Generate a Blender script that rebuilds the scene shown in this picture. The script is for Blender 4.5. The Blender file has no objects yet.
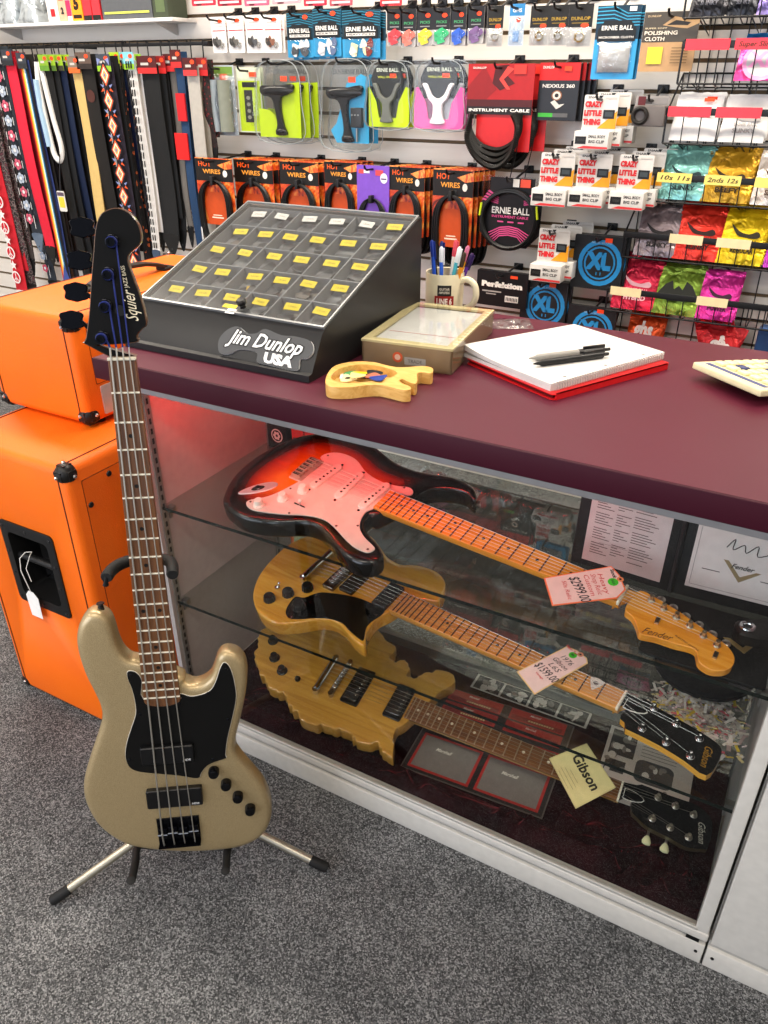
import bpy, bmesh, math, random
import numpy as np
from mathutils import Matrix, Vector
from mathutils.geometry import delaunay_2d_cdt, tessellate_polygon
random.seed(7)
SC = bpy.context.scene
COL = SC.collection
PI = math.pi
R = math.radians

# ------------------------------------------------------------------ camera
FPX, PITCH, YAW, HC = 768.0, R(29.646), R(28.96), 1.385
LP1, LP2, LP3, LPW, EXPO = 42, 95, 420, .8, 0.0
cam_d = bpy.data.cameras.new('camera')
cam_d.sensor_fit = 'HORIZONTAL'
cam_d.sensor_width = 36.0
cam_d.lens = 36.0 * FPX / 768.0
cam_d.clip_start = 0.05
cam = bpy.data.objects.new('camera', cam_d)
COL.objects.link(cam)
cam.location = (0, 0, HC)
cam.rotation_euler = (PI / 2 - PITCH, 0, YAW)
SC.camera = cam

_f = Vector((-math.sin(YAW) * math.cos(PITCH), math.cos(YAW) * math.cos(PITCH), -math.sin(PITCH)))
_r = Vector((math.cos(YAW), math.sin(YAW), 0))
_u = _r.cross(_f)


def at(px, py, Y):
    """point of the plane at depth Y that lies behind a pixel of the photograph"""
    d = _r * ((px - 384) / FPX) - _u * ((py - 512) / FPX) + _f
    return Vector((0, 0, HC)) + d * (Y / d.y)


def wrect(x0, y0, x1, y1, Y):
    xm, ym = (x0 + x1) / 2, (y0 + y1) / 2
    c = at(xm, ym, Y)
    return c.x, c.z, at(x1, ym, Y).x - at(x0, ym, Y).x, at(xm, y0, Y).z - at(xm, y1, Y).z


# ------------------------------------------------------------------ materials
def lin(h):
    h = h.lstrip('#')
    c = [int(h[i:i + 2], 16) / 255 for i in (0, 2, 4)]
    return tuple((x / 12.92 if x <= .04045 else ((x + .055) / 1.055) ** 2.4) for x in c) + (1,)


_mats = {}


class NT:
    def __init__(s, m):
        m.use_nodes = True
        s.t = m.node_tree
        s.b = s.t.nodes['Principled BSDF']
        s.out = s.t.nodes['Material Output']

    def n(s, typ, **kw):
        x = s.t.nodes.new(typ)
        for k, v in kw.items():
            if k in x.inputs:
                x.inputs[k].default_value = v
            else:
                setattr(x, k, v)
        return x

    def l(s, a, b):
        s.t.links.new(a, b)

    def coord(s, scale=(1, 1, 1), kind='Object', rot=(0, 0, 0)):
        tc = s.n('ShaderNodeTexCoord')
        mp = s.n('ShaderNodeMapping')
        mp.inputs['Scale'].default_value = scale
        mp.inputs['Rotation'].default_value = rot
        s.l(tc.outputs[kind], mp.inputs['Vector'])
        return mp.outputs['Vector']

    def ramp(s, fac, stops, interp='LINEAR'):
        r = s.n('ShaderNodeValToRGB')
        r.color_ramp.interpolation = interp
        e = r.color_ramp.elements
        while len(e) < len(stops):
            e.new(0.5)
        for i, (p, c) in enumerate(stops):
            e[i].position = p
            e[i].color = lin(c) if isinstance(c, str) else c
        s.l(fac, r.inputs['Fac'])
        return r.outputs['Color']

    def bump(s, h, strength=.3, dist=.002):
        b = s.n('ShaderNodeBump', Strength=strength, Distance=dist)
        s.l(h, b.inputs['Height'])
        s.l(b.outputs['Normal'], s.b.inputs['Normal'])


def setp(b, **kw):
    names = dict(rough='Roughness', metal='Metallic', coat='Coat Weight', coatr='Coat Roughness', spec='Specular IOR Level',
                 sheen='Sheen Weight', sss='Subsurface Weight', es='Emission Strength')
    for k, v in kw.items():
        b.inputs[names[k]].default_value = v


def M(col, rough=.5, metal=0., var=.04, **kw):
    """plain coloured material with a faint procedural mottling"""
    key = (col, rough, metal, tuple(sorted(kw.items())))
    if key in _mats:
        return _mats[key]
    m = bpy.data.materials.new('paint_' + col.strip('#'))
    n = NT(m)
    c = lin(col)
    noise = n.n('ShaderNodeTexNoise', Scale=60.0, Detail=1.0)
    n.l(n.coord(), noise.inputs['Vector'])
    lo = tuple(x * (1 - var) for x in c[:3]) + (1,)
    hi = tuple(min(1, x * (1 + var)) for x in c[:3]) + (1,)
    n.l(n.ramp(noise.outputs['Fac'], [(.3, lo), (.7, hi)]), n.b.inputs['Base Color'])
    setp(n.b, rough=rough, metal=metal, **({'spec': .3} | kw))
    _mats[key] = m
    return m


def special(name, fn):
    if name in _mats:
        return _mats[name]
    m = bpy.data.materials.new(name)
    n = NT(m)
    fn(n)
    _mats[name] = m
    return m


def glass(name, tint='#ffffff', ior=1.45, rough=0.0, gl=1.5):
    def f(n):
        t = n.n('ShaderNodeBsdfTransparent', Color=lin(tint))
        g = n.n('ShaderNodeBsdfGlossy', Roughness=rough)
        fr = n.n('ShaderNodeFresnel', IOR=ior)
        mul = n.n('ShaderNodeMath', operation='MULTIPLY')
        geo = n.n('ShaderNodeNewGeometry')            # only the outer faces of a pane reflect
        front = n.n('ShaderNodeMath', operation='SUBTRACT')
        front.inputs[0].default_value = gl
        sc_ = n.n('ShaderNodeMath', operation='MULTIPLY'); sc_.inputs[1].default_value = gl
        n.l(geo.outputs['Backfacing'], sc_.inputs[0]); n.l(sc_.outputs[0], front.inputs[1])
        n.l(fr.outputs[0], mul.inputs[0]); n.l(front.outputs[0], mul.inputs[1])
        mx = n.n('ShaderNodeMixShader')
        n.l(mul.outputs[0], mx.inputs[0])
        n.l(t.outputs[0], mx.inputs[1])
        n.l(g.outputs[0], mx.inputs[2])
        n.l(mx.outputs[0], n.out.inputs['Surface'])
    return special(name, f)


def f_carpet(n):
    v = n.coord()
    a = n.n('ShaderNodeTexNoise', Scale=520.0, Detail=2.0, Roughness=.7)
    b = n.n('ShaderNodeTexVoronoi', Scale=400.0)
    c = n.n('ShaderNodeTexNoise', Scale=9.0, Detail=2.0)
    for x in (a, b, c):
        n.l(v, x.inputs['Vector'])
    mx = n.n('ShaderNodeMath', operation='MULTIPLY_ADD')
    sp = n.n('ShaderNodeSeparateColor'); n.l(b.outputs['Color'], sp.inputs[0])
    m2 = n.n('ShaderNodeMath', operation='MULTIPLY_ADD'); n.l(sp.outputs[0], m2.inputs[0]); m2.inputs[1].default_value = .42
    m3 = n.n('ShaderNodeMath', operation='MULTIPLY'); m3.inputs[1].default_value = .55; n.l(a.outputs['Fac'], m3.inputs[0]); n.l(m3.outputs[0], m2.inputs[2])
    n.l(m2.outputs[0], mx.inputs[0]); mx.inputs[1].default_value = .85
    s2 = n.n('ShaderNodeMath', operation='MULTIPLY'); s2.inputs[1].default_value = .16
    n.l(c.outputs['Fac'], s2.inputs[0]); n.l(s2.outputs[0], mx.inputs[2])
    n.l(n.ramp(mx.outputs[0], [(.28, '#303132'), (.44, '#525354'), (.56, '#747576'), (.72, '#b4b4b4')]), n.b.inputs['Base Color'])
    n.bump(a.outputs['Fac'], .9, .006)
    setp(n.b, rough=.95, spec=.15)


def f_tolex(n):
    v = n.coord((1, 1, 1))
    a = n.n('ShaderNodeTexVoronoi', Scale=420.0)
    b = n.n('ShaderNodeTexNoise', Scale=5.0, Detail=2.0)
    n.l(v, a.inputs['Vector']); n.l(v, b.inputs['Vector'])
    n.l(n.ramp(b.outputs['Fac'], [(.3, '#ee6604'), (.7, '#f56f0a')]), n.b.inputs['Base Color'])
    n.bump(a.outputs['Distance'], .35, .0012)
    setp(n.b, rough=.5, spec=.35)


def f_counter(n):
    v = n.coord()
    a = n.n('ShaderNodeTexNoise', Scale=300.0, Detail=2.0)
    b = n.n('ShaderNodeTexNoise', Scale=3.0, Detail=3.0)
    n.l(v, a.inputs['Vector']); n.l(v, b.inputs['Vector'])
    n.l(n.ramp(b.outputs['Fac'], [(.3, '#4c1024'), (.7, '#521428')]), n.b.inputs['Base Color'])
    n.bump(a.outputs['Fac'], .06, .0006)
    setp(n.b, rough=.42, spec=.32)


def wood(c0, c1, c2, scale=(3, 60, 60), rough=.3, coat=.6, wav=1.5):
    def f(n):
        v = n.coord(scale)
        a = n.n('ShaderNodeTexNoise', Scale=1.6, Detail=6.0, Distortion=wav)
        n.l(v, a.inputs['Vector'])
        n.l(n.ramp(a.outputs['Fac'], [(.3, c0), (.5, c1), (.72, c2)]), n.b.inputs['Base Color'])
        setp(n.b, rough=rough, coat=coat, coatr=.08)
    return f


def f_burst(n):
    at_ = n.n('ShaderNodeAttribute', attribute_name='edge')
    col = n.ramp(at_.outputs['Fac'], [(.0, '#050403'), (.024 / .1, '#090504'), (.038 / .1, '#3c0f06'), (.052 / .1, '#8f260a'), (.078 / .1, '#b8540d'), (.95, '#c97a1c')])
    v = n.coord((4, 70, 70))
    a = n.n('ShaderNodeTexNoise', Scale=1.5, Detail=5.0, Distortion=1.2)
    n.l(v, a.inputs['Vector'])
    g = n.ramp(a.outputs['Fac'], [(.3, '#dddddd'), (.7, '#ffffff')])
    mx = n.n('ShaderNodeMix', data_type='RGBA', blend_type='MULTIPLY')
    mx.inputs[0].default_value = .8
    n.l(col, mx.inputs[6]); n.l(g, mx.inputs[7])
    n.l(mx.outputs[2], n.b.inputs['Base Color'])
    setp(n.b, rough=.25, coat=.45, coatr=.03, spec=.25)


def f_gold(n):
    v = n.coord()
    a = n.n('ShaderNodeTexNoise', Scale=900.0, Detail=1.0)
    n.l(v, a.inputs['Vector'])
    n.l(n.ramp(a.outputs['Fac'], [(.35, '#9a8660'), (.65, '#b8a37a')]), n.b.inputs['Base Color'])
    setp(n.b, rough=.42, metal=.55, coat=.5, coatr=.12)


def f_slat(n):
    v = n.coord((.6, 8, 8))
    a = n.n('ShaderNodeTexNoise', Scale=4.0, Detail=3.0)
    n.l(v, a.inputs['Vector'])
    n.l(n.ramp(a.outputs['Fac'], [(.3, '#dbd5cb'), (.7, '#e6e1d9')]), n.b.inputs['Base Color'])
    setp(n.b, rough=.45)


def f_velvet(n):
    v = n.coord()
    a = n.n('ShaderNodeTexNoise', Scale=14.0, Detail=4.0)
    n.l(v, a.inputs['Vector'])
    n.l(n.ramp(a.outputs['Fac'], [(.35, '#160406'), (.7, '#28090d')]), n.b.inputs['Base Color'])
    setp(n.b, rough=.8, sheen=1.0, spec=.05); n.b.inputs['Sheen Roughness'].default_value = .28
    n.b.inputs['Sheen Tint'].default_value = lin('#b8303a')


def f_foil(col, dark):
    def f(n):
        v = n.coord()
        a = n.n('ShaderNodeTexNoise', Scale=26.0, Detail=2.0, Distortion=.6)
        n.l(v, a.inputs['Vector'])
        n.l(n.ramp(a.outputs['Fac'], [(.22, dark), (.5, col)]), n.b.inputs['Base Color'])
        n.bump(a.outputs['Fac'], .5, .02)
        setp(n.b, rough=.3, metal=.55)
    return f


def f_flame(n):
    v = n.coord((1, 1, .8))
    a = n.n('ShaderNodeTexNoise', Scale=22.0, Detail=3.0, Distortion=1.6)
    n.l(v, a.inputs['Vector'])
    n.l(n.ramp(a.outputs['Fac'], [(.28, '#5a1204'), (.40, '#b8300a'), (.52, '#e2601a'), (.62, '#f0a048'), (.70, '#c23a0c')]), n.b.inputs['Base Color'])
    setp(n.b, rough=.35)


def f_floral(c0, c1, c2, c3, scale=34.):
    def f(n):
        v = n.coord((1, 1, 1))
        a = n.n('ShaderNodeTexVoronoi', Scale=scale)
        n.l(v, a.inputs['Vector'])
        n.l(n.ramp(a.outputs['Distance'], [(.12, c0), (.3, c1), (.48, c2), (.66, c3)], 'CONSTANT'), n.b.inputs['Base Color'])
        setp(n.b, rough=.85)
    return f


def f_bag(n):
    v = n.coord()
    a = n.n('ShaderNodeTexNoise', Scale=38.0, Detail=3.0, Distortion=1.0)
    n.l(v, a.inputs['Vector'])
    t = n.n('ShaderNodeBsdfTransparent', Color=lin('#f4f6f8'))
    g = n.n('ShaderNodeBsdfGlossy', Roughness=.12)
    bp = n.n('ShaderNodeBump', Strength=.8, Distance=.01)
    n.l(a.outputs['Fac'], bp.inputs['Height']); n.l(bp.outputs['Normal'], g.inputs['Normal'])
    lw = n.n('ShaderNodeLayerWeight', Blend=.35)
    n.l(bp.outputs['Normal'], lw.inputs['Normal'])
    mr = n.n('ShaderNodeMath', operation='MULTIPLY_ADD')
    mr.inputs[1].default_value = .6; mr.inputs[2].default_value = .08
    n.l(lw.outputs['Facing'], mr.inputs[0])
    mx = n.n('ShaderNodeMixShader')
    n.l(mr.outputs[0], mx.inputs[0]); n.l(t.outputs[0], mx.inputs[1]); n.l(g.outputs[0], mx.inputs[2])
    n.l(mx.outputs[0], n.out.inputs['Surface'])


def f_crumple(n):
    v = n.coord()
    a = n.n('ShaderNodeTexNoise', Scale=60.0, Detail=4.0, Distortion=2.0)
    b = n.n('ShaderNodeTexVoronoi', Scale=70.0)
    n.l(v, a.inputs['Vector']); n.l(v, b.inputs['Vector'])
    c1 = n.ramp(a.outputs['Fac'], [(.3, '#8a8078'), (.45, '#d8d0c4'), (.58, '#b9aaa6'), (.7, '#ece6da')])
    hs = n.n('ShaderNodeHueSaturation', Saturation=.45, Value=1.0)
    n.l(b.outputs['Color'], hs.inputs['Color'])
    mx = n.n('ShaderNodeMix', data_type='RGBA', blend_type='MULTIPLY'); mx.inputs[0].default_value = .45
    n.l(c1, mx.inputs[6]); n.l(hs.outputs['Color'], mx.inputs[7])
    n.l(mx.outputs[2], n.b.inputs['Base Color'])
    n.bump(a.outputs['Fac'], 1., .01)
    setp(n.b, rough=.7)


def emis(name, col, s):
    def f(n):
        n.b.inputs['Base Color'].default_value = lin(col)
        n.b.inputs['Emission Color'].default_value = lin(col)
        setp(n.b, es=s)
    return special(name, f)


BLACK = M('#0d0d0e', .35)
RUBBER = M('#141414', .65)
CHROME = M('#d8d8da', .16, 1.)
STEEL = M('#a9a7a2', .32, 1.)
DARKMETAL = M('#17181c', .22, .6)
NICKEL = M('#bdb6aa', .28, 1.)
WHITE = M('#ece9e4', .5)
PAPER = M('#cbc9c5', .8)
CARPET = special('carpet_grey', f_carpet)
TOLEX = special('orange_tolex', f_tolex)
COUNTER = special('burgundy_laminate', f_counter)
GOLD = special('champagne_gold_paint', f_gold)
BURST = special('sunburst_lacquer', f_burst)
SLAT = special('slatwall_board', f_slat)
VELVET = special('maroon_velvet', f_velvet)
FLAME = special('flame_print', f_flame)
BAG = special('clear_plastic_bag', f_bag)
GLASS = glass('pane_glass', '#f9fbfa')
SHELFGLASS = glass('shelf_glass', '#f3f6f5', gl=1.6)
GLASSEDGE = M('#0c1512', .15)
LIDCLEAR = glass('lid_plastic', '#f1f2f2', 1.6, .10, 1.6)
CLEAR = glass('clear_plastic', '#f6f7f7', 1.35, .08, 1.2)
WIRE = M('#131315', .4)
STICK = M('#ff4a22', .6)


# ------------------------------------------------------------------ mesh builder
_txt = {}


def text_mesh(s, bold=0., shear=0.):
    k = (s, bold, shear)
    if k not in _txt:
        c = bpy.data.curves.new('t', 'FONT')
        c.body = s; c.size = 1; c.align_x = 'CENTER'; c.align_y = 'CENTER'
        c.offset = bold; c.shear = shear; c.resolution_u = 2
        o = bpy.data.objects.new('t', c)
        me = bpy.data.meshes.new_from_object(o)
        vs = [tuple(v.co) for v in me.vertices]
        fs = [tuple(p.vertices) for p in me.polygons]
        bpy.data.objects.remove(o); bpy.data.curves.remove(c); bpy.data.meshes.remove(me)
        _txt[k] = (vs, fs)
    return _txt[k]


class G:
    def __init__(s, mat=None):
        s.v = []; s.f = []; s.mi = []; s.mats = []; s.X = Matrix(); s.attr = None
        s.default = mat

    def add(s, vs, fs, mat=None):
        mat = mat or s.default
        if mat not in s.mats:
            s.mats.append(mat)
        i = s.mats.index(mat); o = len(s.v)
        s.v += [tuple(s.X @ Vector(v)) for v in vs]
        s.f += [tuple(o + k for k in f) for f in fs]
        s.mi += [i] * len(fs)
        return s

    def box(s, x0, y0, z0, x1, y1, z1, mat=None, r=0.):
        if r > 0:
            bm = bmesh.new()
            bmesh.ops.create_cube(bm, size=1)
            for v in bm.verts:
                v.co = Vector(((x0 + x1) / 2 + v.co.x * (x1 - x0), (y0 + y1) / 2 + v.co.y * (y1 - y0), (z0 + z1) / 2 + v.co.z * (z1 - z0)))
            bmesh.ops.bevel(bm, geom=bm.edges[:], offset=r, segments=3, profile=.5, affect='EDGES')
            bm.verts.index_update()
            s.add([tuple(v.co) for v in bm.verts], [tuple(v.index for v in f.verts) for f in bm.faces], mat)
            bm.free()
            return s
        vs = [(x, y, z) for z in (z0, z1) for y in (y0, y1) for x in (x0, x1)]
        return s.add(vs, [(0, 2, 3, 1), (4, 5, 7, 6), (0, 1, 5, 4), (2, 6, 7, 3), (0, 4, 6, 2), (1, 3, 7, 5)], mat)

    def loft(s, rings, mat=None, caps=True, closed=True):
        n = len(rings[0]); vs = [p for r in rings for p in r]; fs = []
        for i in range(len(rings) - 1):
            for k in range(n if closed else n - 1):
                a = i * n + k; b = i * n + (k + 1) % n
                fs.append((a, b, b + n, a + n))
        if caps:
            fs.append(tuple(range(n - 1, -1, -1)))
            fs.append(tuple((len(rings) - 1) * n + k for k in range(n)))
        return s.add(vs, fs, mat)

    def prism(s, poly, z0, z1, mat=None, side=None, bev=0.):
        poly = ccw(poly)
        if bev:
            q = offset(poly, -bev)
            rings = [[(x, y, z0) for x, y in poly], [(x, y, z1 - bev) for x, y in poly], [(x, y, z1) for x, y in q]]
        else:
            rings = [[(x, y, z0) for x, y in poly], [(x, y, z1) for x, y in poly]]
        n = len(poly)
        s.loft(rings, side or mat, caps=False)
        top = rings[-1]
        s.add(top, [tuple(range(n))], mat)
        s.add(rings[0], [tuple(range(n - 1, -1, -1))], side or mat)
        return s

    def flat(s, poly, z, mat):
        poly = ccw(poly)
        return s.add([(x, y, z) for x, y in poly], [tuple(range(len(poly)))], mat)

    def tube(s, pts, r, mat=None, n=8, closed=False, caps=True):
        P = [Vector(p) for p in pts]; m = len(P)
        rr = r if isinstance(r, (list, tuple)) else [r] * m
        rings = []; prev = None
        for i in range(m):
            if closed:
                t = (P[(i + 1) % m] - P[i - 1]).normalized()
            else:
                t = (P[min(i + 1, m - 1)] - P[max(i - 1, 0)]).normalized()
            if prev is None:
                a = t.cross(Vector((0, 0, 1)))
                if a.length < 1e-3:
                    a = t.cross(Vector((0, 1, 0)))
                a.normalize()
            else:
                a = (prev - t * prev.dot(t))
                a.normalize()
            prev = a; b = t.cross(a)
            rings.append([tuple(P[i] + (a * math.cos(q) + b * math.sin(q)) * rr[i]) for q in (2 * PI * k / n for k in range(n))])
        if closed:
            rings.append(rings[0])
        return s.loft(rings, mat, caps=caps and not closed)

    def cyl(s, p0, p1, r0, r1=None, mat=None, n=20):
        return s.tube([p0, p1], [r0, r0 if r1 is None else r1], mat, n)

    def lathe(s, prof, mat=None, n=28, c=(0, 0, 0)):
        rings = [[(c[0] + r * math.cos(2 * PI * k / n), c[1] + r * math.sin(2 * PI * k / n), c[2] + z) for k in range(n)] for r, z in prof]
        return s.loft(rings, mat)

    def ball(s, c, r, mat=None, n=14, sc=(1, 1, 1)):
        rings = []
        for i in range(1, n // 2 + 1):
            t = PI * (i - .5) / (n // 2)
            rings.append([(c[0] + r * sc[0] * math.sin(t) * math.cos(2 * PI * k / n), c[1] + r * sc[1] * math.sin(t) * math.sin(2 * PI * k / n), c[2] - r * sc[2] * math.cos(t)) for k in range(n)])
        return s.loft(rings, mat)

    def text(s, t, size, x, y, z, mat, ang=0., bold=.012, shear=0., sx=1., fit=None):
        vs, fs = text_mesh(t, bold, shear)
        if fit:
            w = max(v[0] for v in vs) - min(v[0] for v in vs)
            sx = fit / (w * size)
        ca, sa = math.cos(ang), math.sin(ang)
        out = []
        for vx, vy, vz in vs:
            px, py = vx * size * sx, vy * size
            out.append((x + px * ca - py * sa, y + px * sa + py * ca, z))
        return s.add(out, fs, mat)

    def build(s, name, parent=None, smooth=True, angle=35):
        me = bpy.data.meshes.new(name)
        me.from_pydata(s.v, [], s.f)
        for m in s.mats:
            me.materials.append(m)
        me.polygons.foreach_set('material_index', s.mi)
        if smooth:
            me.polygons.foreach_set('use_smooth', [True] * len(s.f))
            me.set_sharp_from_angle(angle=R(angle))
        me.update()
        if s.attr is not None:
            a = me.attributes.new('edge', 'FLOAT', 'POINT')
            a.data.foreach_set('value', s.attr)
        o = bpy.data.objects.new(name, me)
        COL.objects.link(o)
        if parent:
            o.parent = parent
        return o


def ccw(p):
    a = sum(p[i - 1][0] * p[i][1] - p[i][0] * p[i - 1][1] for i in range(len(p)))
    return list(p) if a > 0 else list(p)[::-1]


def offset(p, d):
    p = ccw(p); n = len(p); out = []
    for i in range(n):
        a, b, c = Vector(p[i - 1]), Vector(p[i]), Vector(p[(i + 1) % n])
        e0 = (b - a); e1 = (c - b)
        if e0.length < 1e-9 or e1.length < 1e-9:
            out.append(tuple(b)); continue
        e0.normalize(); e1.normalize()
        m = Vector((e0.y + e1.y, -e0.x - e1.x))
        if m.length < 1e-6:
            m = Vector((e0.y, -e0.x))
        m.normalize()
        k = max(.5, m.dot(Vector((e0.y, -e0.x))))
        out.append(tuple(b + m * (d / k)))
    return out


def spline(pts, k=5, closed=True):
    n = len(pts); out = []
    for i in range(n if closed else n - 1):
        g = lambda j: Vector(pts[j % n]) if closed else Vector(pts[max(0, min(n - 1, j))])
        p0, p1, p2, p3 = g(i - 1), g(i), g(i + 1), g(i + 2)
        for q in range(k):
            t = q / k
            out.append(tuple(.5 * ((2 * p1) + (p2 - p0) * t + (2 * p0 - 5 * p1 + 4 * p2 - p3) * t * t + (3 * p1 - p0 - 3 * p2 + p3) * t ** 3)))
    if not closed:
        out.append(tuple(pts[-1]))
    return out


def ell(cx, cy, rx, ry, n=24):
    return [(cx + rx * math.cos(2 * PI * k / n), cy + ry * math.sin(2 * PI * k / n)) for k in range(n)]


def rrect(x0, y0, x1, y1, r, n=5):
    o = []
    for cx, cy, a in ((x1 - r, y1 - r, 0), (x0 + r, y1 - r, 90), (x0 + r, y0 + r, 180), (x1 - r, y0 + r, 270)):
        for k in range(n + 1):
            t = R(a + 90 * k / n)
            o.append((cx + r * math.cos(t), cy + r * math.sin(t)))
    return o


def rect(x0, y0, x1, y1):
    return [(x0, y0), (x1, y0), (x1, y1), (x0, y1)]


# ------------------------------------------------------------------ objects
def tag(o, label, cat, group=None, kind=None):
    if label: o['label'] = label
    if cat: o['category'] = cat
    if group: o['group'] = group
    if kind: o['kind'] = kind
    return o


def thing(name, label, cat, loc=(0, 0, 0), rot=(0, 0, 0), group=None, mat=None):
    o = bpy.data.objects.new(name, None)
    o.empty_display_size = .05
    COL.objects.link(o)
    if mat is not None:
        o.matrix_world = mat
    else:
        o.location = loc; o.rotation_euler = rot
    return tag(o, label, cat, group)


def dup(root, loc, label=None, rot=None):
    """a copy of a thing with copies of its parts and their sub-parts"""
    r = root.copy(); COL.objects.link(r); r.location = loc
    if rot is not None: r.rotation_euler = rot
    if label: r['label'] = label
    for ch in list(root.children):
        c = ch.copy(); COL.objects.link(c); c.parent = r
        for g in list(ch.children):
            d = g.copy(); COL.objects.link(d); d.parent = c
    return r


def struct(name, g):
    o = g.build(name)
    o['kind'] = 'structure'
    return o


ORD = ['front', 'second', 'third', 'fourth', 'fifth', 'sixth', 'seventh', 'eighth']
# ================================================================== setting
WALLY = 2.58
GZ0, GSP = 1.191, .0762                       # slatwall groove height and pitch
g = G(CARPET); g.box(-4.2, -2.6, -.05, 2.6, 2.7, 0); struct('floor', g)
g = G(SLAT)
GROOVE = M('#6b5a45', .7)
zs = [GZ0 + GSP * k for k in range(-16, 21)]
zprev = 0.0
for z in zs + [2.75]:
    lo, hi = zprev, min(z - .0055, 2.7)
    if hi > lo:
        # T-slot profile: the face of each slat, the groove behind it is darker board
        g.loft([[(x, WALLY, lo), (x, WALLY, hi), (x, WALLY + .009, hi), (x, WALLY + .009, lo)] for x in (-4.0, 2.5)])
    zprev = z + .0055
g.box(-4.0, WALLY + .009, 0, 2.5, WALLY + .03, 2.7, GROOVE)
struct('wall_back', g)
PAINTW = M('#cfcac2', .8)
g = G(PAINTW); g.box(-4.05, -2.5, 0, -4.0, 2.58, 2.7); struct('wall_left', g)
g = G(PAINTW); g.box(2.5, -2.5, 0, 2.55, 2.58, 2.7); struct('wall_right', g)
g = G(M('#e6e4e0', .9)); g.box(-4.05, -2.5, 2.7, 2.55, 2.61, 2.75); struct('ceiling', g)

# ================================================================== display case
FY = .97                                      # plane of the case front
CX0, CX1 = -1.085, .109                       # outer sides of the case
BACKY = 1.42
CTOP = .927
CABW = M('#c4c1ba', .45)
CABG = M('#a9a69f', .45)
case = thing('display_case', 'glass-fronted white display case holding three guitars under the burgundy countertop', 'display case', (CX0, FY, 0))


def P(g, name, parent, **kw):
    """part whose geometry was drawn in world coordinates"""
    o = g.build(name, parent, **kw)
    o.matrix_parent_inverse = Matrix()
    inv = parent.matrix_basis.inverted() if parent.parent is None else (parent.parent.matrix_basis @ parent.matrix_basis).inverted()
    o.data.transform(inv)
    return o


g = G(CABW)
# plinth with a recessed grey channel below the glass
g.box(CX0, FY, 0, CX1, BACKY, .052, r=.002)
g.box(CX0 + .004, FY + .012, .052, CX1 - .004, BACKY, .068, CABG)
g.box(CX0, FY - .004, .068, CX1, FY + .02, .088, r=.003)
g.box(CX0, FY + .02, .068, CX1, BACKY, .086)
for x in (CX1 - .012,):
    g.cyl((x, FY - .0015, .03), (x, FY + .002, .03), .003, mat=BLACK, n=10)
g.box(CX1 - .034, FY - .001, .056, CX1 - .012, FY + .013, .064, BLACK)
P(g, 'plinth', case)
g = G(M('#bdbbb4', .35, .3))
g.box(CX0 + .02, FY - .0035, .088, CX1 - .02, FY + .005, .095, r=.001)
P(g, 'glass_track', case)
for nm, xa, xb in (('corner_post', CX1 - .024, CX1 - .002),):
    g = G(CABW); g.box(xa, FY - .002, .086, xb, FY + .02, .87, r=.002); P(g, nm, case)
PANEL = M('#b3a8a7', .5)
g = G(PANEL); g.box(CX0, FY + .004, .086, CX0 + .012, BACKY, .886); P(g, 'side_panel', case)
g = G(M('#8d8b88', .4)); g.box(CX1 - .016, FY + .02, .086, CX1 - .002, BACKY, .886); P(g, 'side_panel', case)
g = G(M('#8d8b8a', .5, .1)); g.box(CX0, FY - .004, .868, CX1, FY + .02, .886, r=.002); P(g, 'header_rail', case)
g = G(M('#777572', .5)); g.box(CX0, BACKY - .02, .086, CX1, BACKY, .11); g.box(CX0, BACKY - .02, .85, CX1, BACKY, .886); P(g, 'rear_rail', case)
for xa, xb, y in ((CX0 + .012, -.47, BACKY - .008), (-.50, CX1 - .016, BACKY - .014)):
    g = G(GLASS); g.box(xa, y, .11, xb, y + .004, .85); P(g, 'rear_door', case)
g = G(GLASS); g.box(CX0 + .002, FY - .0015, .092, CX1 - .024, FY + .0030, .872); P(g, 'front_pane', case)
# slotted shelf standards with slots
for x, y in ((CX0 + .012, FY + .022), (CX0 + .012, BACKY - .06), (CX1 - .016, FY + .035), (CX1 - .016, BACKY - .06)):
    s_ = 1 if x < 0 else -1
    g = G(M('#9a9794', .35, .7))
    a, b = sorted((x, x + s_ * .004))
    g.box(a, y - .008, .09, b, y + .008, .86)
    for k in range(36):
        z = .1 + k * .021
        a, b = sorted((x + s_ * .003, x + s_ * .0046))
        g.box(a, y - .0025, z, b, y + .0025, z + .012, BLACK)
    P(g, 'shelf_standard', case)
SH1, SH2 = .6045, .366
for sz, lab in ((SH1, 'upper glass shelf in the display case, under the sunburst guitar'), (SH2, 'lower glass shelf in the display case, under the single-cutaway natural guitar')):
    sh = thing('glass_shelf', lab, 'glass shelf', (CX0 + .0125, FY + .018, sz), group='glass shelves in the display case')
    g = G(SHELFGLASS)
    g.box(0, 0, 0, CX1 - CX0 - .0345, BACKY - FY - .05, .006)
    g.box(-.0, -.0008, -.0003, CX1 - CX0 - .0345, 0, .0063, GLASSEDGE)
    g.build('pane', sh, smooth=False)
    for x in (.0, CX1 - CX0 - .0485):
        for y in (.015, BACKY - FY - .08):
            b = G(M('#8e8c8a', .3, .8)); b.box(x, y, -.012, x + .014, y + .012, -.0005); b.box(x, y + .002, -.03, x + .004, y + .010, -.012); b.build('shelf_clip', sh)
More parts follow.
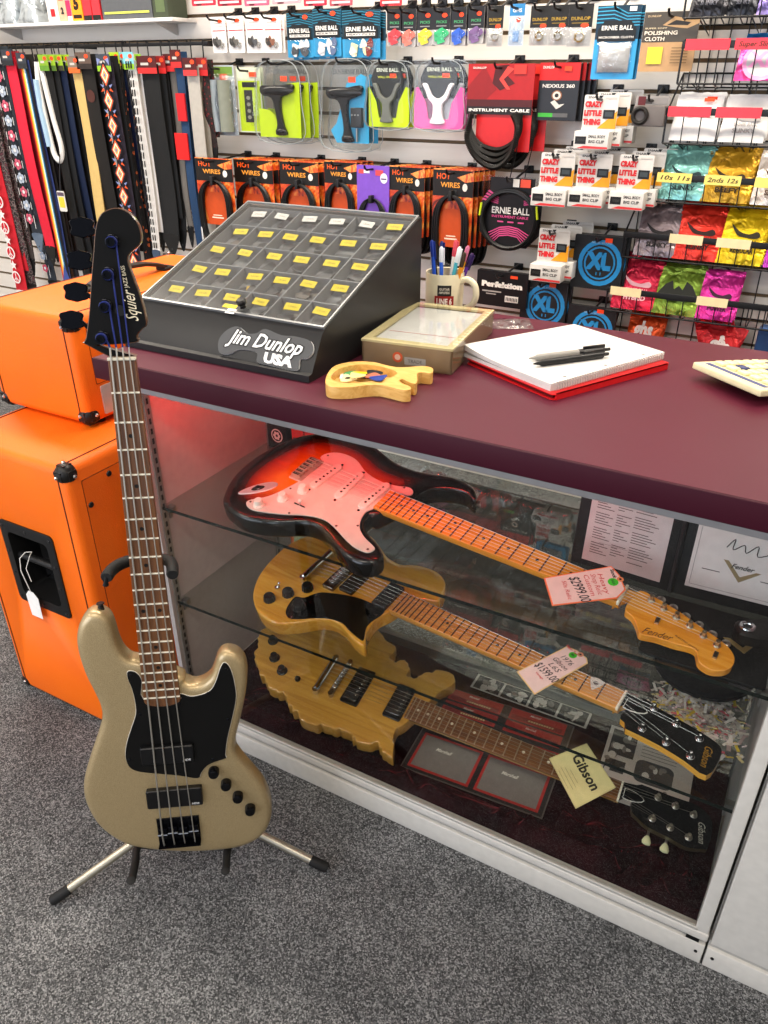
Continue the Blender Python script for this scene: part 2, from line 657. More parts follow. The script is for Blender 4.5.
# countertop
g = G(COUNTER)
top = g
EDGE = special('dark_burgundy_edge', lambda n: (n.b.inputs['Base Color'].__setattr__('default_value', lin('#360a1a')), setp(n.b, rough=.5, spec=.18)))
g.box(-1.148, FY - .022, .8875, .92, 1.60, CTOP, EDGE, r=.002)
g.box(-1.144, FY - .018, CTOP - .001, .916, 1.596, CTOP + .0004)
tag(g.build('countertop'), 'long burgundy laminate countertop with a dark edge over the display case', 'countertop')
fm = thing('shade_mat', 'added black ribbed mat standing in for shade on the carpet behind the counter', 'shade mat', (-1.15, 1.62, 0))  # added dark sheet, stands in for shade on the floor seen through the case
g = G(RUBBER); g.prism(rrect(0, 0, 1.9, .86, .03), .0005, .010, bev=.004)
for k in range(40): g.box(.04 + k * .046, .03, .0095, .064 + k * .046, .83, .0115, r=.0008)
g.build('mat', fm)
# white cabinet to the right
cb = thing('base_cabinet', 'plain off-white cabinet standing right of the glass display case', 'cabinet', (.113, FY, 0))
W2 = .80
g = G(CABW); g.box(0, .02, 0, W2, .45, .887); g.box(0, 0, 0, W2, .03, .052, r=.002)
g.cyl((.012, -.0015, .03), (.012, .002, .03), .003, mat=BLACK, n=10); g.build('carcass', cb)
g = G(CABG); g.box(0, .006, .052, W2, .02, .068); g.build('toe_channel', cb)
g = G(CABW); g.box(.002, -.003, .069, W2 - .002, .019, .868, r=.002); g.build('front_panel', cb)
g = G(M('#b9b9b9', .35, .5)); g.box(0, -.004, .869, W2, .019, .886, r=.002); g.build('header_rail', cb)
# red light strip under the countertop
led = thing('light_strip', 'strip of small red lights under the countertop at the left of the display case', 'light strip', (-1.02, FY + .0205, .884))
g = G(M('#d9d4cf', .5)); g.box(0, 0, -.014, .59, .002, -.002); g.build('backing_tape', led)
g = G(emis('red_led', '#ff3a30', LP3))
for k in range(30):
    g.box(.008 + k * .0194, .002, -.0115, .017 + k * .0194, .0035, -.0055)
g.build('diodes', led)

# ================================================================== orange amplifier cabinets
def corner_cap(parent, c, s, big=.042):
    """black moulded corner protector at corner c, pointing outward along signs s"""
    g = G(M('#161413', .38))
    h = big
    for ax in range(3):
        o1, o2 = (ax + 1) % 3, (ax + 2) % 3
        # three-lobed leaf on each face
        pts = []
        for k in range(13):
            t = PI / 2 * k / 12
            rr = h * (.70 + .12 * math.sin(2 * t) + .03 * math.cos(12 * t))
            pts.append((rr * math.cos(t), rr * math.sin(t)))
        poly = [(.010, .010)] + [(max(a, .010), max(b, .010)) for a, b in pts]
        lo, hi = [], []
        for a, b in poly:
            v = [0, 0, 0]; v[o1] = c[o1] - s[o1] * (a - .0015); v[o2] = c[o2] - s[o2] * (b - .0015); v[ax] = c[ax] + s[ax] * .0022
            hi.append(tuple(v)); w = list(v); w[ax] = c[ax] - s[ax] * .004; lo.append(tuple(w))
        g.loft([lo, hi])
        # screw
        v = [0, 0, 0]; v[o1] = c[o1] - s[o1] * h * .5; v[o2] = c[o2] - s[o2] * h * .5; v[ax] = c[ax] + s[ax] * .0035
        g.ball(tuple(v), .0045, CHROME, 8)
    g.ball(tuple(c[i] - s[i] * .0185 for i in range(3)), .0225, None, 20)
    return g.build('corner_protector', parent)


def piping(parent, x0, y0, z0, x1, y1, z1, ins):
    g = G(M('#7a2c05', .6))
    for yy in (y0 - .0004,):
        pass
    return g


def amp_box(root, W, D, H, ins=.022, rr=.018, cut=None):
    """root at the near lower left corner; W along x (short side facing us), D along y, H up"""
    g = G(TOLEX); g.box(0, 0, 0, W, D, H, r=rr); b = g.build('shell', root)
    if cut:                                       # hollow out the handle recess in the narrow face
        c_ = G(TOLEX); c_.box(cut[0], -.05, cut[1], cut[2], .085, cut[3]); co = c_.build('cutter', smooth=False)
        m_ = b.modifiers.new('recess', 'BOOLEAN'); m_.object = co; m_.operation = 'DIFFERENCE'; m_.solver = 'EXACT'
        b.parent = None; bpy.context.view_layer.update()
        me = bpy.data.meshes.new_from_object(b.evaluated_get(bpy.context.evaluated_depsgraph_get()))
        b.modifiers.clear(); b.data = me; b.parent = root; me.name = 'shell'
        bpy.data.objects.remove(co)
    g = G(M('#58210a', .6))
    for x in (ins, W - ins):                      # bead of piping round the narrow faces
        path = []
        for cy, cz, a in ((D - rr, H - rr, 0), (rr, H - rr, 90), (rr, rr, 180), (D - rr, rr, 270)):
            for k in range(5):
                t = R(a + 90 * k / 4); path.append((x, cy + rr * math.cos(t), cz + rr * math.sin(t)))
        g.tube(path, .0017, n=6, closed=True)
    g.build('piping', root)
    for sx in (0, 1):
        for sy in (0, 1):
            for sz in (0, 1):
                corner_cap(root, ((0, W)[sx], (0, D)[sy], (0, H)[sz]), ((-1, 1)[sx], (-1, 1)[sy], (-1, 1)[sz]))
    return b


CBX, CBY, CBW, CBD, CBH = -1.552, .868, .358, .74, .716
ab = thing('speaker_cabinet', 'large orange speaker cabinet with a black recessed side handle, on the carpet', 'speaker cabinet', (CBX, CBY, .012))
hx0, hx1, hz0, hz1 = .104, .274, .312, .528
amp_box(ab, CBW, CBD, CBH - .012, cut=(hx0 + .020, hz0 + .024, hx1 - .020, hz1 - .024))
for x in (.04, CBW - .04):
    for y in (.05, CBD - .05):
        g = G(RUBBER); g.cyl((x, y, -.012), (x, y, .001), .018, .02); g.build('foot', ab)
# recessed side handle on the narrow face (towards the shop floor)
g = G(M('#121212', .45))
fr_o = rrect(hx0, hz0, hx1, hz1, .012); fr_i = rrect(hx0 + .022, hz0 + .026, hx1 - .022, hz1 - .026, .012)
g.X = Matrix(((1, 0, 0, 0), (0, 0, -1, 0), (0, 1, 0, 0), (0, 0, 0, 1)))   # local x,y,z -> X, Z, -Y
n_ = len(fr_o)
rings = [[(x, y, -.001) for x, y in fr_o], [(x, y, .003) for x, y in fr_o], [(x, y, .004) for x, y in offset(fr_o, -.004)], [(x, y, .004) for x, y in fr_i], [(x, y, -.002) for x, y in fr_i], [(x, y, -.060) for x, y in offset(fr_i, -.006)], [(x, y, -.078) for x, y in offset(fr_i, -.022)]]
g.loft(rings, caps=False)
g.flat(offset(fr_i, -.022), -.078, M('#0a0a0a', .7))
for x in (hx0 + .011, (hx0 + hx1) / 2, hx1 - .011):
    for z in (hz0 + .013, hz1 - .013):
        g.ball((x, z, .004), .0045, M('#2a2a2a', .3, .5), 8, (1, 1, .5))
for z in (hz0 + .08, hz1 - .08):
    for x in (hx0 + .011, hx1 - .011):
        g.ball((x, z, .004), .0045, M('#2a2a2a', .3, .5), 8, (1, 1, .5))
pl = g.build('handle_plate', ab)
g = G(M('#1a1a1a', .35)); g.X = Matrix(((1, 0, 0, 0), (0, 0, -1, 0), (0, 1, 0, 0), (0, 0, 0, 1)))
g.tube([(hx0 + .020, .432, -.014), (hx0 + .024, .432, -.014), (hx1 - .024, .432, -.014), (hx1 - .020, .432, -.014)], .0085, n=14)
g.build('grab_bar', pl)
# rear panel on the long face (towards the counter) with screws
g = G(TOLEX); g.X = Matrix(((0, 0, 1, CBW), (1, 0, 0, 0), (0, 1, 0, 0), (0, 0, 0, 1)))
SEAM = M('#7a2e06', .6)
g.prism(rrect(.035, .035, CBD - .035, CBH - .050, .004), -.002, .0006, SEAM); g.prism(rrect(.0368, .0368, CBD - .0368, CBH - .0518, .004), -.002, .001, TOLEX)
for y in (.046, .105, .24, .37, .50, .635, CBD - .046):
    for z in (.06, .24, .424, .606, CBH - .064):
        if (y in (.046, CBD - .046) and z < .65) or (y in (.105, .24, .37, .50, .635) and z in (.06, CBH - .064)):
            g.ball((y, z, .001), .0068, BLACK, 10, (1, 1, .6))
g.build('rear_panel', ab)
# white price tag hanging from the grab bar
pt = thing('price_tag', 'blank white swing tag looped through the side handle of the orange cabinet', 'price tag', (CBX + hx0 + .065, CBY - .010, .012 + .444))
g = G(M('#e9e6e0', .7)); g.X = Matrix(((math.cos(.12), 0, 0, 0), (0, 1, 0, 0), (0, 0, 1, 0), (0, 0, 0, 1)))
g2 = [(-.018, -.155), (.018, -.155), (.02, -.098), (.008, -.084), (-.008, -.084), (-.02, -.098)]
g.X = Matrix(((1, 0, .05, 0), (0, 0, -1, -.004), (0, 1, 0, 0), (0, 0, 0, 1)))
g.prism(g2, 0, .0006); g.build('card', pt)
g = G(M('#d8d4cc', .6)); 
g.tube([(.0, -.004, -.088), (-.004, -.006, -.06), (-.012, -.006, -.03), (-.020, .004, -.006), (-.016, .018, .004), (-.004, .026, .004), (.006, .012, .004), (.006, -.004, -.020), (.016, -.006, -.05)], .0011, n=6)
g.build('string_loop', pt)

HX, HY, HW, HD, HH = -1.585, 1.033, .288, .60, .236
ah = thing('amplifier_head', 'smaller orange amplifier with a black top handle, stacked on the orange cabinet', 'amplifier', (HX, HY, CBH + .008))
amp_box(ah, HW, HD, HH, ins=.022, rr=.018)
for x in (.04, HW - .03):
    for y in (.05, HD - .05):
        g = G(RUBBER); g.cyl((x, y, -.008), (x, y, .001), .016, .018); g.build('foot', ah)
g = G(TOLEX); XM = Matrix(((0, 0, 1, HW), (1, 0, 0, 0), (0, 1, 0, 0), (0, 0, 0, 1)))
g.X = XM
g.prism(rrect(.038, .084, HD - .035, HH - .02, .003), -.002, .0006, M('#7a2e06', .6)); g.prism(rrect(.0395, .0855, HD - .0365, HH - .0215, .003), -.002, .001, TOLEX)
g.build('rear_panel', ah)
g = G(M('#c9c6c4', .3, .4)); g.X = XM
g.prism(rrect(.046, .014, HD - .05, .078, .003), -.002, .0025)
for k in range(7):
    g.cyl((.085 + k * .065, .052, .0), (.085 + k * .065, .052, .008), .007, mat=BLACK, n=12)
    g.cyl((.085 + k * .065, .052, .0), (.085 + k * .065, .052, .0035), .011, mat=CHROME, n=12)
g.build('chassis_plate', ah)
g = G(M('#141210', .5))
arc = [(HW / 2, .19, HH + .004), (HW / 2, .215, HH + .012), (HW / 2, .26, HH + .022), (HW / 2, .31, HH + .026), (HW / 2, .36, HH + .022), (HW / 2, .405, HH + .012), (HW / 2, .43, HH + .004)]
rings = []
for (x, y, z) in arc:
    rings.append([(x - .013, y, z), (x + .013, y, z), (x + .013, y, z + .007), (x, y, z + .010), (x - .013, y, z + .007)])
g.loft(rings)
for y in (.185, .435):
    g.box(HW / 2 - .016, y - .018, HH - .001, HW / 2 + .016, y + .018, HH + .008, r=.003)
g.build('carry_handle', ah)
TR = {
 'bass': {
  'S': (-0.78431,0.63586,0.17807),
  'u': (-0.06303,0.12656,0.98995),
  'v': (-0.80398,-0.59414,0.02477),
  'w': (0.59130,-0.79435,0.13920),
  'body': [(0.3501,0.0312),(0.3569,0.0495),(0.3711,0.0611),(0.3925,0.0674),(0.4187,0.0708),(0.4368,0.0751),(0.4476,0.0845),(0.4498,0.0949),(0.4465,0.1059),(0.4297,0.1188),(0.4022,0.1268),(0.3709,0.1267),(0.3332,0.1208),(0.2999,0.1118),(0.2718,0.1055),(0.2438,0.1063),(0.2079,0.1190),(0.1658,0.1358),(0.1257,0.1502),(0.0930,0.1569),(0.0588,0.1543),(0.0196,0.1427),(-0.0118,0.1224),(-0.0386,0.0914),(-0.0559,0.0438),(-0.0662,-0.0103),(-0.0700,-0.0657),(-0.0671,-0.1067),(-0.0543,-0.1382),(-0.0332,-0.1573),(-0.0047,-0.1674),(0.0278,-0.1679),(0.0639,-0.1596),(0.0939,-0.1438),(0.1203,-0.1281),(0.1430,-0.1159),(0.1615,-0.1113),(0.1881,-0.1144),(0.2224,-0.1237),(0.2673,-0.1345),(0.3061,-0.1406),(0.3338,-0.1399),(0.3479,-0.1334),(0.3568,-0.1238),(0.3605,-0.1104),(0.3534,-0.0985),(0.3349,-0.0912),(0.3138,-0.0818),(0.3012,-0.0671),(0.2981,-0.0507),(0.3066,-0.0354),(0.3182,-0.0287)],
  'guard': [(0.3400,0.0527),(0.3374,0.0405),(0.3205,0.0325),(0.2820,0.0330),(0.2769,-0.0259),(0.2890,-0.0279),(0.2819,-0.0448),(0.2837,-0.0634),(0.2917,-0.0802),(0.3103,-0.0908),(0.3317,-0.0983),(0.3447,-0.1056),(0.3386,-0.1135),(0.3190,-0.1191),(0.2910,-0.1219),(0.2685,-0.1210),(0.2293,-0.1118),(0.1893,-0.1011),(0.1541,-0.0953),(0.1469,-0.0958),(0.1410,-0.0761),(0.1335,-0.0611),(0.1194,-0.0503),(0.1079,-0.0431),(0.1174,-0.0116),(0.1256,0.0258),(0.1322,0.0535),(0.1411,0.0690),(0.1566,0.0752),(0.1773,0.0748),(0.2029,0.0682),(0.2334,0.0565),(0.2554,0.0486),(0.2777,0.0471),(0.3055,0.0494),(0.3277,0.0541)],
  'pu1': [(0.1866,0.0480),(0.1864,-0.0427),(0.1497,-0.0411),(0.1513,0.0499)],
  'pu2': [(0.0918,0.0486),(0.0933,-0.0495),(0.0528,-0.0483),(0.0521,0.0494)],
  'bridge': [(0.0222,0.0374),(0.0233,-0.0396),(-0.0377,-0.0377),(-0.0412,0.0398)],
  'knobs': [(0.1215,-0.0730),(0.0917,-0.0927),(0.0614,-0.1119),(0.0298,-0.1324)],
  'button': [(0.4723,0.0848)],
  'sadd': [(-0.0095,0.0308),(-0.0117,0.0133),(-0.0108,-0.0056),(-0.0099,-0.0255)],
  'fbend': [(0.2820,0.0324),(0.2823,-0.0278)],
  'head': [(0.8792,0.0422),(0.8831,0.0501),(0.8929,0.0481),(0.9268,0.0396),(0.9741,0.0305),(1.0086,0.0232),(1.0356,0.0175),(1.0490,0.0124),(1.0579,0.0056),(1.0634,-0.0065),(1.0639,-0.0180),(1.0592,-0.0289),(1.0503,-0.0371),(1.0392,-0.0417),(1.0268,-0.0427),(1.0177,-0.0394),(1.0120,-0.0329),(1.0063,-0.0253),(0.9994,-0.0217),(0.9901,-0.0223),(0.9738,-0.0264),(0.9549,-0.0315),(0.9309,-0.0361),(0.9102,-0.0376),(0.9041,-0.0309),(0.8944,-0.0225),(0.8845,-0.0178),(0.8771,-0.0146)],
  'posts': [(1.0215,-0.0038),(0.9791,0.0060),(0.9362,0.0154),(0.8926,0.0253)],
  'keys': [(1.0389,0.0319),(0.9960,0.0411),(0.9536,0.0514),(0.9150,0.0625)],
  'tree': [(0.9307,-0.0049)],
  'txt': [(0.9128,-0.0197),(0.9550,-0.0184),(0.9597,-0.0165),(0.9913,-0.0119)],
  'fbnut': [(0.8702,0.0203),(0.8758,-0.0144)],
  'yoke': [(0.5120,0.0724),(0.5237,-0.0343),(0.5355,0.0150)],
  'cradle': [(-0.0683,0.0943),(-0.0861,-0.0829)],
 },
 'strat': {
  'S': (-0.79933,1.11929,0.70500),
  'u': (0.99293,-0.10156,-0.06137),
  'v': (0.11218,0.97197,0.20660),
  'w': (0.03867,-0.21202,0.97650),
  'L': 0.6518,
  'body': [(0.2234,0.0585),(0.2265,0.0723),(0.2384,0.0913),(0.2577,0.1049),(0.2831,0.1147),(0.3057,0.1157),(0.3242,0.1074),(0.3107,0.1270),(0.2901,0.1359),(0.2615,0.1379),(0.2332,0.1318),(0.1987,0.1221),(0.1672,0.1195),(0.1319,0.1216),(0.0981,0.1332),(0.0632,0.1451),(0.0339,0.1482),(-0.0018,0.1467),(-0.0400,0.1354),(-0.0732,0.1168),(-0.0983,0.0882),(-0.1149,0.0502),(-0.1255,0.0064),(-0.1278,-0.0398),(-0.1206,-0.0841),(-0.1021,-0.1239),(-0.0867,-0.1431),(-0.0598,-0.1537),(-0.0236,-0.1581),(0.0131,-0.1493),(0.0503,-0.1319),(0.0778,-0.1135),(0.1085,-0.1045),(0.1430,-0.1117),(0.1751,-0.1271),(0.2087,-0.1404),(0.2367,-0.1419),(0.2552,-0.1308),(0.2610,-0.1123),(0.2498,-0.0984),(0.2324,-0.0879),(0.2108,-0.0794),(0.1887,-0.0652),(0.1773,-0.0439),(0.1812,-0.0269),(0.1926,-0.0202)],
  'guard': [(-0.0062,0.0563),(-0.0016,0.0739),(0.0160,0.0866),(0.0407,0.0898),(0.0669,0.0846),(0.0974,0.0667),(0.1255,0.0573),(0.1529,0.0543),(0.1826,0.0591),(0.2020,0.0667),(0.2154,0.0623),(0.2193,0.0526),(0.2118,0.0458),(0.1768,0.0375),(0.1800,-0.0138),(0.1727,-0.0319),(0.1774,-0.0551),(0.1898,-0.0755),(0.2107,-0.0901),(0.2322,-0.0985),(0.2443,-0.1048),(0.2414,-0.1168),(0.2292,-0.1210),(0.2088,-0.1196),(0.1832,-0.1117),(0.1535,-0.0990),(0.1265,-0.0906),(0.1021,-0.0914),(0.0754,-0.1002),(0.0451,-0.1156),(0.0127,-0.1288),(-0.0156,-0.1372),(-0.0339,-0.1350),(-0.0436,-0.1264),(-0.0396,-0.1157),(-0.0228,-0.0987),(-0.0118,-0.0802),(-0.0026,-0.0540),(0.0054,-0.0257),(0.0099,0.0075),(0.0112,0.0435)],
  'p1': [(0.0408,-0.0246),(0.0479,0.0455)],
  'p2': [(0.1021,-0.0233),(0.1012,0.0465)],
  'p3': [(0.1599,-0.0227),(0.1649,0.0434)],
  'knobs': [(-0.0154,-0.1213),(0.0126,-0.0836),(0.0316,-0.0459)],
  'switch': [(0.0524,-0.0818)],
  'jack': [(-0.0766,-0.1147),(-0.0274,-0.0527)],
  'bridge': [(-0.0275,-0.0236),(-0.0211,0.0527),(0.0137,0.0457),(0.0071,-0.0291)],
  'fbend': [(0.1768,0.0345),(0.1829,-0.0174)],
  'head': [(0.6546,0.0319),(0.6674,0.0326),(0.6760,0.0398),(0.6877,0.0385),(0.7117,0.0335),(0.7423,0.0258),(0.7731,0.0146),(0.8024,0.0056),(0.8224,-0.0039),(0.8339,-0.0160),(0.8373,-0.0306),(0.8340,-0.0430),(0.8256,-0.0522),(0.8134,-0.0578),(0.8018,-0.0567),(0.7931,-0.0517),(0.7872,-0.0405),(0.7832,-0.0345),(0.7742,-0.0335),(0.7523,-0.0383),(0.7263,-0.0410),(0.7126,-0.0450),(0.7025,-0.0467),(0.6965,-0.0391),(0.6897,-0.0295),(0.6796,-0.0194),(0.6645,-0.0096),(0.6511,-0.0067)],
  'posts': [(0.6932,0.0256),(0.7154,0.0189),(0.7380,0.0115),(0.7608,0.0048),(0.7842,-0.0033),(0.8067,-0.0105)],
  'trees': [(0.7160,-0.0102),(0.8106,-0.0304)],
  'txt': [(0.7017,-0.0404),(0.7411,-0.0275)],
  'nut': [(0.6541,0.0316),(0.6516,-0.0054)],
  'tag': [(0.5324,-0.0307),(0.5702,-0.0786),(0.6498,-0.0116),(0.6542,0.0122),(0.6343,0.0372),(0.6147,0.0501)],
  'hornbtn': [(0.3220,0.1103)],
 },
 'l6s': {
  'S': (-0.74328,1.14333,0.45000),
  'u': (0.99114,-0.13277,-0.00318),
  'v': (0.13133,0.97628,0.17214),
  'w': (-0.01975,-0.17104,0.98507),
  'L': 0.6280,
  'body': [(0.1484,-0.0224),(0.1378,-0.0473),(0.1395,-0.0738),(0.1462,-0.0968),(0.1590,-0.1155),(0.1573,-0.1225),(0.1440,-0.1218),(0.1214,-0.1160),(0.0945,-0.1051),(0.0683,-0.1004),(0.0387,-0.1106),(0.0173,-0.1307),(-0.0047,-0.1502),(-0.0304,-0.1655),(-0.0608,-0.1676),(-0.0929,-0.1597),(-0.1252,-0.1393),(-0.1486,-0.1124),(-0.1687,-0.0714),(-0.1792,-0.0227),(-0.1808,0.0276),(-0.1699,0.0653),(-0.1491,0.0924),(-0.1142,0.1238),(-0.0741,0.1486),(-0.0371,0.1551),(0.0044,0.1379),(0.0456,0.1142),(0.0842,0.1091),(0.1070,0.1200),(0.1318,0.1278),(0.1686,0.1279),(0.1962,0.1130),(0.2102,0.0910),(0.2163,0.0652),(0.2146,0.0517),(0.1677,0.0319)],
  'guard': [(-0.0472,-0.0888),(-0.0294,-0.0814),(-0.0181,-0.0618),(0.0005,-0.0460),(0.0615,-0.0253),(0.1117,-0.0221),(0.1384,-0.0236),(0.1404,-0.0411),(0.1349,-0.0629),(0.1368,-0.0845),(0.1515,-0.1112),(0.1409,-0.1132),(0.1143,-0.1069),(0.0845,-0.0973),(0.0541,-0.1015),(0.0274,-0.1154),(0.0038,-0.1331),(-0.0191,-0.1429),(-0.0372,-0.1317),(-0.0463,-0.1080)],
  'bridge': [(-0.0138,-0.0377),(-0.0248,0.0397),(0.0032,0.0450),(0.0187,-0.0340)],
  'pu1': [(0.0175,-0.0276),(0.0147,0.0304),(0.0555,0.0382),(0.0574,-0.0243)],
  'pu2': [(0.1051,-0.0276),(0.0982,0.0475),(0.1423,0.0479),(0.1455,-0.0228)],
  'knobs': [(-0.0911,-0.1230),(-0.0668,-0.0908),(-0.0412,-0.0567)],
  'switch': [(-0.1019,-0.0869)],
  'toggle': [(-0.0195,-0.1103)],
  'tail': [(-0.0665,-0.0426),(-0.0629,0.0564)],
  'fbend': [(0.1481,-0.0165),(0.1436,0.0358)],
  'head': [(0.6232,0.0237),(0.6489,0.0296),(0.6725,0.0309),(0.6842,0.0270),(0.7191,0.0226),(0.7601,0.0159),(0.7931,0.0056),(0.7997,-0.0183),(0.7924,-0.0584),(0.7547,-0.0509),(0.7109,-0.0439),(0.6605,-0.0417),(0.6536,-0.0414),(0.6477,-0.0312),(0.6368,-0.0215),(0.6237,-0.0128)],
  'posts': [(0.6781,0.0208),(0.7205,0.0095),(0.7613,0.0010),(0.6769,-0.0283),(0.7195,-0.0341),(0.7604,-0.0388)],
  'txt': [(0.7784,-0.0015),(0.7841,-0.0471)],
  'nut': [(0.6224,0.0257),(0.6229,-0.0133)],
  'tag': [(0.4469,-0.0366),(0.4977,-0.0659),(0.5458,0.0466),(0.5395,0.0568),(0.5176,0.0649),(0.4961,0.0641)],
  'pick': [(0.5749,0.0146)],
 },
 'bot': {
  'S': (-0.72493,1.10895,0.19800),
  'u': (0.99829,0.03384,-0.04760),
  'v': (-0.02135,0.97007,0.24187),
  'w': (0.05436,-0.24044,0.96914),
  'L': 0.6302,
  'body': [(-0.2484,0.0511),(-0.2434,0.0238),(-0.2271,0.0021),(-0.2277,-0.0124),(-0.2165,-0.0290),(-0.1959,-0.0447),(-0.1804,-0.0605),(-0.1682,-0.0639),(-0.1452,-0.0801),(-0.1177,-0.0851),(-0.0948,-0.0833),(-0.0813,-0.0985),(-0.0619,-0.1106),(-0.0478,-0.1083),(-0.0300,-0.1248),(0.0026,-0.1220),(0.0131,-0.1140),(0.0360,-0.1148),(0.0614,-0.1071),(0.0836,-0.1073),(0.0959,-0.1165),(0.1234,-0.1139),(0.1443,-0.1059),(0.1570,-0.1100),(0.1639,-0.1166),(0.1746,-0.1170),(0.1888,-0.1202),(0.1795,-0.0958),(0.1691,-0.0776),(0.1683,-0.0544),(0.1782,-0.0380),(0.2064,0.0400),(0.2150,0.0692),(0.2285,0.0881),(0.2348,0.1039),(0.2249,0.1168),(0.2144,0.1209),(0.1864,0.1173),(0.1774,0.1043),(0.1650,0.0988),(0.1515,0.0795),(0.1282,0.0735),(0.1256,0.0945),(0.1055,0.1127),(0.0902,0.0968),(0.0720,0.1024),(0.0734,0.1308),(0.0529,0.1406),(0.0001,0.1657),(-0.0150,0.1789),(-0.0491,0.1810),(-0.0955,0.1739),(-0.1044,0.1597),(-0.1568,0.1470),(-0.1860,0.1239),(-0.2167,0.1033),(-0.2223,0.0847),(-0.2417,0.0741)],
  'pu1': [(0.0214,0.0501),(0.0616,0.0502),(0.0657,-0.0465),(0.0251,-0.0483)],
  'pu2': [(0.1225,0.0468),(0.1629,0.0478),(0.1688,-0.0403),(0.1269,-0.0433)],
  'tail': [(-0.0395,0.0457),(-0.0347,-0.0516)],
  'bridge': [(-0.0112,0.0492),(0.0072,-0.0437)],
  'knobs': [(-0.1739,-0.0096),(-0.1382,-0.0330),(-0.2043,0.0309)],
  'switch': [(-0.0934,-0.0371)],
  'fbend': [(0.1715,-0.0311),(0.1704,0.0241)],
  'head': [(0.6311,0.0216),(0.6545,0.0282),(0.6885,0.0336),(0.7233,0.0333),(0.7706,0.0351),(0.7995,0.0131),(0.8010,-0.0374),(0.7921,-0.0453),(0.7646,-0.0545),(0.7341,-0.0501),(0.6930,-0.0464),(0.6719,-0.0368),(0.6567,-0.0240),(0.6321,-0.0173)],
  'posts': [(0.6976,0.0193),(0.7311,0.0159),(0.7654,0.0128),(0.6971,-0.0270),(0.7310,-0.0306),(0.7653,-0.0347)],
  'btn': [(0.6982,-0.0613),(0.7316,-0.0618)],
  'txt': [(0.7806,0.0082),(0.7890,-0.0374)],
  'nut': [(0.6306,0.0235),(0.6321,-0.0173)],
  'card': [(0.4827,0.0059),(0.5416,0.0701),(0.6196,0.0004),(0.5616,-0.0739)],
 },
}
# ================================================================== guitars
def frame_matrix(t):
    u, v, w, S = (Vector(t[k]) for k in ('u', 'v', 'w', 'S'))
    m = Matrix.Identity(4)
    for i in range(3):
        m[i][0], m[i][1], m[i][2], m[i][3] = u[i], v[i], w[i], S[i]
    return m


def body_solid(outline, top, thick, r, mat, grid=.013, want_edge=False):
    """a slab with rounded edges: heights follow the true distance to the outline"""
    pts = ccw(outline)
    A = np.array(pts); Bn = np.roll(A, -1, 0)

    def dist(q):
        q = np.asarray(q)[:, None, :]
        ab = (Bn - A)[None]; t = np.clip(((q - A[None]) * ab).sum(-1) / np.maximum((ab ** 2).sum(-1), 1e-12), 0, 1)
        return np.sqrt((((A[None] + t[..., None] * ab) - q) ** 2).sum(-1)).min(1)

    def inside(q):
        q = np.asarray(q); x, y = q[:, 0:1], q[:, 1:2]
        x0, y0, x1, y1 = A[:, 0], A[:, 1], Bn[:, 0], Bn[:, 1]
        c = ((y0 > y) != (y1 > y)) & (x < (x1 - x0) * (y - y0) / np.where(y1 == y0, 1e-12, y1 - y0) + x0)
        return c.sum(1) % 2 == 1
    cand = []
    for f in (.12, .32, .6, 1.0):
        d = f * r; q = np.array(offset(pts, -d))
        ok = inside(q) & (dist(q) > d * .93)
        cand.append(q[ok])
    x0, y0 = A.min(0); x1, y1 = A.max(0)
    q = np.array([(x, y) for x in np.arange(x0, x1, grid) for y in np.arange(y0, y1, grid)])
    ok = inside(q); q = q[ok]; q = q[dist(q) > r + grid * .45]
    cand.append(q)
    inner = np.concatenate(cand)
    verts = [Vector(p) for p in pts] + [Vector(p) for p in inner]
    n = len(pts)
    ov, oe, of, _, _, _ = delaunay_2d_cdt(verts, [(i, (i + 1) % n) for i in range(n)], [list(range(n))], 1, 1e-7)
    P2 = np.array([tuple(v) for v in ov]); d = dist(P2); d[:n] = 0 if len(P2) >= n else d[:n]
    d = np.where(d < 1e-5, 0, d)
    k = np.clip(d / r, 0, 1)
    drop = r * (1 - np.sqrt(np.maximum(0, 1 - (1 - k) ** 2)))
    g = G(mat); N = len(P2)
    g.add([(P2[i][0], P2[i][1], top - drop[i]) for i in range(N)], [tuple(f) for f in of])
    g.add([(P2[i][0], P2[i][1], top - thick + drop[i]) for i in range(N)], [tuple(reversed(f)) for f in of])
    rim = []
    # find boundary edges of the triangulation, in order
    cnt = {}
    for f in of:
        for a, b in zip(f, list(f[1:]) + [f[0]]):
            cnt[(a, b)] = cnt.get((a, b), 0) + 1
    be = [(a, b) for (a, b) in cnt if (b, a) not in cnt]
    g.f += [(b, a, a + N, b + N) for a, b in be]
    g.mi += [0] * len(be)
    if want_edge:
        g.attr = [float(x) * 10 for x in d] * 2
    return g


def ragged(p):
    out = []
    acc = 0
    for i in range(len(p)):
        a, b = Vector(p[i]), Vector(p[(i + 1) % len(p)])
        e = b - a
        if e.length < 1e-6: continue
        acc += e.length
        n_ = Vector((e.y, -e.x)).normalized()
        k = math.sin(acc * 190) * math.sin(acc * 83 + 1) + .5 * math.sin(acc * 410)
        out.append(tuple(a + n_ * (.0042 * min(0.25, k) if a.x < .16 else .001 * k)))
    return out


def frets(L, n, off=0.):
    return [off + L * 2 ** (-i / 12) for i in range(1, n + 1)]


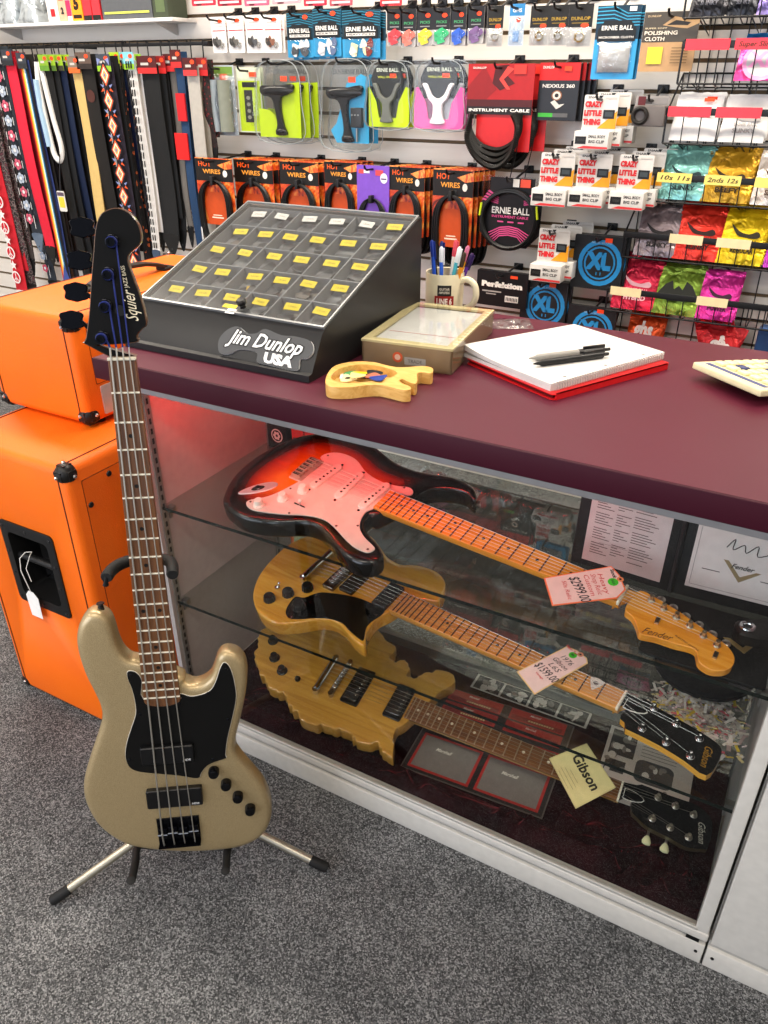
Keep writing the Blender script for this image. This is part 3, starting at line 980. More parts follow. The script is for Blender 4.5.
def neck_parts(root, L, uend, v0, wn, we, wtop, fbm, neckm, nfret, fretm, dots, dotm, depth=.021, heel=.10, rounded=.0, nutm=None, unut=None, foff=0.):
    """fretboard, neck shaft, frets and nut"""
    un = unut or L + foff
    hw = lambda u: .5 * (we + (wn - we) * (u - uend) / (un - uend))
    end = [(uend + .004, v0 - hw(uend)), ] if rounded else [(uend, v0 - hw(uend))]
    poly = [(un, v0 + hw(un)), (uend, v0 + hw(uend))]
    if rounded:
        for k in range(1, 8):
            t = PI * k / 8
            poly.append((uend - rounded * math.sin(t), v0 + hw(uend) * math.cos(t)))
    poly += [(uend, v0 - hw(uend)), (un, v0 - hw(un))]
    g = G(fbm); g.prism(poly, wtop - .0065, wtop, fbm, bev=.0008)
    for (u, v) in dots:
        g.flat(ell(u, v0 + v, .0032, .0032, 12), wtop + .0004, dotm)
    fb = g.build('fretboard', root)
    g = G(neckm)
    rings = []
    us = [un + .004 - (un + .004 - (uend - heel)) * k / 14 for k in range(15)]
    for i, u in enumerate(us):
        h = hw(max(u, uend)); dd = depth * (.85 + .25 * (un - u) / un)
        ring = [(u, v0 + h * math.cos(t), wtop - .0063 - dd * abs(math.sin(t)) ** .8) for t in [PI * k / 12 for k in range(13)]]
        rings.append(ring)
    g.loft(rings); g.build('neck', root)
    for u in frets(L, nfret, foff):
        if u > uend + .003:
            g = G(fretm)
            g.box(u - .0012, v0 - hw(u) + .0004, wtop - .0005, u + .0012, v0 + hw(u) - .0004, wtop + .0011)
            g.build('fret', fb)
    g = G(nutm or M('#e8e0cc', .4)); g.box(un, v0 - hw(un) - .0004, wtop - .006, un + .004, v0 + hw(un) + .0004, wtop + .0028, r=.0006); g.build('nut', root)
    return hw


def tuner_part(root, u, v, w, post, bush, mat, ku, kv, style, h=.014):
    """post and bushing on the face plus the button beside the headstock"""
    g = G(mat)
    g.lathe([(bush, 0), (bush, .0018), (bush * .86, .0026), (post, .0026), (post * .8, h * .5), (post, h * .8), (post, h), (post * .55, h), (post * .5, h - .003)], c=(u, v, w), n=20)
    t = g.build('tuner', root)
    if style == 'clover':
        g = G(mat)
        a = []
        for k in range(36):
            q = 2 * PI * k / 36
            rr = .0140 + .0012 * math.cos(4 * q + PI) + .0010 * math.cos(6 * q)
            a.append((ku + rr * math.cos(q) * .98, kv + rr * math.sin(q) * 1.22))
        g.prism(a, w - .022, w - .017, bev=.0012)
        g.cyl((ku - .0, kv - .010, w - .0195), (u, v + .010, w - .0195), .0032, n=10)
        g.build('tuner_button', t)
    elif style == 'oval':
        g = G(mat)
        d = Vector((ku - u, kv - v)).normalized()
        g.cyl((u, v, w - .019), (ku, kv, w - .019), .0024, n=8)
        g.ball((ku, kv, w - .019), .0075, mat, 12, (1.0, 1.0, .55))
        g.build('tuner_button', t)
    elif style == 'tulip':
        kb = M('#d8d6a8', .35)
        g = G(kb)
        dv = -1 if kv < v else 1
        g.cyl((u, v, w - .019), (ku, kv - dv * .004, w - .019), .0024, mat=NICKEL, n=8)
        g.lathe([(.003, 0), (.0055, .004), (.0085, .012), (.0075, .017), (.002, .019)], n=14)
        # lay the tulip along v
        o = len(g.v) - 5 * 14
        for i in range(o, len(g.v)):
            x, y, z = g.v[i]
            g.v[i] = (ku + x, kv + dv * (z - .008), w - .019 + y * .6)
        g.build('tuner_button', t)
    return t


def string(root, pts, r, mat, r2=None):
    g = G(mat); g.tube(pts, r, n=6); return g.build('string', root)


def knob(root, u, v, w, r, h, mat, style='dome'):
    g = G(mat)
    if style == 'dome':
        g.lathe([(r * .9, 0), (r, .001), (r, h * .72), (r * .86, h * .93), (r * .5, h), (.0005, h * 1.02)], c=(u, v, w), n=24)
    elif style == 'skirt':
        g.lathe([(r, 0), (r, .0025), (r * .78, .004), (r * .62, h), (r * .5, h * 1.02), (.0005, h * 1.02)], c=(u, v, w), n=24)
        for k in range(10):
            q = 2 * PI * k / 10
            g.box(u + r * .9 * math.cos(q) - .0007, v + r * .9 * math.sin(q) - .0007, w + .0022, u + r * .9 * math.cos(q) + .0007, v + r * .9 * math.sin(q) + .0007, w + .003, BLACK)
    else:   # scalloped
        ring = []
        for z, s in ((0, 1), (.003, 1), (h * .9, .88), (h, .8)):
            ring.append([(u + r * s * (1 + .05 * math.cos(12 * q)) * math.cos(q), v + r * s * (1 + .05 * math.cos(12 * q)) * math.sin(q), w + z) for q in [2 * PI * k / 48 for k in range(48)]])
        g.loft(ring)
    return g.build('knob', root)


def orient(poly):      # mean direction helpers for traced quads
    c = Vector((0, 0))
    for p in poly: c += Vector(p)
    return c / len(poly)


def quad_box(g, q, w0, w1, mat, bev=.0015):
    g.prism(q, w0, w1, mat, bev=bev)


# ------------------------------------------------------------------ bass on the stand
T = TR['bass']
BM = frame_matrix(T)
bass = thing('electric_bass_guitar', 'champagne gold four-string electric bass with a black pickguard, upright on a floor stand', 'bass guitar', mat=BM)
TOPB = -.012; THB = .042
body_solid(offset(spline(T['body'], 4), .0022), TOPB, THB, .012, GOLD).build('body', bass, angle=60)
ROAST = special('roasted_maple', wood('#43240f', '#5f3a1c', '#754a24', (2.5, 55, 55), .4, .3))
gd = spline(T['guard'], 3)
g = G(M('#0c0c0d', .25)); WPLY = M('#e9e4d8', .5)
g.prism(offset(gd, .0008), TOPB - .0005, TOPB + .0008, WPLY)
g.prism(gd, TOPB + .0008, TOPB + .0025, M('#060606', .3, spec=.3), M('#060606', .3, spec=.3))
cg = orient(gd)
for i in range(0, len(T['guard']), 4):
    p = Vector(T['guard'][i]); p = p + (cg - p).normalized() * .007
    g.ball((p.x, p.y, TOPB + .0025), .003, DARKMETAL, 8, (1, 1, .4))
g.build('pickguard', bass)
for q in ('pu1', 'pu2'):
    Q = T[q]; u0 = (Q[2][0] + Q[3][0]) / 2; u1 = (Q[0][0] + Q[1][0]) / 2
    va = (Q[1][1] + Q[2][1]) / 2; vb = (Q[0][1] + Q[3][1]) / 2
    g = G(M('#0b0b0c', .38)); g.prism(rrect(u0, va, u1, vb, .003), TOPB, TOPB + .010, bev=.0015)
    g.text('HDR', .0065, u0 + .006, va + .013, TOPB + .0103, M('#cfcfcf', .4), ang=PI / 2 * 3, shear=.3)
    g.build('pickup', bass)
Q = T['bridge']; bu0, bu1, bv0, bv1 = -.039, .0222, -.038, .0381
g = G(M('#0e0f14', .2, .7)); g.prism(rect(bu0, bv0, bu1, bv1), TOPB, TOPB + .0025, bev=.0006)
g.box(bu0, bv0, TOPB, bu0 + .003, bv1, TOPB + .013)
br = g.build('bridge', bass)
SV = [.0285, .0098, -.009, -.0278]
for i, v in enumerate(SV):
    g = G(M('#12131a', .18, .8)); us = -.008 + (i % 2) * .003
    g.box(us - .010, v - .0078, TOPB + .003, us + .012, v + .0078, TOPB + .0095, r=.001)
    g.cyl((us, v - .0085, TOPB + .0105), (us, v + .0085, TOPB + .0105), .0016, mat=M('#b9bbc0', .2, 1.), n=8)
    g.cyl((bu0 - .001, v, TOPB + .0065), (us, v, TOPB + .0065), .0016, n=8)
    g.build('saddle', br)
for i, (u, v) in enumerate(T['knobs']):
    knob(bass, u, v, TOPB, .0098, .016, M('#111113', .12, .5))
BV0 = .0012
hwb = neck_parts(bass, .8355, .282, BV0, .0385, .0605, -.0035, ROAST, ROAST, 20, M('#efe8d4', .35, .2),
           [(.0262 + .8355 * (2 ** (-(k - 1) / 12) + 2 ** (-k / 12)) / 2, 0) for k in (3, 5, 7, 9, 15, 17, 19)] + [(.0262 + .8355 * (2 ** (-11 / 12) + 2 ** (-1)) / 2, s) for s in (.013, -.013)],
           M('#0c0806', .5), depth=.020, heel=.03, rounded=.012, foff=.0262, nutm=M('#cfc8b4', .4))
hd = spline(T['head'][1:-1], 4)
hd = [p for p in hd]
HT = -.011
poly = [(.866, BV0 + .0195)] + hd[2:] + [(.866, BV0 - .0195)]
g = G(M('#15120f', .22, coat=.5))
poly = ccw(poly)
HEADM = special('gloss_black_headstock', lambda n: (n.b.inputs['Base Color'].__setattr__('default_value', lin('#080706')), setp(n.b, rough=.36, spec=.16)))
g.prism(poly, HT - .0135, HT, HEADM, special('roasted_edge', wood('#3c2413', '#4a2d18', '#5c3a20')), bev=.0012)
g.text('Squier', .0245, T['txt'][0][0] + .0215, T['txt'][0][1] + .0012, HT + .0003, M('#e6dcc0', .4), ang=R(3), bold=.0, shear=.55, sx=.66)
g.text('JAZZ BASS', .0075, .9755, -.0145, HT + .0003, M('#e6dcc0', .4), ang=R(5), bold=.0, sx=.85)
g.build('headstock', bass)
posts = T['posts']
for (u, v), (ku, kv) in zip(posts, T['keys']):
    tuner_part(bass, u, v, HT, .0062, .0098, M('#14151a', .16, .8), ku, kv + .006, 'clover', .017)
g = G(BLACK); tu, tv = T['tree'][0]
g.cyl((tu, tv, HT), (tu, tv, HT + .007), .004, n=14); g.cyl((tu, tv, HT + .006), (tu, tv, HT + .0085), .0072, n=20); g.build('string_tree', bass)
NS = [.0140, .0054, -.0033, -.0120]
SILK = M('#1d2a6c', .6)
for i, rad in enumerate((.0015, .0013, .00115, .001)):
    pu, pv = posts[3 - i]
    g = G(M('#c2beb4', .35, .85))
    sv, nv = SV[i], NS[i] + BV0
    g.tube([(bu0, sv, TOPB + .006), (-.010, sv, TOPB + .0125), (.864, nv, -.0003), (.880, nv, -.003)], rad, n=6)
    dirv = Vector((pu, pv - .006, HT + .008)) - Vector((.880, nv, -.003))
    g.tube([(.880, nv, -.003), tuple(Vector((.880, nv, -.003)) + dirv * .985), (pu + .004, pv - .0045, HT + .008)], rad * 1.05, SILK, n=6)
    for tw in range(3):
        g.tube([(pu + .0066 * math.cos(a), pv + .0066 * math.sin(a), HT + .006 + tw * .0022) for a in [2 * PI * k / 16 for k in range(17)]], rad * .9, SILK, n=5)
    g.build('string', bass)
g = G(DARKMETAL)
for (u, v, du, dv) in ((.4515, .0868, 1, .0), (-.070, .0, -1, 0)):
    b = G(M('#c9c4b8', .25, 1.)); w = TOPB - THB / 2
    b.tube([(u - .003 * du, v, w), (u + .005 * du, v, w), (u + .0055 * du, v, w), (u + .008 * du, v, w), (u + .009 * du, v, w)], [.0055, .004, .004, .0068, .006], BLACK, 14)
    b.build('strap_button', bass)

# ------------------------------------------------------------------ floor stand
hub = Vector((-.852, .742, .095))
st = thing('guitar_stand', 'tubular metal guitar stand with black rubber padded arms, holding the gold bass', 'guitar stand', (hub.x, hub.y, 0))
BRUSHED = M('#b9b3a3', .35, .9)


def leg(tip):
    tip = Vector(tip); top_ = hub.copy(); mid = top_.lerp(tip, .18) + Vector((0, 0, .012))
    g = G(BRUSHED); g.tube([top_ + Vector((0, 0, .012)), mid, tip.lerp(top_, .06)], .0085, n=14)
    l = P(g, 'leg', st)
    g = G(RUBBER); d = (top_ - tip).normalized()
    g.tube([tip, tip + d * .004, tip + d * .036, tip + d * .038], [.0085, .0105, .0105, .009], n=14)
    P(g, 'rubber_tip', l)


leg((-.997, .486, .0115)); leg((-.572, .802, .0115)); leg((-1.01, .93, .0115))
g = G(DARKMETAL)
Bw = lambda u, v, w: BM @ Vector((u, v, w))
yb = Bw(.505, .006, -.085)
g.tube([hub + Vector((0, 0, -.03)), hub + Vector((0, 0, .12)), yb], .010, n=14)
g.tube([hub + Vector((0, 0, -.035)), hub + Vector((0, 0, .05))], .017, n=16)
P(g, 'upright_tube', st)
g = G(RUBBER)
# neck yoke: padded U round the neck
ys = [Bw(.524, .062, .006), Bw(.526, .059, -.012), Bw(.528, .050, -.03), Bw(.529, .036, -.042), Bw(.527, .018, -.05), Bw(.525, .0, -.052), Bw(.526, -.016, -.05), Bw(.528, -.030, -.036), Bw(.527, -.037, -.015), Bw(.523, -.039, .006)]
sp = spline([tuple(p) for p in ys], 4, closed=False)
g.tube(sp, [.0085] + [.0098] * (len(sp) - 2) + [.0088], n=14)
g.tube([Bw(.505, .006, -.085), Bw(.525, .006, -.05)], .009, n=12)
yk = P(g, 'neck_yoke', st)
g = G(BLACK); g.tube([Bw(.524, .0615, .004), Bw(.515, .064, .004), Bw(.510, .065, .003)], [.0035, .0035, .005], n=8); P(g, 'yoke_latch', yk)
for v in (.088, -.082):
    g = G(RUBBER)
    base = -.083
    q = [hub + Vector((0, 0, .0)), Bw(base - .012, v * .55, -.075), Bw(base, v, -.06), Bw(base, v, -.02), Bw(base - .001, v, .020), Bw(base + .006, v, .028)]
    sp = spline([tuple(p) for p in q], 5, closed=False)
    g.tube(sp, [.0075] * (len(sp) - 2) + [.0085, .006], n=12)
    P(g, 'cradle_arm', st)

# ------------------------------------------------------------------ sunburst guitar on the upper shelf
T = TR['strat']; SM = frame_matrix(T)
sg = thing('electric_guitar', 'sunburst double-cutaway electric guitar with a white pickguard on the upper glass shelf', 'guitar', mat=SM, group='guitars inside the display case')
TS, HSB = -.012, .044
body_solid(offset(spline(T['body'], 4), .0040), TS, HSB, .011, BURST, want_edge=True).build('body', sg, angle=60)
PGW = M('#d2c8bc', .35, coat=.2)
gd = spline(T['guard'], 3)
g = G(PGW); g.prism(gd, TS - .0005, TS + .0022, PGW, M('#cfc6ba', .5), bev=.0004)
cg = orient(gd)
for i in range(1, len(T['guard']), 4):
    p = Vector(T['guard'][i]); p = p + (cg - p).normalized() * .008
    g.ball((p.x, p.y, TS + .0022), .0027, M('#5a524a', .4, .6), 8, (1, 1, .4))
g.build('pickguard', sg)
for q in ('p1', 'p2', 'p3'):
    (ua, va), (ub, vb) = T[q]
    g = G(M('#e6dbcf', .4)); c = Vector(((ua + ub) / 2, (va + vb) / 2)); d = (Vector((ub, vb)) - Vector((ua, va))); Lp = d.length; d.normalize(); nrm = Vector((-d.y, d.x))
    pl_ = []
    for k in range(24):
        a = 2 * PI * k / 24; x = math.cos(a) * .0095; y = math.sin(a) * .0095 + (.0335 if math.sin(a) > 0 else -.0335)
        pl_.append(tuple(c + nrm * x + d * y))
    g.prism(pl_, TS + .002, TS + .0075, bev=.0012)
    for k in range(6):
        p = c + d * ((k - 2.5) * .0105); g.cyl((p.x, p.y, TS + .0072), (p.x, p.y, TS + .0083), .0026, mat=M('#2a2622', .3, .8), n=10)
    for s in (-1, 1):
        p = c + d * (s * .0475); g.ball((p.x, p.y, TS + .0025), .003, DARKMETAL, 8, (1, 1, .5))
    g.build('pickup', sg)
bq = T['bridge']; bc = orient(bq)
g = G(M('#c9bfae', .4, .6))
q0 = rrect(-.022, -.026, .010, .049, .002); g.prism(q0, TS, TS + .003, bev=.0006); br = g.build('bridge', sg)
SVS = [.0375 - k * .0105 for k in range(6)]
for v in SVS:
    g = G(M('#a89a86', .4, .6)); g.box(-.020, v - .0043, TS + .003, .001, v + .0043, TS + .0085, r=.001)
    g.box(-.017, v - .0028, TS + .0083, -.003, v + .0028, TS + .0089, M('#2a1a14', .5))
    g.build('saddle', br)
for (u, v) in T['knobs']:
    knob(sg, u, v, TS + .002, .0115, .014, M('#efe6d8', .4), 'skirt')
g = G(M('#e9e0d2', .4)); u, v = T['switch'][0]
g.tube([(u, v, TS + .002), (u + .006, v - .002, TS + .017)], .0022, CHROME, 8); g.ball((u + .0065, v - .002, TS + .018), .0042); g.box(u - .013, v - .0015, TS + .002, u + .013, v + .0015, TS + .0026, BLACK)
g.build('pickup_selector', sg)
(ja, jb), (jc, jd) = T['jack']; c = Vector(((ja + jc) / 2, (jb + jd) / 2)); d = Vector((jc - ja, jd - jb)); Lj = d.length; d.normalize(); nn_ = Vector((-d.y, d.x))
pl_ = [tuple(c + d * (Lj / 2 * math.cos(a)) + nn_ * (.0125 * math.sin(a) * (1 + .25 * math.cos(a)))) for a in [2 * PI * k / 28 for k in range(28)]]
g = G(M('#dcdcdc', .35, .6)); g.prism(pl_, TS - .001, TS + .002, bev=.0008)
pi_ = [tuple(c + d * (Lj * .17 * math.cos(a)) + nn_ * (.0065 * math.sin(a))) for a in [2 * PI * k / 24 for k in range(24)]]
g.flat(pi_, TS + .0023, M('#3b3430', .3, .7)); g.cyl((c.x, c.y, TS + .001), (c.x, c.y, TS + .005), .0055, mat=CHROME, n=14); g.flat(ell(c.x, c.y, .003, .003, 12), TS + .0052, BLACK)
g.build('jack_plate', sg)
MAPLE = special('amber_maple', wood('#cf7f1e', '#e0922b', '#eaa544', (2, 40, 40), .25, .7))
SV0 = .0105
neck_parts(sg, .649, .179, SV0, .0415, .0555, -.006, MAPLE, MAPLE, 21, M('#5a3a22', .35, .5),
           [(.649 * (2 ** (-(k - 1) / 12) + 2 ** (-k / 12)) / 2, 0) for k in (3, 5, 7, 9, 15, 17, 19)] + [(.649 * (2 ** (-11 / 12) + 2 ** (-1)) / 2, s) for s in (.009, -.009)],
           M('#120a05', .5), heel=.06)
hp = spline(T['head'][1:-1], 4)
poly = ccw([(.644, SV0 + .0208)] + hp + [(.644, SV0 - .0208)])
g = G(MAPLE); g.prism(poly, TS - .014, TS, MAPLE, bev=.001)
ta, tb = T['txt']
g.text('Fender', .018, (ta[0] + tb[0]) / 2 + .002, (ta[1] + tb[1]) / 2 - .001, TS + .0003, M('#3a1a0c', .5), ang=math.atan2(tb[1] - ta[1], tb[0] - ta[0]) - R(10), bold=.0, shear=.5, sx=.85)
g.text('ELECTRIC GUITAR', .0045, .768, -.0285, TS + .0003, M('#3a1a0c', .5), ang=R(-16), bold=.01, sx=1.1)
for (u, v) in T['trees']:
    g.box(u - .003, v - .006, TS, u + .003, v + .006, TS + .004, NICKEL)
g.build('headstock', sg)
dirh = (Vector(T['posts'][5]) - Vector(T['posts'][0])).normalized(); nh = Vector((-dirh.y, dirh.x))
for i, (u, v) in enumerate(T['posts']):
    k_ = Vector((u, v)) + nh * .030
    tuner_part(sg, u, v, TS, .0036, .0055, NICKEL, k_.x, k_.y, 'oval', .012)
for i in range(6):
    pu, pv = T['posts'][i]
    nv = SV0 + .0165 - i * .0066
    string(sg, [(-.014, SVS[i], TS + .0095), (0, SVS[i], TS + .0098), (.649, nv, -.0028), (pu, pv, TS + .006)], .00045 - .00004 * i, M('#c2b49c', .3, 1.))
for (u, v, du, dv) in ((T['hornbtn'][0][0] - .0, T['hornbtn'][0][1], .8, .5),):
    w = TS - HSB / 2; b = G(NICKEL)
    b.tube([(u - .004 * du, v - .004 * dv, w), (u + .006 * du, v + .006 * dv, w), (u + .012 * du, v + .012 * dv, w)], [.006, .0045, .0075], n=14); b.build('strap_button', sg)

# ------------------------------------------------------------------ single-cutaway natural guitar on the lower shelf
T = TR['l6s']; LM = frame_matrix(T)
lg = thing('electric_guitar', 'natural maple single-cutaway electric guitar with a black pickguard on the lower glass shelf', 'guitar', mat=LM, group='guitars inside the display case')
TL, HL = -.008, .036
NATM = special('natural_maple_gloss', wood('#bf7f20', '#d3962f', '#e0ad48', (2.2, 26, 26), .2, .9))
body_solid(spline(T['body'], 4), TL, HL, .005, NATM).build('body', lg, angle=60)
gd = spline(T['guard'], 3)
g = G(M('#0c0b0b', .15)); g.prism(gd, TL - .0003, TL + .0022, bev=.0004)
cg = orient(gd)
for i in range(2, len(T['guard']), 5):
    p = Vector(T['guard'][i]); p = p + (cg - p).normalized() * .007
    g.ball((p.x, p.y, TL + .0022), .0026, CHROME, 8, (1, 1, .4))
g.build('pickguard', lg)
LV0 = .0075


def humbucker(root, u0, u1, va, vb, w, ringm, topm, ring=True, screws=True):
    g = G(topm)
    if ring:
        g.prism(rrect(u0, va, u1, vb, .004), w, w + .005, ringm, bev=.001)
    iu = .0025 if not ring else .005; iv = .001 if not ring else .009
    g.prism(rrect(u0 + iu, va + iv, u1 - iu, vb - iv, .002), w, w + .009, topm, bev=.001)
    n = 6; cu = u0 + (u1 - u0) * .70
    if screws:
        for k in range(n):
            v = (va + vb) / 2 + (k - 2.5) * .0098
            g.ball((cu, v, w + .009), .0021, CHROME, 8, (1, 1, .5))
    return g.build('pickup', root)


q = T['pu1']; humbucker(lg, .0165, .056, -.026, .0385, TL, BLACK, M('#4b4846', .22, .8), ring=False, screws=False)
humbucker(lg, .103, .143, -.026, .047, TL, BLACK, M('#4b4846', .22, .8), ring=False, screws=False)
g = G(M('#7d766c', .25, 1.)); g.prism(rrect(-.0175, -.036, .011, .0425, .002), TL, TL + .009, bev=.001); br = g.build('bridge', lg)
LSV = [LV0 + .026 - k * .0104 for k in range(6)]
for v in LSV:
    g = G(CHROME); g.box(-.010, v - .004, TL + .009, .004, v + .004, TL + .0125, r=.0008); g.build('saddle', br)
g = G(CHROME); (ua, va), (ub, vb) = T['tail']
g.tube([(-.066, -.0425, TL + .004), (-.066, -.040, TL + .010), (-.066, .054, TL + .010), (-.066, .0565, TL + .004)], [.006, .0075, .0075, .006], n=14)
for v in (-.041, .055):
    g.cyl((-.066, v, TL), (-.066, v, TL + .014), .0075, n=16)
g.build('tailpiece', lg)
for (u, v) in T['knobs']:
    knob(lg, u, v, TL, .0125, .014, M('#141414', .3), 'fluted')
u, v = T['toggle'][0]; knob(lg, u, v, TL + .002, .014, .014, M('#141414', .3), 'fluted')
g = G(CHROME); u, v = T['switch'][0]; g.cyl((u, v, TL), (u, v, TL + .003), .006, n=14); g.tube([(u, v, TL + .002), (u + .004, v + .003, TL + .012)], .002, n=8); g.ball((u + .0045, v + .0035, TL + .013), .0034); g.build('pickup_selector', lg)
MAPL = special('satin_maple_neck', wood('#c07a28', '#d38f3c', '#dda252', (2, 40, 40), .3, .5))
neck_parts(lg, .624, .147, LV0, .0425, .0555, -.0035, MAPL, MAPL, 24, M('#4a3018', .4, .4),
           [(.624 * (2 ** (-(k - 1) / 12) + 2 ** (-k / 12)) / 2, 0) for k in (3, 5, 7, 9, 15)], M('#120a05', .5), heel=.05)


def gibson_head(root, T, w, L, v0, hw, rim, ins=.0, tunstyle='none', logo='#d9a13a', logo_pos=None, rod='#e8e4da', thick=.014):
    hp = spline(T['head'][1:-1], 3)
    poly = ccw([(L - .004, v0 + hw)] + hp + [(L - .004, v0 - hw)])
    g = G(rim)
    g.prism(poly, w - thick, w, BLACK, rim, bev=.0)
    (ax, ay), (bx, by) = T['txt']
    c = ((ax + bx) / 2, (ay + by) / 2); ang = math.atan2(by - ay, bx - ax)
    g.text('Gibson', .0185, c[0], c[1], w + .0003, M(logo, .35, .5), ang=ang, bold=.0, shear=.4, sx=.8)
    h = g.build('headstock', root)
    # bell-shaped truss rod cover with a pale edge
    bell = [(L + .010, v0 + .010), (L + .022, v0 + .0105), (L + .034, v0 + .0085), (L + .044, v0 + .004), (L + .047, v0), (L + .044, v0 - .004), (L + .034, v0 - .0085), (L + .022, v0 - .0105), (L + .010, v0 - .010)]
    g = G(M(rod, .4)); g.prism(offset(bell, .0012), w, w + .0012, M(rod, .4)); g.prism(bell, w + .0012, w + .002, BLACK); g.build('truss_rod_cover', root)
    return h


gibson_head(lg, T, TL, .624, LV0, .0215, NATM)
for (u, v) in T['posts']:
    s = 1 if v > 0 else -1
    tuner_part(lg, u, v, TL, .004, .0068, CHROME, u, v + s * .027, 'none', .013)
NVL = [LV0 + .0165 - k * .0066 for k in range(6)]
order = [3 - 3, 1, 2, 5, 4, 3]
for i in range(6):
    pu, pv = T['posts'][[0, 1, 2, 5, 4, 3][i]]
    string(lg, [(-.06, LSV[i], TL + .008), (-.004, LSV[i], TL + .013), (.624, NVL[i], -.0005), (pu, pv, TL + .007)], .00055 - .00005 * i, M('#d8d4c8', .25, 1.))

# ------------------------------------------------------------------ guitar with the carved ragged body, on the velvet
T = TR['bot']; OM = frame_matrix(T)
og = thing('electric_guitar', 'natural wood electric guitar with a jagged carved body edge, lying on dark maroon velvet', 'guitar', mat=OM, group='guitars inside the display case')
TO, HO = -.006, .036
AGED = special('aged_natural_wood', wood('#a3722a', '#b98736', '#c99b48', (2.0, 30, 30), .3, .7))
body_solid(ragged(offset(spline(T['body'], 4), .001)), TO, HO, .003, AGED, grid=.011).build('body', og, angle=60)
OV0 = .0012
humbucker(og, .0215, .064, -.047, .0495, TO, BLACK, M('#56524e', .25, .8))
humbucker(og, .124, .166, -.041, .0465, TO, BLACK, M('#56524e', .25, .8))
g = G(CHROME); g.tube([(-.0365, -.051, TO + .004), (-.0365, -.047, TO + .011), (-.0375, .041, TO + .011), (-.0375, .045, TO + .004)], [.006, .008, .008, .006], n=14)
for v in (-.049, .043):
    g.cyl((-.037, v, TO), (-.037, v, TO + .0145), .0075, n=16)
g.build('tailpiece', og)
g = G(M('#b9b2a6', .25, 1.)); g.box(-.009, -.042, TO + .002, .004, .047, TO + .010, r=.002)
for v in (-.043, .048):
    g.cyl((-.002, v, TO), (-.002, v, TO + .012), .0062, n=14)
br = g.build('bridge', og)
OSV = [OV0 + .0258 - k * .0102 for k in range(6)]
for v in OSV:
    g = G(CHROME); g.box(-.006, v - .0035, TO + .0095, .001, v + .0035, TO + .0125, r=.0007); g.build('saddle', br)
for (u, v) in T['knobs']:
    knob(og, u, v, TO, .0125, .015, M('#161514', .25), 'skirt')
g = G(BLACK); u, v = T['switch'][0]; g.cyl((u, v, TO), (u, v, TO + .003), .007, n=14); g.tube([(u, v, TO + .002), (u + .003, v - .004, TO + .014)], .0025, n=8); g.ball((u + .003, v - .0045, TO + .015), .004); g.build('pickup_selector', og)
ROSE = special('rosewood_board', wood('#5b3518', '#71461f', '#8a5a2b', (2.5, 60, 60), .45, .2))
neck_parts(og, .627, .1705, OV0, .0415, .0555, -.003, ROSE, AGED, 22, M('#b5a88e', .35, .7),
           [(.627 * (2 ** (-(k - 1) / 12) + 2 ** (-k / 12)) / 2, 0) for k in (3, 5, 7, 9, 12, 15, 17, 19, 21)], M('#e9dfc8', .4), heel=.05)
gibson_head(og, T, TO, .627, OV0, .0212, special('dark_headstock_edge', wood('#2e2415', '#3b2e1a', '#4a3a22')), logo='#d9d4c4')
for i, (u, v) in enumerate(T['posts']):
    if i in (3, 4):
        b = T['btn'][i - 3]; tuner_part(og, u, v, TO, .004, .007, NICKEL, b[0], b[1], 'tulip', .012)
    else:
        tuner_part(og, u, v, TO, .004, .007, NICKEL, u, v, 'none', .012)
NVO = [OV0 + .0163 - k * .0065 for k in range(6)]
for i in range(6):
    pu, pv = T['posts'][[0, 1, 2, 5, 4, 3][i]]
    string(og, [(-.037, OSV[i], TO + .011), (-.002, OSV[i], TO + .013), (.627, NVO[i], 0.0), (pu, pv, TO + .007)], .00052 - .00005 * i, M('#b0aa9c', .3, 1.))

# foam rests that prop the rear edge of each guitar
def rest(mtx, pts, top, base_z, label):
    """wedge block from the support up to the underside of the guitar"""
    q = [mtx @ Vector((u, v, top)) for u, v in pts]
    c = sum(q, Vector()) / len(q)
    o = thing('foam_rest', label, 'foam rest', (c.x, c.y, base_z), group='foam rests under the guitars')
    g = G(M('#1b1b1c', .9))
    r0 = [(p.x - c.x, p.y - c.y, 0) for p in q]; r1 = [(p.x - c.x, p.y - c.y, p.z - base_z - .0008) for p in q]
    g.loft([r0, r1]); g.build('block', o)


rest(SM, [(-.05, .05), (.10, .05), (.10, .09), (-.05, .09)], TS - HSB, SH1 + .0062, 'black foam rest under the body of the sunburst guitar')
rest(LM, [(-.09, .06), (.06, .06), (.06, .11), (-.09, .11)], TL - HL, SH2 + .0062, 'black foam rest under the body of the natural guitar on the lower shelf')
rest(OM, [(-.09, .07), (.06, .07), (.06, .12), (-.09, .12)], TO - HO, .088, 'black foam rest under the ragged carved guitar')


# price tags on the guitars -------------------------------------------------
def tag_thing(mtx, poly, w, name, label, cat, draw, edge, face, group=None):
    c = orient(poly)
    m = mtx @ Matrix.Translation((c.x, c.y, w))
    o = thing(name, label, cat, mat=m, group=group)
    q = ccw([(p[0] - c.x, p[1] - c.y) for p in poly])
    g = G(face); g.prism(q, 0, .0006, M(edge, .7))
    g.flat(offset(q, -.0022), .0009, face)
    draw(g, .0012)
    g.build('card', o)
    return o, c


INK = M('#2a2028', .7); INKR = M('#cf3038', .7); GREEN = M('#3fc22a', .6)
poly = TR['strat']['tag']; c = orient(poly)
ang = math.atan2(poly[2][1] - poly[1][1], poly[2][0] - poly[1][0])


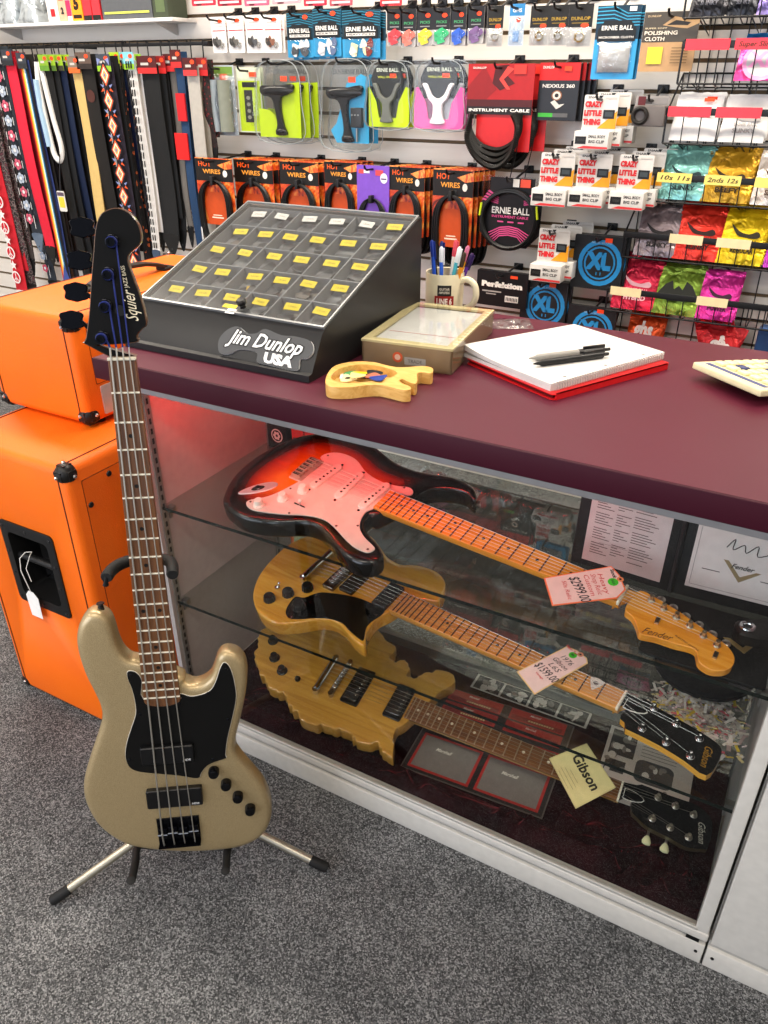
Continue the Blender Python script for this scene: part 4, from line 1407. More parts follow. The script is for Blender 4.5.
def d1(g, z):
    ca, sa = math.cos(ang), math.sin(ang)
    f = lambda x, y: (x * ca - y * sa, x * sa + y * ca)
    x, y = f(-.027, -.004); g.text('$2999.00', .024, x, y, z, INK, ang=ang + PI / 2 * 3 + R(6), bold=.01, shear=.2, fit=.056)
    x, y = f(-.047, -.003); g.text('50s Relic', .010, x, y, z, INKR, ang=ang - PI / 2, bold=.0, shear=.2, fit=.042)
    for i, s in enumerate(('Custom', 'Shop Relic', 'Heavy')):
        x, y = f(-.009 + i * .0115, .002); g.text(s, .012, x, y, z, INKR, ang=ang - PI / 2, bold=.0, shear=.2, fit=.046)
    x, y = f(.030, .002); g.flat(ell(x, y, .0085, .0085), z, GREEN); g.text('SALE', .005, x, y, z + .0003, INK, ang=ang - PI / 2)
    x, y = f(.043, .006); g.flat(ell(x, y, .0055, .0055), z, M('#e98a5a', .7)); g.flat(ell(x, y, .0022, .0022, 12), z + .0003, BLACK)
    x, y = f(.036, .020); g.text('Stock', .0085, x, y, z, INK, ang=ang - PI / 2, bold=.03)


tag_thing(SM, poly, .004, 'price_tag', 'pink price tag reading $2999.00 with a green dot on the sunburst guitar neck', 'price tag', d1, '#ff7a4a', M('#f3c9c4', .7))
poly = TR['l6s']['tag']; ang2 = math.atan2(poly[2][1] - poly[1][1], poly[2][0] - poly[1][0])


def d2(g, z):
    ca, sa = math.cos(ang2), math.sin(ang2)
    f = lambda x, y: (x * ca - y * sa, x * sa + y * ca)
    x, y = f(-.036, .001); g.text('$1599.00', .023, x, y, z, INK, ang=ang2 - PI / 2, bold=.01, shear=.2, fit=.052)
    for i, (s, sz) in enumerate((('L6S', .015), ('Gibson', .015), ('1976', .015))):
        x, y = f(-.017 + i * .0145, .002); g.text(s, sz, x, y, z, INK, ang=ang2 - PI / 2, bold=.0, shear=.25, fit=.034 if len(s) > 4 else .026)
    x, y = f(-.0505, .002); g.text('Vintage', .0065, x, y, z, INKR, ang=ang2 - PI / 2, bold=.01)
    x, y = f(.029, .004); g.flat(ell(x, y, .0075, .0075), z, GREEN); g.text('M6', .006, x, y, z + .0003, INK, ang=ang2 - PI / 2)
    x, y = f(.041, -.003); g.flat(ell(x, y, .0055, .0055), z, M('#d08a6a', .7)); g.flat(ell(x, y, .0022, .0022, 12), z + .0003, BLACK)
    x, y = f(.036, .014); g.text('Hang Tag', .0075, x, y, z, INKR, ang=ang2 - PI / 2, bold=.03)


tag_thing(LM, poly, .004, 'price_tag', 'cream and pink price tag reading 1976 on the neck of the lower shelf guitar', 'price tag', d2, '#e9c98a', M('#f0d5cf', .7))
poly = TR['bot']['card']; a0, a1, a2, a3 = poly


def d3(g, z):
    e = math.atan2(a3[1] - a0[1], a3[0] - a0[0]); 
    g.text('Gibson', .030, .006, .006, z, M('#2a2318', .6), ang=e + R(2), bold=.03, sx=.92)
    for i, wd in enumerate((.03, .045, .05, .04)):
        ca, sa = math.cos(e), math.sin(e)
        x, y = -.012 - .0075 * i * .75, -.012 - .0075 * i * .65
        q = [(-wd / 2, -.0003), (wd / 2, -.0003), (wd / 2, .0003), (-wd / 2, .0003)]
        g.flat([(x + p * ca - r_ * sa, y + p * sa + r_ * ca) for p, r_ in q], z, M('#6b5a36', .7))


tag_thing(OM, poly, .004, 'hang_card', 'square cream card printed Gibson on the neck of the ragged carved guitar', 'card', d3, '#d9c68a', M('#e3d193', .7))
# clear guitar pick on the neck
u, v = TR['l6s']['pick'][0]
o = thing('guitar_pick', 'clear plastic guitar pick lying on the neck of the natural guitar', 'guitar pick', mat=LM @ Matrix.Translation((u, v, -.0018)))
pk = spline([(0, -.0145), (.007, -.004), (.0125, .008), (.007, .0125), (0, .0135), (-.007, .0125), (-.0125, .008), (-.007, -.004)], 4)
g = G(M('#d9c8bd', .2)); g.prism(pk, 0, .0012, CLEAR, M('#e9dcd2', .2)); g.flat(ell(0, .002, .005, .004, 14), .0014, M('#6b5b58', .5)); g.build('pick', o)
# ================================================================== inside the case
def atz(px, py, z):
    d = _r * ((px - 384) / FPX) - _u * ((py - 512) / FPX) + _f
    return Vector((0, 0, HC)) + d * ((z - HC) / d.z)


# maroon velvet: a rumpled sheet with ridged folds
from mathutils import noise as mnoise
g = G(VELVET)
NX, NY = 260, 100
X0, X1, Y0, Y1 = CX0 + .018, CX1 - .018, FY + .0152, BACKY - .025
vs = []
for j in range(NY + 1):
    for i in range(NX + 1):
        x = X0 + (X1 - X0) * i / NX; y = Y0 + (Y1 - Y0) * j / NY
        q = Vector((x * 9.5 + y * 9., y * 19. - x * 7.5, 1.3))
        a = mnoise.noise(q + Vector((mnoise.noise(q * .7), mnoise.noise(q * .6 + Vector((4, 2, 1))), 0)) * 1.3)
        ridge = max(0, 1 - abs(a) * 2.2) ** 1.3
        fx = min(1, (x - X0) / .05, (X1 - x) / .04); fy = min(1, max(0, 1.16 - y) / .10) if x > -.30 else min(1, max(0, 1.085 - y) / .08)
        fl = max(0., min(1, (1.22 - y) / .2)) if x < -.72 else fy
        am = .026 + .022 * max(0, min(1, (1.09 - y) / .06)) * max(0, min(1, (x + .34) / .12))
        h = .004 + (am * ridge + .006 * mnoise.noise(q * 2.3)) * max(.25, fx) * max(fl, .0) + .014 * max(0, 1 - (y - Y0) / .05)
        if -.575 < x < -.19 and y > 1.02: h = min(h, max(.004, .030 - (y - 1.02) * 1.4))
        if j == 0: h = .0004
        if j == 1: y = Y0 + .0035
        vs.append((x - X0, y - Y0, max(.0004, h)))
g.add(vs, [(j * (NX + 1) + i, j * (NX + 1) + i + 1, (j + 1) * (NX + 1) + i + 1, (j + 1) * (NX + 1) + i) for j in range(NY) for i in range(NX)])
o = g.build('velvet_cloth', angle=180); o.location = (X0, Y0, .0865)
tag(o, 'dark maroon velvet cloth with rumpled folds lining the floor of the display case', 'cloth')

Zd = .0945


def sheet(name, label, cat, quad, z, draw, mat, thick=.0008):
    """a printed sheet lying flat: quad of world xy corners BL, BR, TR, TL"""
    bl = Vector(quad[0]); ex = Vector(quad[1]) - bl; ey = Vector(quad[3]) - bl
    W_, H_ = ex.length, ey.length; ang = math.atan2(ex.y, ex.x)
    o = thing(name, label, cat, (bl.x, bl.y, z), (0, 0, ang))
    g = G(mat); g.box(0, 0, 0, W_, H_, thick, mat)
    draw(g, W_, H_, thick + .0003)
    g.build('print', o, smooth=False)
    return o


def dposter(g, W_, H_, z):
    dk = M('#241f1e', .5); gr = M('#756e69', .6); rd = M('#a3251f', .5); rd2 = M('#7c1a18', .5); gold = M('#c9b98a', .5); cream = M('#d9d2c6', .5)
    g.flat(rect(.003, .003, W_ - .003, H_ - .003), z, dk)
    for k in range(2):
        x0 = .012 + k * (W_ / 2 - .006); x1 = x0 + W_ / 2 - .018
        g.flat(rect(x0, .010, x1, .115), z + .0003, rd); g.flat(rect(x0 + .006, .016, x1 - .006, .109), z + .0006, gr)
        g.text('Marshall', .013, x0 + (x1 - x0) * .42, .078, z + .0009, cream, bold=.02, shear=.35, sx=.8)
        g.flat(rect(x0, .122, x1, .135), z + .0003, M('#3a3533', .5))
        g.flat(rect(x0, .137, x1, .182), z + .0003, rd); g.flat(rect(x0 + .006, .141, x1 - .006, .178), z + .0006, gr)
        for r_ in range(2):
            y0 = .196 + r_ * .042
            g.flat(rect(x0 + .004, y0, x1 - .004, y0 + .036), z + .0003, rd)
            g.flat(rect(x0 + .010, y0 + .004, x1 - .010, y0 + .016), z + .0006, rd2)
            g.text('Marshall', .009, x0 + (x1 - x0) * .45, y0 + .027, z + .0009, cream, bold=.02, shear=.35, sx=.8)
            for q in range(10):
                g.flat(rect(x0 + .05 + q * .006, y0 + .007, x0 + .054 + q * .006, y0 + .012), z + .0009, gold)
    ink = M('#15100f', .5)
    for pts in ([(.03, .15), (.05, .172), (.055, .15), (.075, .168), (.08, .152), (.11, .166), (.13, .155)], [(.17, .14), (.185, .165), (.2, .145), (.22, .160), (.235, .142), (.27, .150)]):
        sp = spline(pts, 4, closed=False)
        g.tube([(x, y, z + .001) for x, y in sp], .0009, ink, 4)


sheet('signed_poster', 'signed print of red-trimmed amplifiers lying flat under the neck of the ragged guitar', 'poster', ((-.533, 1.033), (-.222, 1.052), (-.228, 1.325), (-.540, 1.31)), Zd, dposter, M('#5a524e', .5))


def dphotos(g, W_, H_, z):
    k1 = M('#1c1b1b', .5); k2 = M('#6f6a66', .5); k3 = M('#cfc8c2', .5)
    rnd = random.Random(3)
    for i in range(4):
        x0 = W_ * (.02 + i * .245)
        g.flat(rect(x0, H_ * .06, x0 + W_ * .225, H_ * .94), z, k1)
        for j in range(9):
            cx, cy = x0 + W_ * .225 * rnd.uniform(.2, .8), H_ * rnd.uniform(.2, .8)
            g.flat(spline([(cx + rnd.uniform(.004, .012) * math.cos(a), cy + rnd.uniform(.004, .014) * math.sin(a)) for a in [0, 1.2, 2.5, 3.7, 5]], 3), z + .0003 + j * .00003, k3 if j % 3 else k2)


sheet('photo_print', 'strip of black and white photographs lying at the back of the display case floor', 'print', ((-.50, 1.335), (-.215, 1.335), (-.215, 1.388), (-.50, 1.388)), Zd, dphotos, M('#c9c3bc', .5))


def dgrey(g, W_, H_, z):
    k1 = M('#262424', .5); pale = M('#d5cec6', .5); mid = M('#7d7672', .5)
    rnd = random.Random(5)
    g.flat(rect(.008, H_ - .085, .062, H_ - .008), z, k1); g.flat(rect(.008, .075, .05, H_ - .10), z, k1); g.flat(rect(W_ - .062, .006, W_ - .008, .062), z, k1)
    g.flat(rrect(.070, .07, .148, .135, .015), z, M('#3b3a3b', .5))
    for (cx, cy, n) in ((.035, H_ - .045, 8), (.03, .10, 5), (W_ - .035, .035, 5), (.11, .10, 6)):
        for j in range(n):
            x, y = cx + rnd.uniform(-.02, .02), cy + rnd.uniform(-.025, .025)
            g.flat(ell(x, y, rnd.uniform(.004, .010), rnd.uniform(.004, .011), 12), z + .0003 + j * .00003, pale if j % 2 else mid)
    st_ = [(.085 + (.010 if k % 2 == 0 else .004) * math.sin(2 * PI * k / 10), .042 + (.010 if k % 2 == 0 else .004) * math.cos(2 * PI * k / 10)) for k in range(10)]
    g.flat(st_, z, k1)
    for k in range(5):
        g.flat(rect(.075, .145 + k * .010, .15, .147 + k * .010), z, mid)


sheet('magazine_page', 'grey magazine page with black and white photos and a star, under the headstocks', 'page', ((-.155, 1.165), (.03, 1.175), (.02, 1.385), (-.165, 1.375)), Zd, dgrey, M('#c9c0ba', .55))

# crumpled printed paper and the black cap on the lower shelf
g = G(M('#e6e2da', .7)); rnd = random.Random(4)
SC_ = ['#e6e2da', '#d9d2c6', '#efece6', '#c9c2ba', '#e6e2da', '#d8c8cc', '#e3d9a0', '#dcd6cc', '#b8a8a6', '#d86a78', '#e0c848', '#efece6']
for k in range(620):
    x, y = rnd.gauss(0, .040), rnd.gauss(0, .048)
    if abs(x) > .085 or abs(y) > .11: continue
    z = .002 + .020 * math.exp(-(x * x + y * y) / .006) * rnd.random() + .004 * rnd.random()
    ln, wd = rnd.uniform(.008, .026), rnd.uniform(.0012, .0035)
    g.X = Matrix.Translation((x, y, z + .004)) @ Matrix.Rotation(rnd.uniform(0, 6.28), 4, 'Z') @ Matrix.Rotation(rnd.uniform(-.35, .35), 4, 'Y')
    b_ = rnd.uniform(-.3, .5)
    rings = [[(-ln / 2 + ln * t, -wd, .004 * math.sin(t * 9) * b_), (-ln / 2 + ln * t, wd, .004 * math.sin(t * 9) * b_)] for t in (0, .25, .5, .75, 1)]
    g.loft(rings, M(SC_[rnd.randrange(12)], .7), caps=False, closed=False)
o = g.build('shredded_paper'); o.location = (-.002, 1.185, SH2 + .0066)
tag(o, 'heap of shredded printed paper on the lower glass shelf behind the black headstock', 'shredded paper', kind='stuff')
cap = thing('cap', 'round black cap lying at the right end of the lower glass shelf', 'cap', (-.012, 1.285, SH2 + .0285))
g = G(M('#111113', .85)); g.lathe([(.086, 0), (.089, .006), (.086, .016), (.074, .024), (.05, .028), (.001, .029)], n=40); g.build('crown', cap)
g = G(M('#19191b', .7)); g.lathe([(.0865, .001), (.0905, .002), (.0905, .008), (.0875, .009)], n=40); g.build('band', cap)

# open black folder holding two framed papers, standing on the upper shelf
SZ = SH1 + .0062
fo = thing('certificate_folder', 'open black folder showing a printed form and a certificate, standing behind the sunburst headstock', 'certificate folder', (-.093, 1.185, SZ))


def leaf(ang, sgn, wd, draw, nm):
    """one cover of the folder; hinge at the origin"""
    ca, sa = math.cos(ang), math.sin(ang)
    Xm = Matrix(((sgn * ca, -0, 0, 0), (sgn * sa * 1.0, 0, -1, 0), (0, 1, 0, 0), (0, 0, 0, 1)))
    # local x along the leaf, local y up, local z towards us
    tilt = Matrix.Rotation(R(-7), 4, 'X')
    base = tilt @ Matrix(((ca * sgn, 0, sa * 1.0 * (1 if sgn > 0 else -1) * 0, 0), (0, 0, 0, 0), (0, 1, 0, 0), (0, 0, 0, 1)))
    ex = Vector((ca * sgn, sa, 0)); ey = Vector((0, math.sin(R(7)), math.cos(R(7)))); ez = ex.cross(ey)
    if sgn < 0: ez = -ez
    m = Matrix.Identity(4)
    for i in range(3):
        m[i][0], m[i][1], m[i][2] = ex[i], ey[i], ez[i]
    g = G(M('#101011', .55)); g.X = m
    g.box(.002, 0, -.004, wd, .268, 0, r=.001)
    cov = g.build('cover', fo)
    g = G(PAPER); g.X = m
    draw(g, wd)
    g.build(nm, cov, smooth=False)


def dform(g, wd):
    x0, x1 = .020, wd - .020
    g.box(x0, .012, 0, x1, .258, .0006, PAPER)
    ink = M('#6a6460', .7)
    gx = lambda a: x1 - a * (x1 - x0)          # mirrored leaf: measure from the outer edge
    for k in range(22):
        y = .03 + k * .0048
        for q, (a, b) in enumerate(((.08, .30), (.34, .52), (.56, .86))):
            if (k * 7 + q * 5) % 6 < 5:
                xa, xb = sorted((gx(a), gx(b - .05 * ((k + q) % 3))))
                g.flat(rect(xa, y, xb, y + .0016), .001, ink)
    for k in range(11):
        y = .14 + k * .0098
        xa, xb = sorted((gx(.1 + .06 * (k % 3)), gx(.6 + .12 * (k % 2))))
        g.flat(rect(xa, y, xb, y + .0022), .001, ink)
    for k in range(4):
        xa, xb = sorted((gx(.18), gx(.80)))
        g.flat(rect(xa, .052 + k * .0, xb, .0525), .001, ink)
    red = M('#c03a44', .7)
    g.text('RP30', .020, .044, .185, .0014, red, ang=PI / 2, bold=.03, sx=-.8)


def dcert(g, wd):
    x0, x1 = .020, wd - .012
    g.box(x0, .020, 0, x1, .255, .0006, M('#e4e1da', .7))
    ink = M('#4a4643', .7); xm = (x0 + x1) / 2
    for pa, pb in ((rect(x0 + .006, .026, x1 - .006, .0265), 0), (rect(x0 + .006, .026, x0 + .0065, .249), 0), (rect(x1 - .0065, .026, x1 - .006, .249), 0)):
        g.flat(pa, .001, ink)
    g.text('Certificate', .016, xm, .232, .001, ink, bold=.01, shear=.2)
    g.text('Custom Instrument', .0095, xm, .205, .001, ink, shear=.3)
    g.text('of Origin', .010, xm, .190, .001, ink, shear=.3)
    for k, wd_ in enumerate((.11, .12, .10, .115, .07)):
        g.flat(rect(xm - wd_ / 2, .172 - k * .0085, xm + wd_ / 2, .1735 - k * .0085), .001, M('#8d8884', .7))
    sp = spline([(xm - .03, .105), (xm - .02, .122), (xm - .02, .103), (xm - .005, .115), (xm + .0, .102), (xm + .015, .118), (xm + .018, .1), (xm + .04, .112)], 4, closed=False)
    g.tube([(x, y, .0012) for x, y in sp], .0008, ink, 4)
    g.text('Fender', .012, xm, .075, .0014, ink, bold=.02, shear=.35)
    g.flat([(xm - .030, .083), (xm - .022, .083), (xm, .058), (xm + .022, .072), (xm + .030, .072), (xm, .048)], .001, M('#a3906a', .4, .4))
    for s in (-1, 1):
        g.flat(rect(xm + s * .045 - .014, .058, xm + s * .045 + .014, .0595), .001, ink)


leaf(R(4), -1, .180, dform, 'form_sheet')
leaf(R(2), 1, .19, dcert, 'certificate')
g = G(M('#141415', .5)); g.tube([(0, -.001, .0015), (0, .032, .262)], .0045, n=8)
g.build('spine', fo)

# black leather strap end with a steel eyelet
se = thing('strap_end', 'black leather strap end with a steel eyelet at the right end of the upper shelf', 'strap end', (.052, 1.115, SZ + .0032), (0, 0, R(25)))
g = G(M('#15110f', .5)); pl_ = spline([(-.035, -.006), (-.03, .018), (0, .026), (.05, .026), (.06, .0), (.05, -.024), (0, -.024), (-.03, -.016)], 4)
g.prism(pl_, 0, .022, bev=.004); g.build('leather', se)
g = G(CHROME); g.tube([(-.018 + .0095 * math.cos(a), .002 + .0095 * math.sin(a), .0225) for a in [2 * PI * k / 24 for k in range(24)]], .003, n=8, closed=True); g.flat(ell(-.018, .002, .0075, .0075), .0222, BLACK); g.build('eyelet', se)

fe = thing('felt_mat', 'black felt mat under the sunburst headstock on the upper glass shelf', 'mat', (-.105, .998, SZ))
g = G(M('#0e0e0f', .95)); g.prism(rrect(0, 0, .182, .168, .006), 0, .003); g.build('felt', fe)
bd = thing('badge', 'small gold V-shaped badge on the black felt mat behind the sunburst headstock', 'badge', (.035, 1.085, SZ + .0032), (0, 0, R(15)))
g = G(M('#b39a62', .35, .7)); g.prism([(-.026, .016), (-.016, .016), (0, -.004), (.016, .016), (.026, .016), (.0, -.018)], 0, .0015, bev=.0004); g.build('emblem', bd)
# small boxes at the back left of the upper shelf
bx = thing('accessory_box', 'black box with a round white emblem at the back left of the upper shelf', 'box', (-1.055, 1.335, SZ), (0, 0, R(-4)))
g = G(M('#161414', .4)); g.box(0, 0, 0, .058, .04, .11, r=.001); g.build('carton', bx)
g = G(M('#c9c4ba', .5)); g.X = Matrix(((1, 0, 0, .029), (0, 0, -1, -.0004), (0, 1, 0, .035), (0, 0, 0, 1)))
g.flat(ell(0, 0, .017, .017), 0, M('#d0cac0', .5)); g.flat(ell(0, 0, .014, .014), .0003, M('#161414', .4))
for k in range(6):
    a = 2 * PI * k / 6; g.flat(ell(.007 * math.cos(a), .007 * math.sin(a), .004, .004, 10), .0006, M('#d0cac0', .5))
g.build('emblem', bx)
for k, (xx, lab) in enumerate(((-.985, 'slim red carton beside the black box at the back of the upper shelf'), (-.948, 'slim red carton behind the sunburst guitar body, second from the black box'))):
    rb = thing('accessory_box', lab, 'box', (xx, 1.335, SZ), group='red cartons on the upper shelf')
    g = G(M('#a8201c', .4)); g.box(0, 0, 0, .033, .038, .105, r=.001); g.box(.004, -.0006, .012, .029, 0, .04, M('#2a1414', .4)); g.build('carton', rb)
# clear plastic bag behind the sunburst guitar
def crumple_bag(name, label, cat, loc, W_, D_, H_, rot, seed=1, mat=None):
    g = G(mat or BAG); rnd = random.Random(seed); n1, n2 = 14, 10; vs = []
    for side in (1, 0):
        for j in range(n2 + 1):
            for i in range(n1 + 1):
                a, b = i / n1, j / n2
                e = math.sin(PI * a) ** .6 * math.sin(PI * b) ** .6
                z = e * H_ * (.75 + .5 * mnoise.noise(Vector((a * 5 + seed, b * 5, 0)))) if side else 0.0
                vs.append(((a - .5) * W_, (b - .5) * D_, max(0.0006 if side else 0, z)))
    N = (n1 + 1) * (n2 + 1)
    for s in (0, 1):
        for j in range(n2):
            for i in range(n1):
                f = (s * N + j * (n1 + 1) + i, s * N + j * (n1 + 1) + i + 1, s * N + (j + 1) * (n1 + 1) + i + 1, s * N + (j + 1) * (n1 + 1) + i)
                g.f.append(f if s == 0 else f[::-1]); g.mi.append(0)
    g.mats.append(mat or BAG); g.v += vs
    o = g.build(name, angle=30); o.location = loc; o.rotation_euler = (0, 0, rot)
    return tag(o, label, cat)


crumple_bag('plastic_bag', 'crumpled clear plastic bag behind the sunburst guitar on the upper shelf', 'plastic bag', (-.60, 1.325, SZ), .17, .07, .05, .1, 3)

# ================================================================== on the countertop
ZT = CTOP + .0006
# sloping pick display
JX0, JX1, JY0 = -1.143, -.716, 1.03
JW = JX1 - JX0
jd = thing('pick_display', 'black sloping countertop pick display with a clear lid and yellow labelled compartments', 'display box', (JX0, JY0, ZT))
PB = M('#1b1b1c', .38)
prof = [(0, 0), (0, .012), (.010, .014), (.045, .071), (.055, .079), (.413, .213), (.420, .210), (.420, 0)]
for nm, xa, xb in (('side_panel', 0, .007), ('side_panel', JW - .007, JW)):
    g = G(PB); g.loft([[(x, y, z) for y, z in prof] for x in (xa, xb)]); g.build(nm, jd)
g = G(PB)
g.loft([[(x, .0, 0), (x, .0, .012), (x, .010, .014), (x, .045, .071), (x, .055, .079), (x, .06, .074), (x, .05, .064), (x, .018, .008), (x, .018, 0)] for x in (.007, JW - .007)])
g.build('front_panel', jd)
g = G(PB); g.box(.007, .412, 0, JW - .007, .42, .208); g.build('back_panel', jd)
g = G(PB); g.box(.007, .018, 0, JW - .007, .412, .004); g.build('base', jd)
SL = math.atan2(.134, .358)
LM_ = Matrix.Translation((0, .055, .079)) @ Matrix.Rotation(SL, 4, 'X')
LL = math.hypot(.358, .134)
TRAY = M('#8b8d90', .35)
g = G(TRAY); g.X = LM_
g.box(.008, .004, -.034, JW - .008, LL - .006, -.031)
for i in range(7):
    x = .008 + (JW - .016) * i / 6
    g.box(x - .0012, .004, -.033, x + .0012, LL - .006, -.007)
for j in range(6):
    y = .006 + (LL - .014) * j / 5
    g.box(.008, y - .0012, -.033, JW - .008, y + .0012, -.007)
tr = g.build('compartment_tray', jd)
cw, rh = (JW - .016) / 6, (LL - .014) / 5
rnd = random.Random(11)
for j in range(5):
    for i in range(6):
        cx, cy = .008 + cw * (i + .5), .006 + rh * (j + .5)
        col = '#f0d81e' if j < 4 or i == 5 else '#e9e6df'
        g = G(M(col, .5)); a = rnd.uniform(-.12, .12)
        g.X = LM_ @ Matrix.Translation((cx + rnd.uniform(-.006, .006), cy + rh * .22, -.010)) @ Matrix.Rotation(a, 4, 'Z') @ Matrix.Rotation(.25, 4, 'X')
        g.box(-.0165, -.0078, 0, .0165, .0078, .001)
        g.text('1.0 mm', .0062, 0, 0, .0012, M('#6b5d20', .6), bold=.0)
        g.build('label', tr, smooth=False)
pick = spline([(0, -.0145), (.007, -.004), (.0125, .008), (.007, .0125), (0, .0135), (-.007, .0125), (-.0125, .008), (-.007, -.004)], 3)
PC = ['#5f6063', '#4c4d50', '#75787c', '#54585d', '#45464a', '#6a6560']
for j in range(5):
    for i in range(6):
        cx, cy = .008 + cw * (i + .5), .006 + rh * (j + .5)
        for q in range(3):
            c = PC[rnd.randrange(6)]
            if (i, j, q) == (3, 0, 0): c = '#8fa9b8'
            if (i, j, q) == (5, 0, 1): c = '#b0506a'
            if (i, j, q) == (2, 1, 1): c = '#e2b81e'
            g = G(M(c, .35)); s = 1.25
            a = rnd.uniform(0, 6.28); ox, oy = rnd.uniform(-.012, .012), rnd.uniform(-.022, .008)
            m = LM_ @ Matrix.Translation((cx + ox, cy + oy, -.0305 + .0035 * q)) @ Matrix.Rotation(a, 4, 'Z')
            g.prism([(x * s, y * s) for x, y in pick], 0, .0012)
            o = g.build('guitar_pick')
            o.matrix_world = Matrix.Translation((JX0, JY0, ZT)) @ m
            rn = ['front row', 'second row', 'middle row', 'fourth row', 'back row'][j]
            cn = ['first', 'second', 'third', 'fourth', 'fifth', 'sixth'][i]
            sp_ = {'#8fa9b8': 'pale blue', '#b0506a': 'dark pink', '#e2b81e': 'yellow'}.get(c)
            tag(o, f'{sp_ or "grey or black"} pick, {cn} compartment from the left, {rn} of the pick display', 'guitar pick', f'picks in display compartment {cn} of the {rn}')
g = G(LIDCLEAR); g.X = LM_; g.box(.004, .002, .0, JW - .004, LL - .004, .003)
lid = g.build('clear_lid', jd, smooth=False)
g = G(M('#8c8e8f', .3, .6)); g.X = LM_
for r_ in ((.002, .000, JW - .002, .004), (.002, LL - .005, JW - .002, LL - .001), (.002, .004, .005, LL - .005), (JW - .005, .004, JW - .002, LL - .005)):
    g.box(r_[0], r_[1], -.001, r_[2], r_[3], .0042)
g.build('lid_frame', lid)
g = G(BLACK); g.X = LM_; g.lathe([(.006, .003), (.005, .008), (.009, .011), (.010, .017), (.007, .02), (.0005, .0205)], c=(JW * .56, .020, 0), n=20); g.build('lid_knob', lid)
g = G(WHITE); g.X = LM_; g.box(JW * .50, -.004, .0035, JW * .50 + .020, .010, .0042); g.box(JW * .46, .012, .0032, JW * .46 + .030, .022, .0038, M('#ead21f', .5)); g.build('lid_sticker', lid)
# raised sign on the front
g = G(M('#3c3d3e', .4))
sl2 = math.atan2(.057, .035)
g.X = Matrix.Translation((JW * .745, .0255, .041)) @ Matrix.Rotation(sl2, 4, 'X')
plate = spline([(-.092, -.026), (-.100, -.004), (-.088, .016), (-.066, .026), (-.042, .017), (-.022, .020), (-.006, .030), (.03, .024), (.06, .026), (.092, .022), (.102, .006), (.094, -.008), (.080, -.012), (.078, -.032), (.02, -.032), (-.006, -.030), (-.012, -.014), (-.05, -.014), (-.07, -.026)], 4)
g.prism(plate, -.001, .0025, M('#4a4b4c', .4), M('#c9cbcc', .3))
wh = M('#f2f1ee', .4)
g.text('Jim Dunlop', .036, .0, .006, .003, M('#1b1b1c', .4), bold=.07, shear=.45, fit=.170)
g.text('Jim Dunlop', .036, .0, .006, .0034, wh, bold=.02, shear=.45, fit=.164)
g.text('USA', .024, .036, -.0205, .0034, wh, bold=.06, fit=.062)
g.build('sign', jd)

# tan box of cards with a clear lid
E1, E0 = Vector((-.517, 1.170)), Vector((-.685, 1.161))
ang = math.atan2(E1.y - E0.y, E1.x - E0.x)
cbx = thing('card_box', 'tan cardboard box with a clear lid over white paper, beside the pick display', 'box', (-.690, 1.165, ZT), (0, 0, R(7.0)))
BW, BL, BH = .170, .276, .046
KR = M('#8d7355', .65)
g = G(KR)
for r_ in ((0, 0, BW, .003), (0, BL - .003, BW, BL), (0, 0, .003, BL), (BW - .003, 0, BW, BL)):
    g.box(r_[0], r_[1], 0, r_[2], r_[3], BH - .004)
g.box(0, 0, 0, BW, BL, .003); g.build('carton', cbx)
g = G(M('#c8b98a', .5))
for r_ in ((-.001, -.001, BW + .001, .016), (-.001, BL - .016, BW + .001, BL + .001), (-.001, .016, .014, BL - .016), (BW - .014, .016, BW + .001, BL - .016)):
    g.box(r_[0], r_[1], BH - .004, r_[2], r_[3], BH)
for k in range(14):
    y = .024 + k * .0172; g.box(BW - .008, y, BH - .0002, BW + .0013, y + .008, BH + .0004, M('#e8dcb4', .5))
g.build('rim', cbx)
g = G(PAPER); g.box(.012, .014, .004, BW - .012, BL - .014, BH - .006)
g.box(.02, BL * .30, BH - .0058, BW - .02, BL * .30 + .0012, BH - .0055, M('#c86a60', .6)); g.box(.02, .018, BH - .0058, BW - .04, .034, BH - .0056, M('#cfd24a', .6)); g.build('paper_stack', cbx)
g = G(CLEAR); g.box(.001, .001, BH + .0006, BW - .001, BL - .001, BH + .0016); g.box(-.0016, -.0020, .0006, BW + .0016, -.0012, BH + .0016); g.box(BW + .0014, -.002, .0006, BW + .0022, BL, BH + .0016); g.build('clear_lid', cbx, smooth=False)
g = G(M('#b9b4aa', .4)); g.X = Matrix(((1, 0, 0, 0), (0, 0, -1, -.0004), (0, 1, 0, 0), (0, 0, 0, 1)))
g.flat(rect(.082, .008, .122, .022), .0, M('#aaa69d', .4)); g.text('TRADE', .0085, .102, .015, .0003, M('#6b6760', .5))
g.flat(ell(.069, .020, .0095, .0095), .0003, M('#d9582f', .5)); g.flat(ell(.069, .020, .0055, .0055), .0006, M('#e9b9a0', .5)); g.build('sticker', cbx)

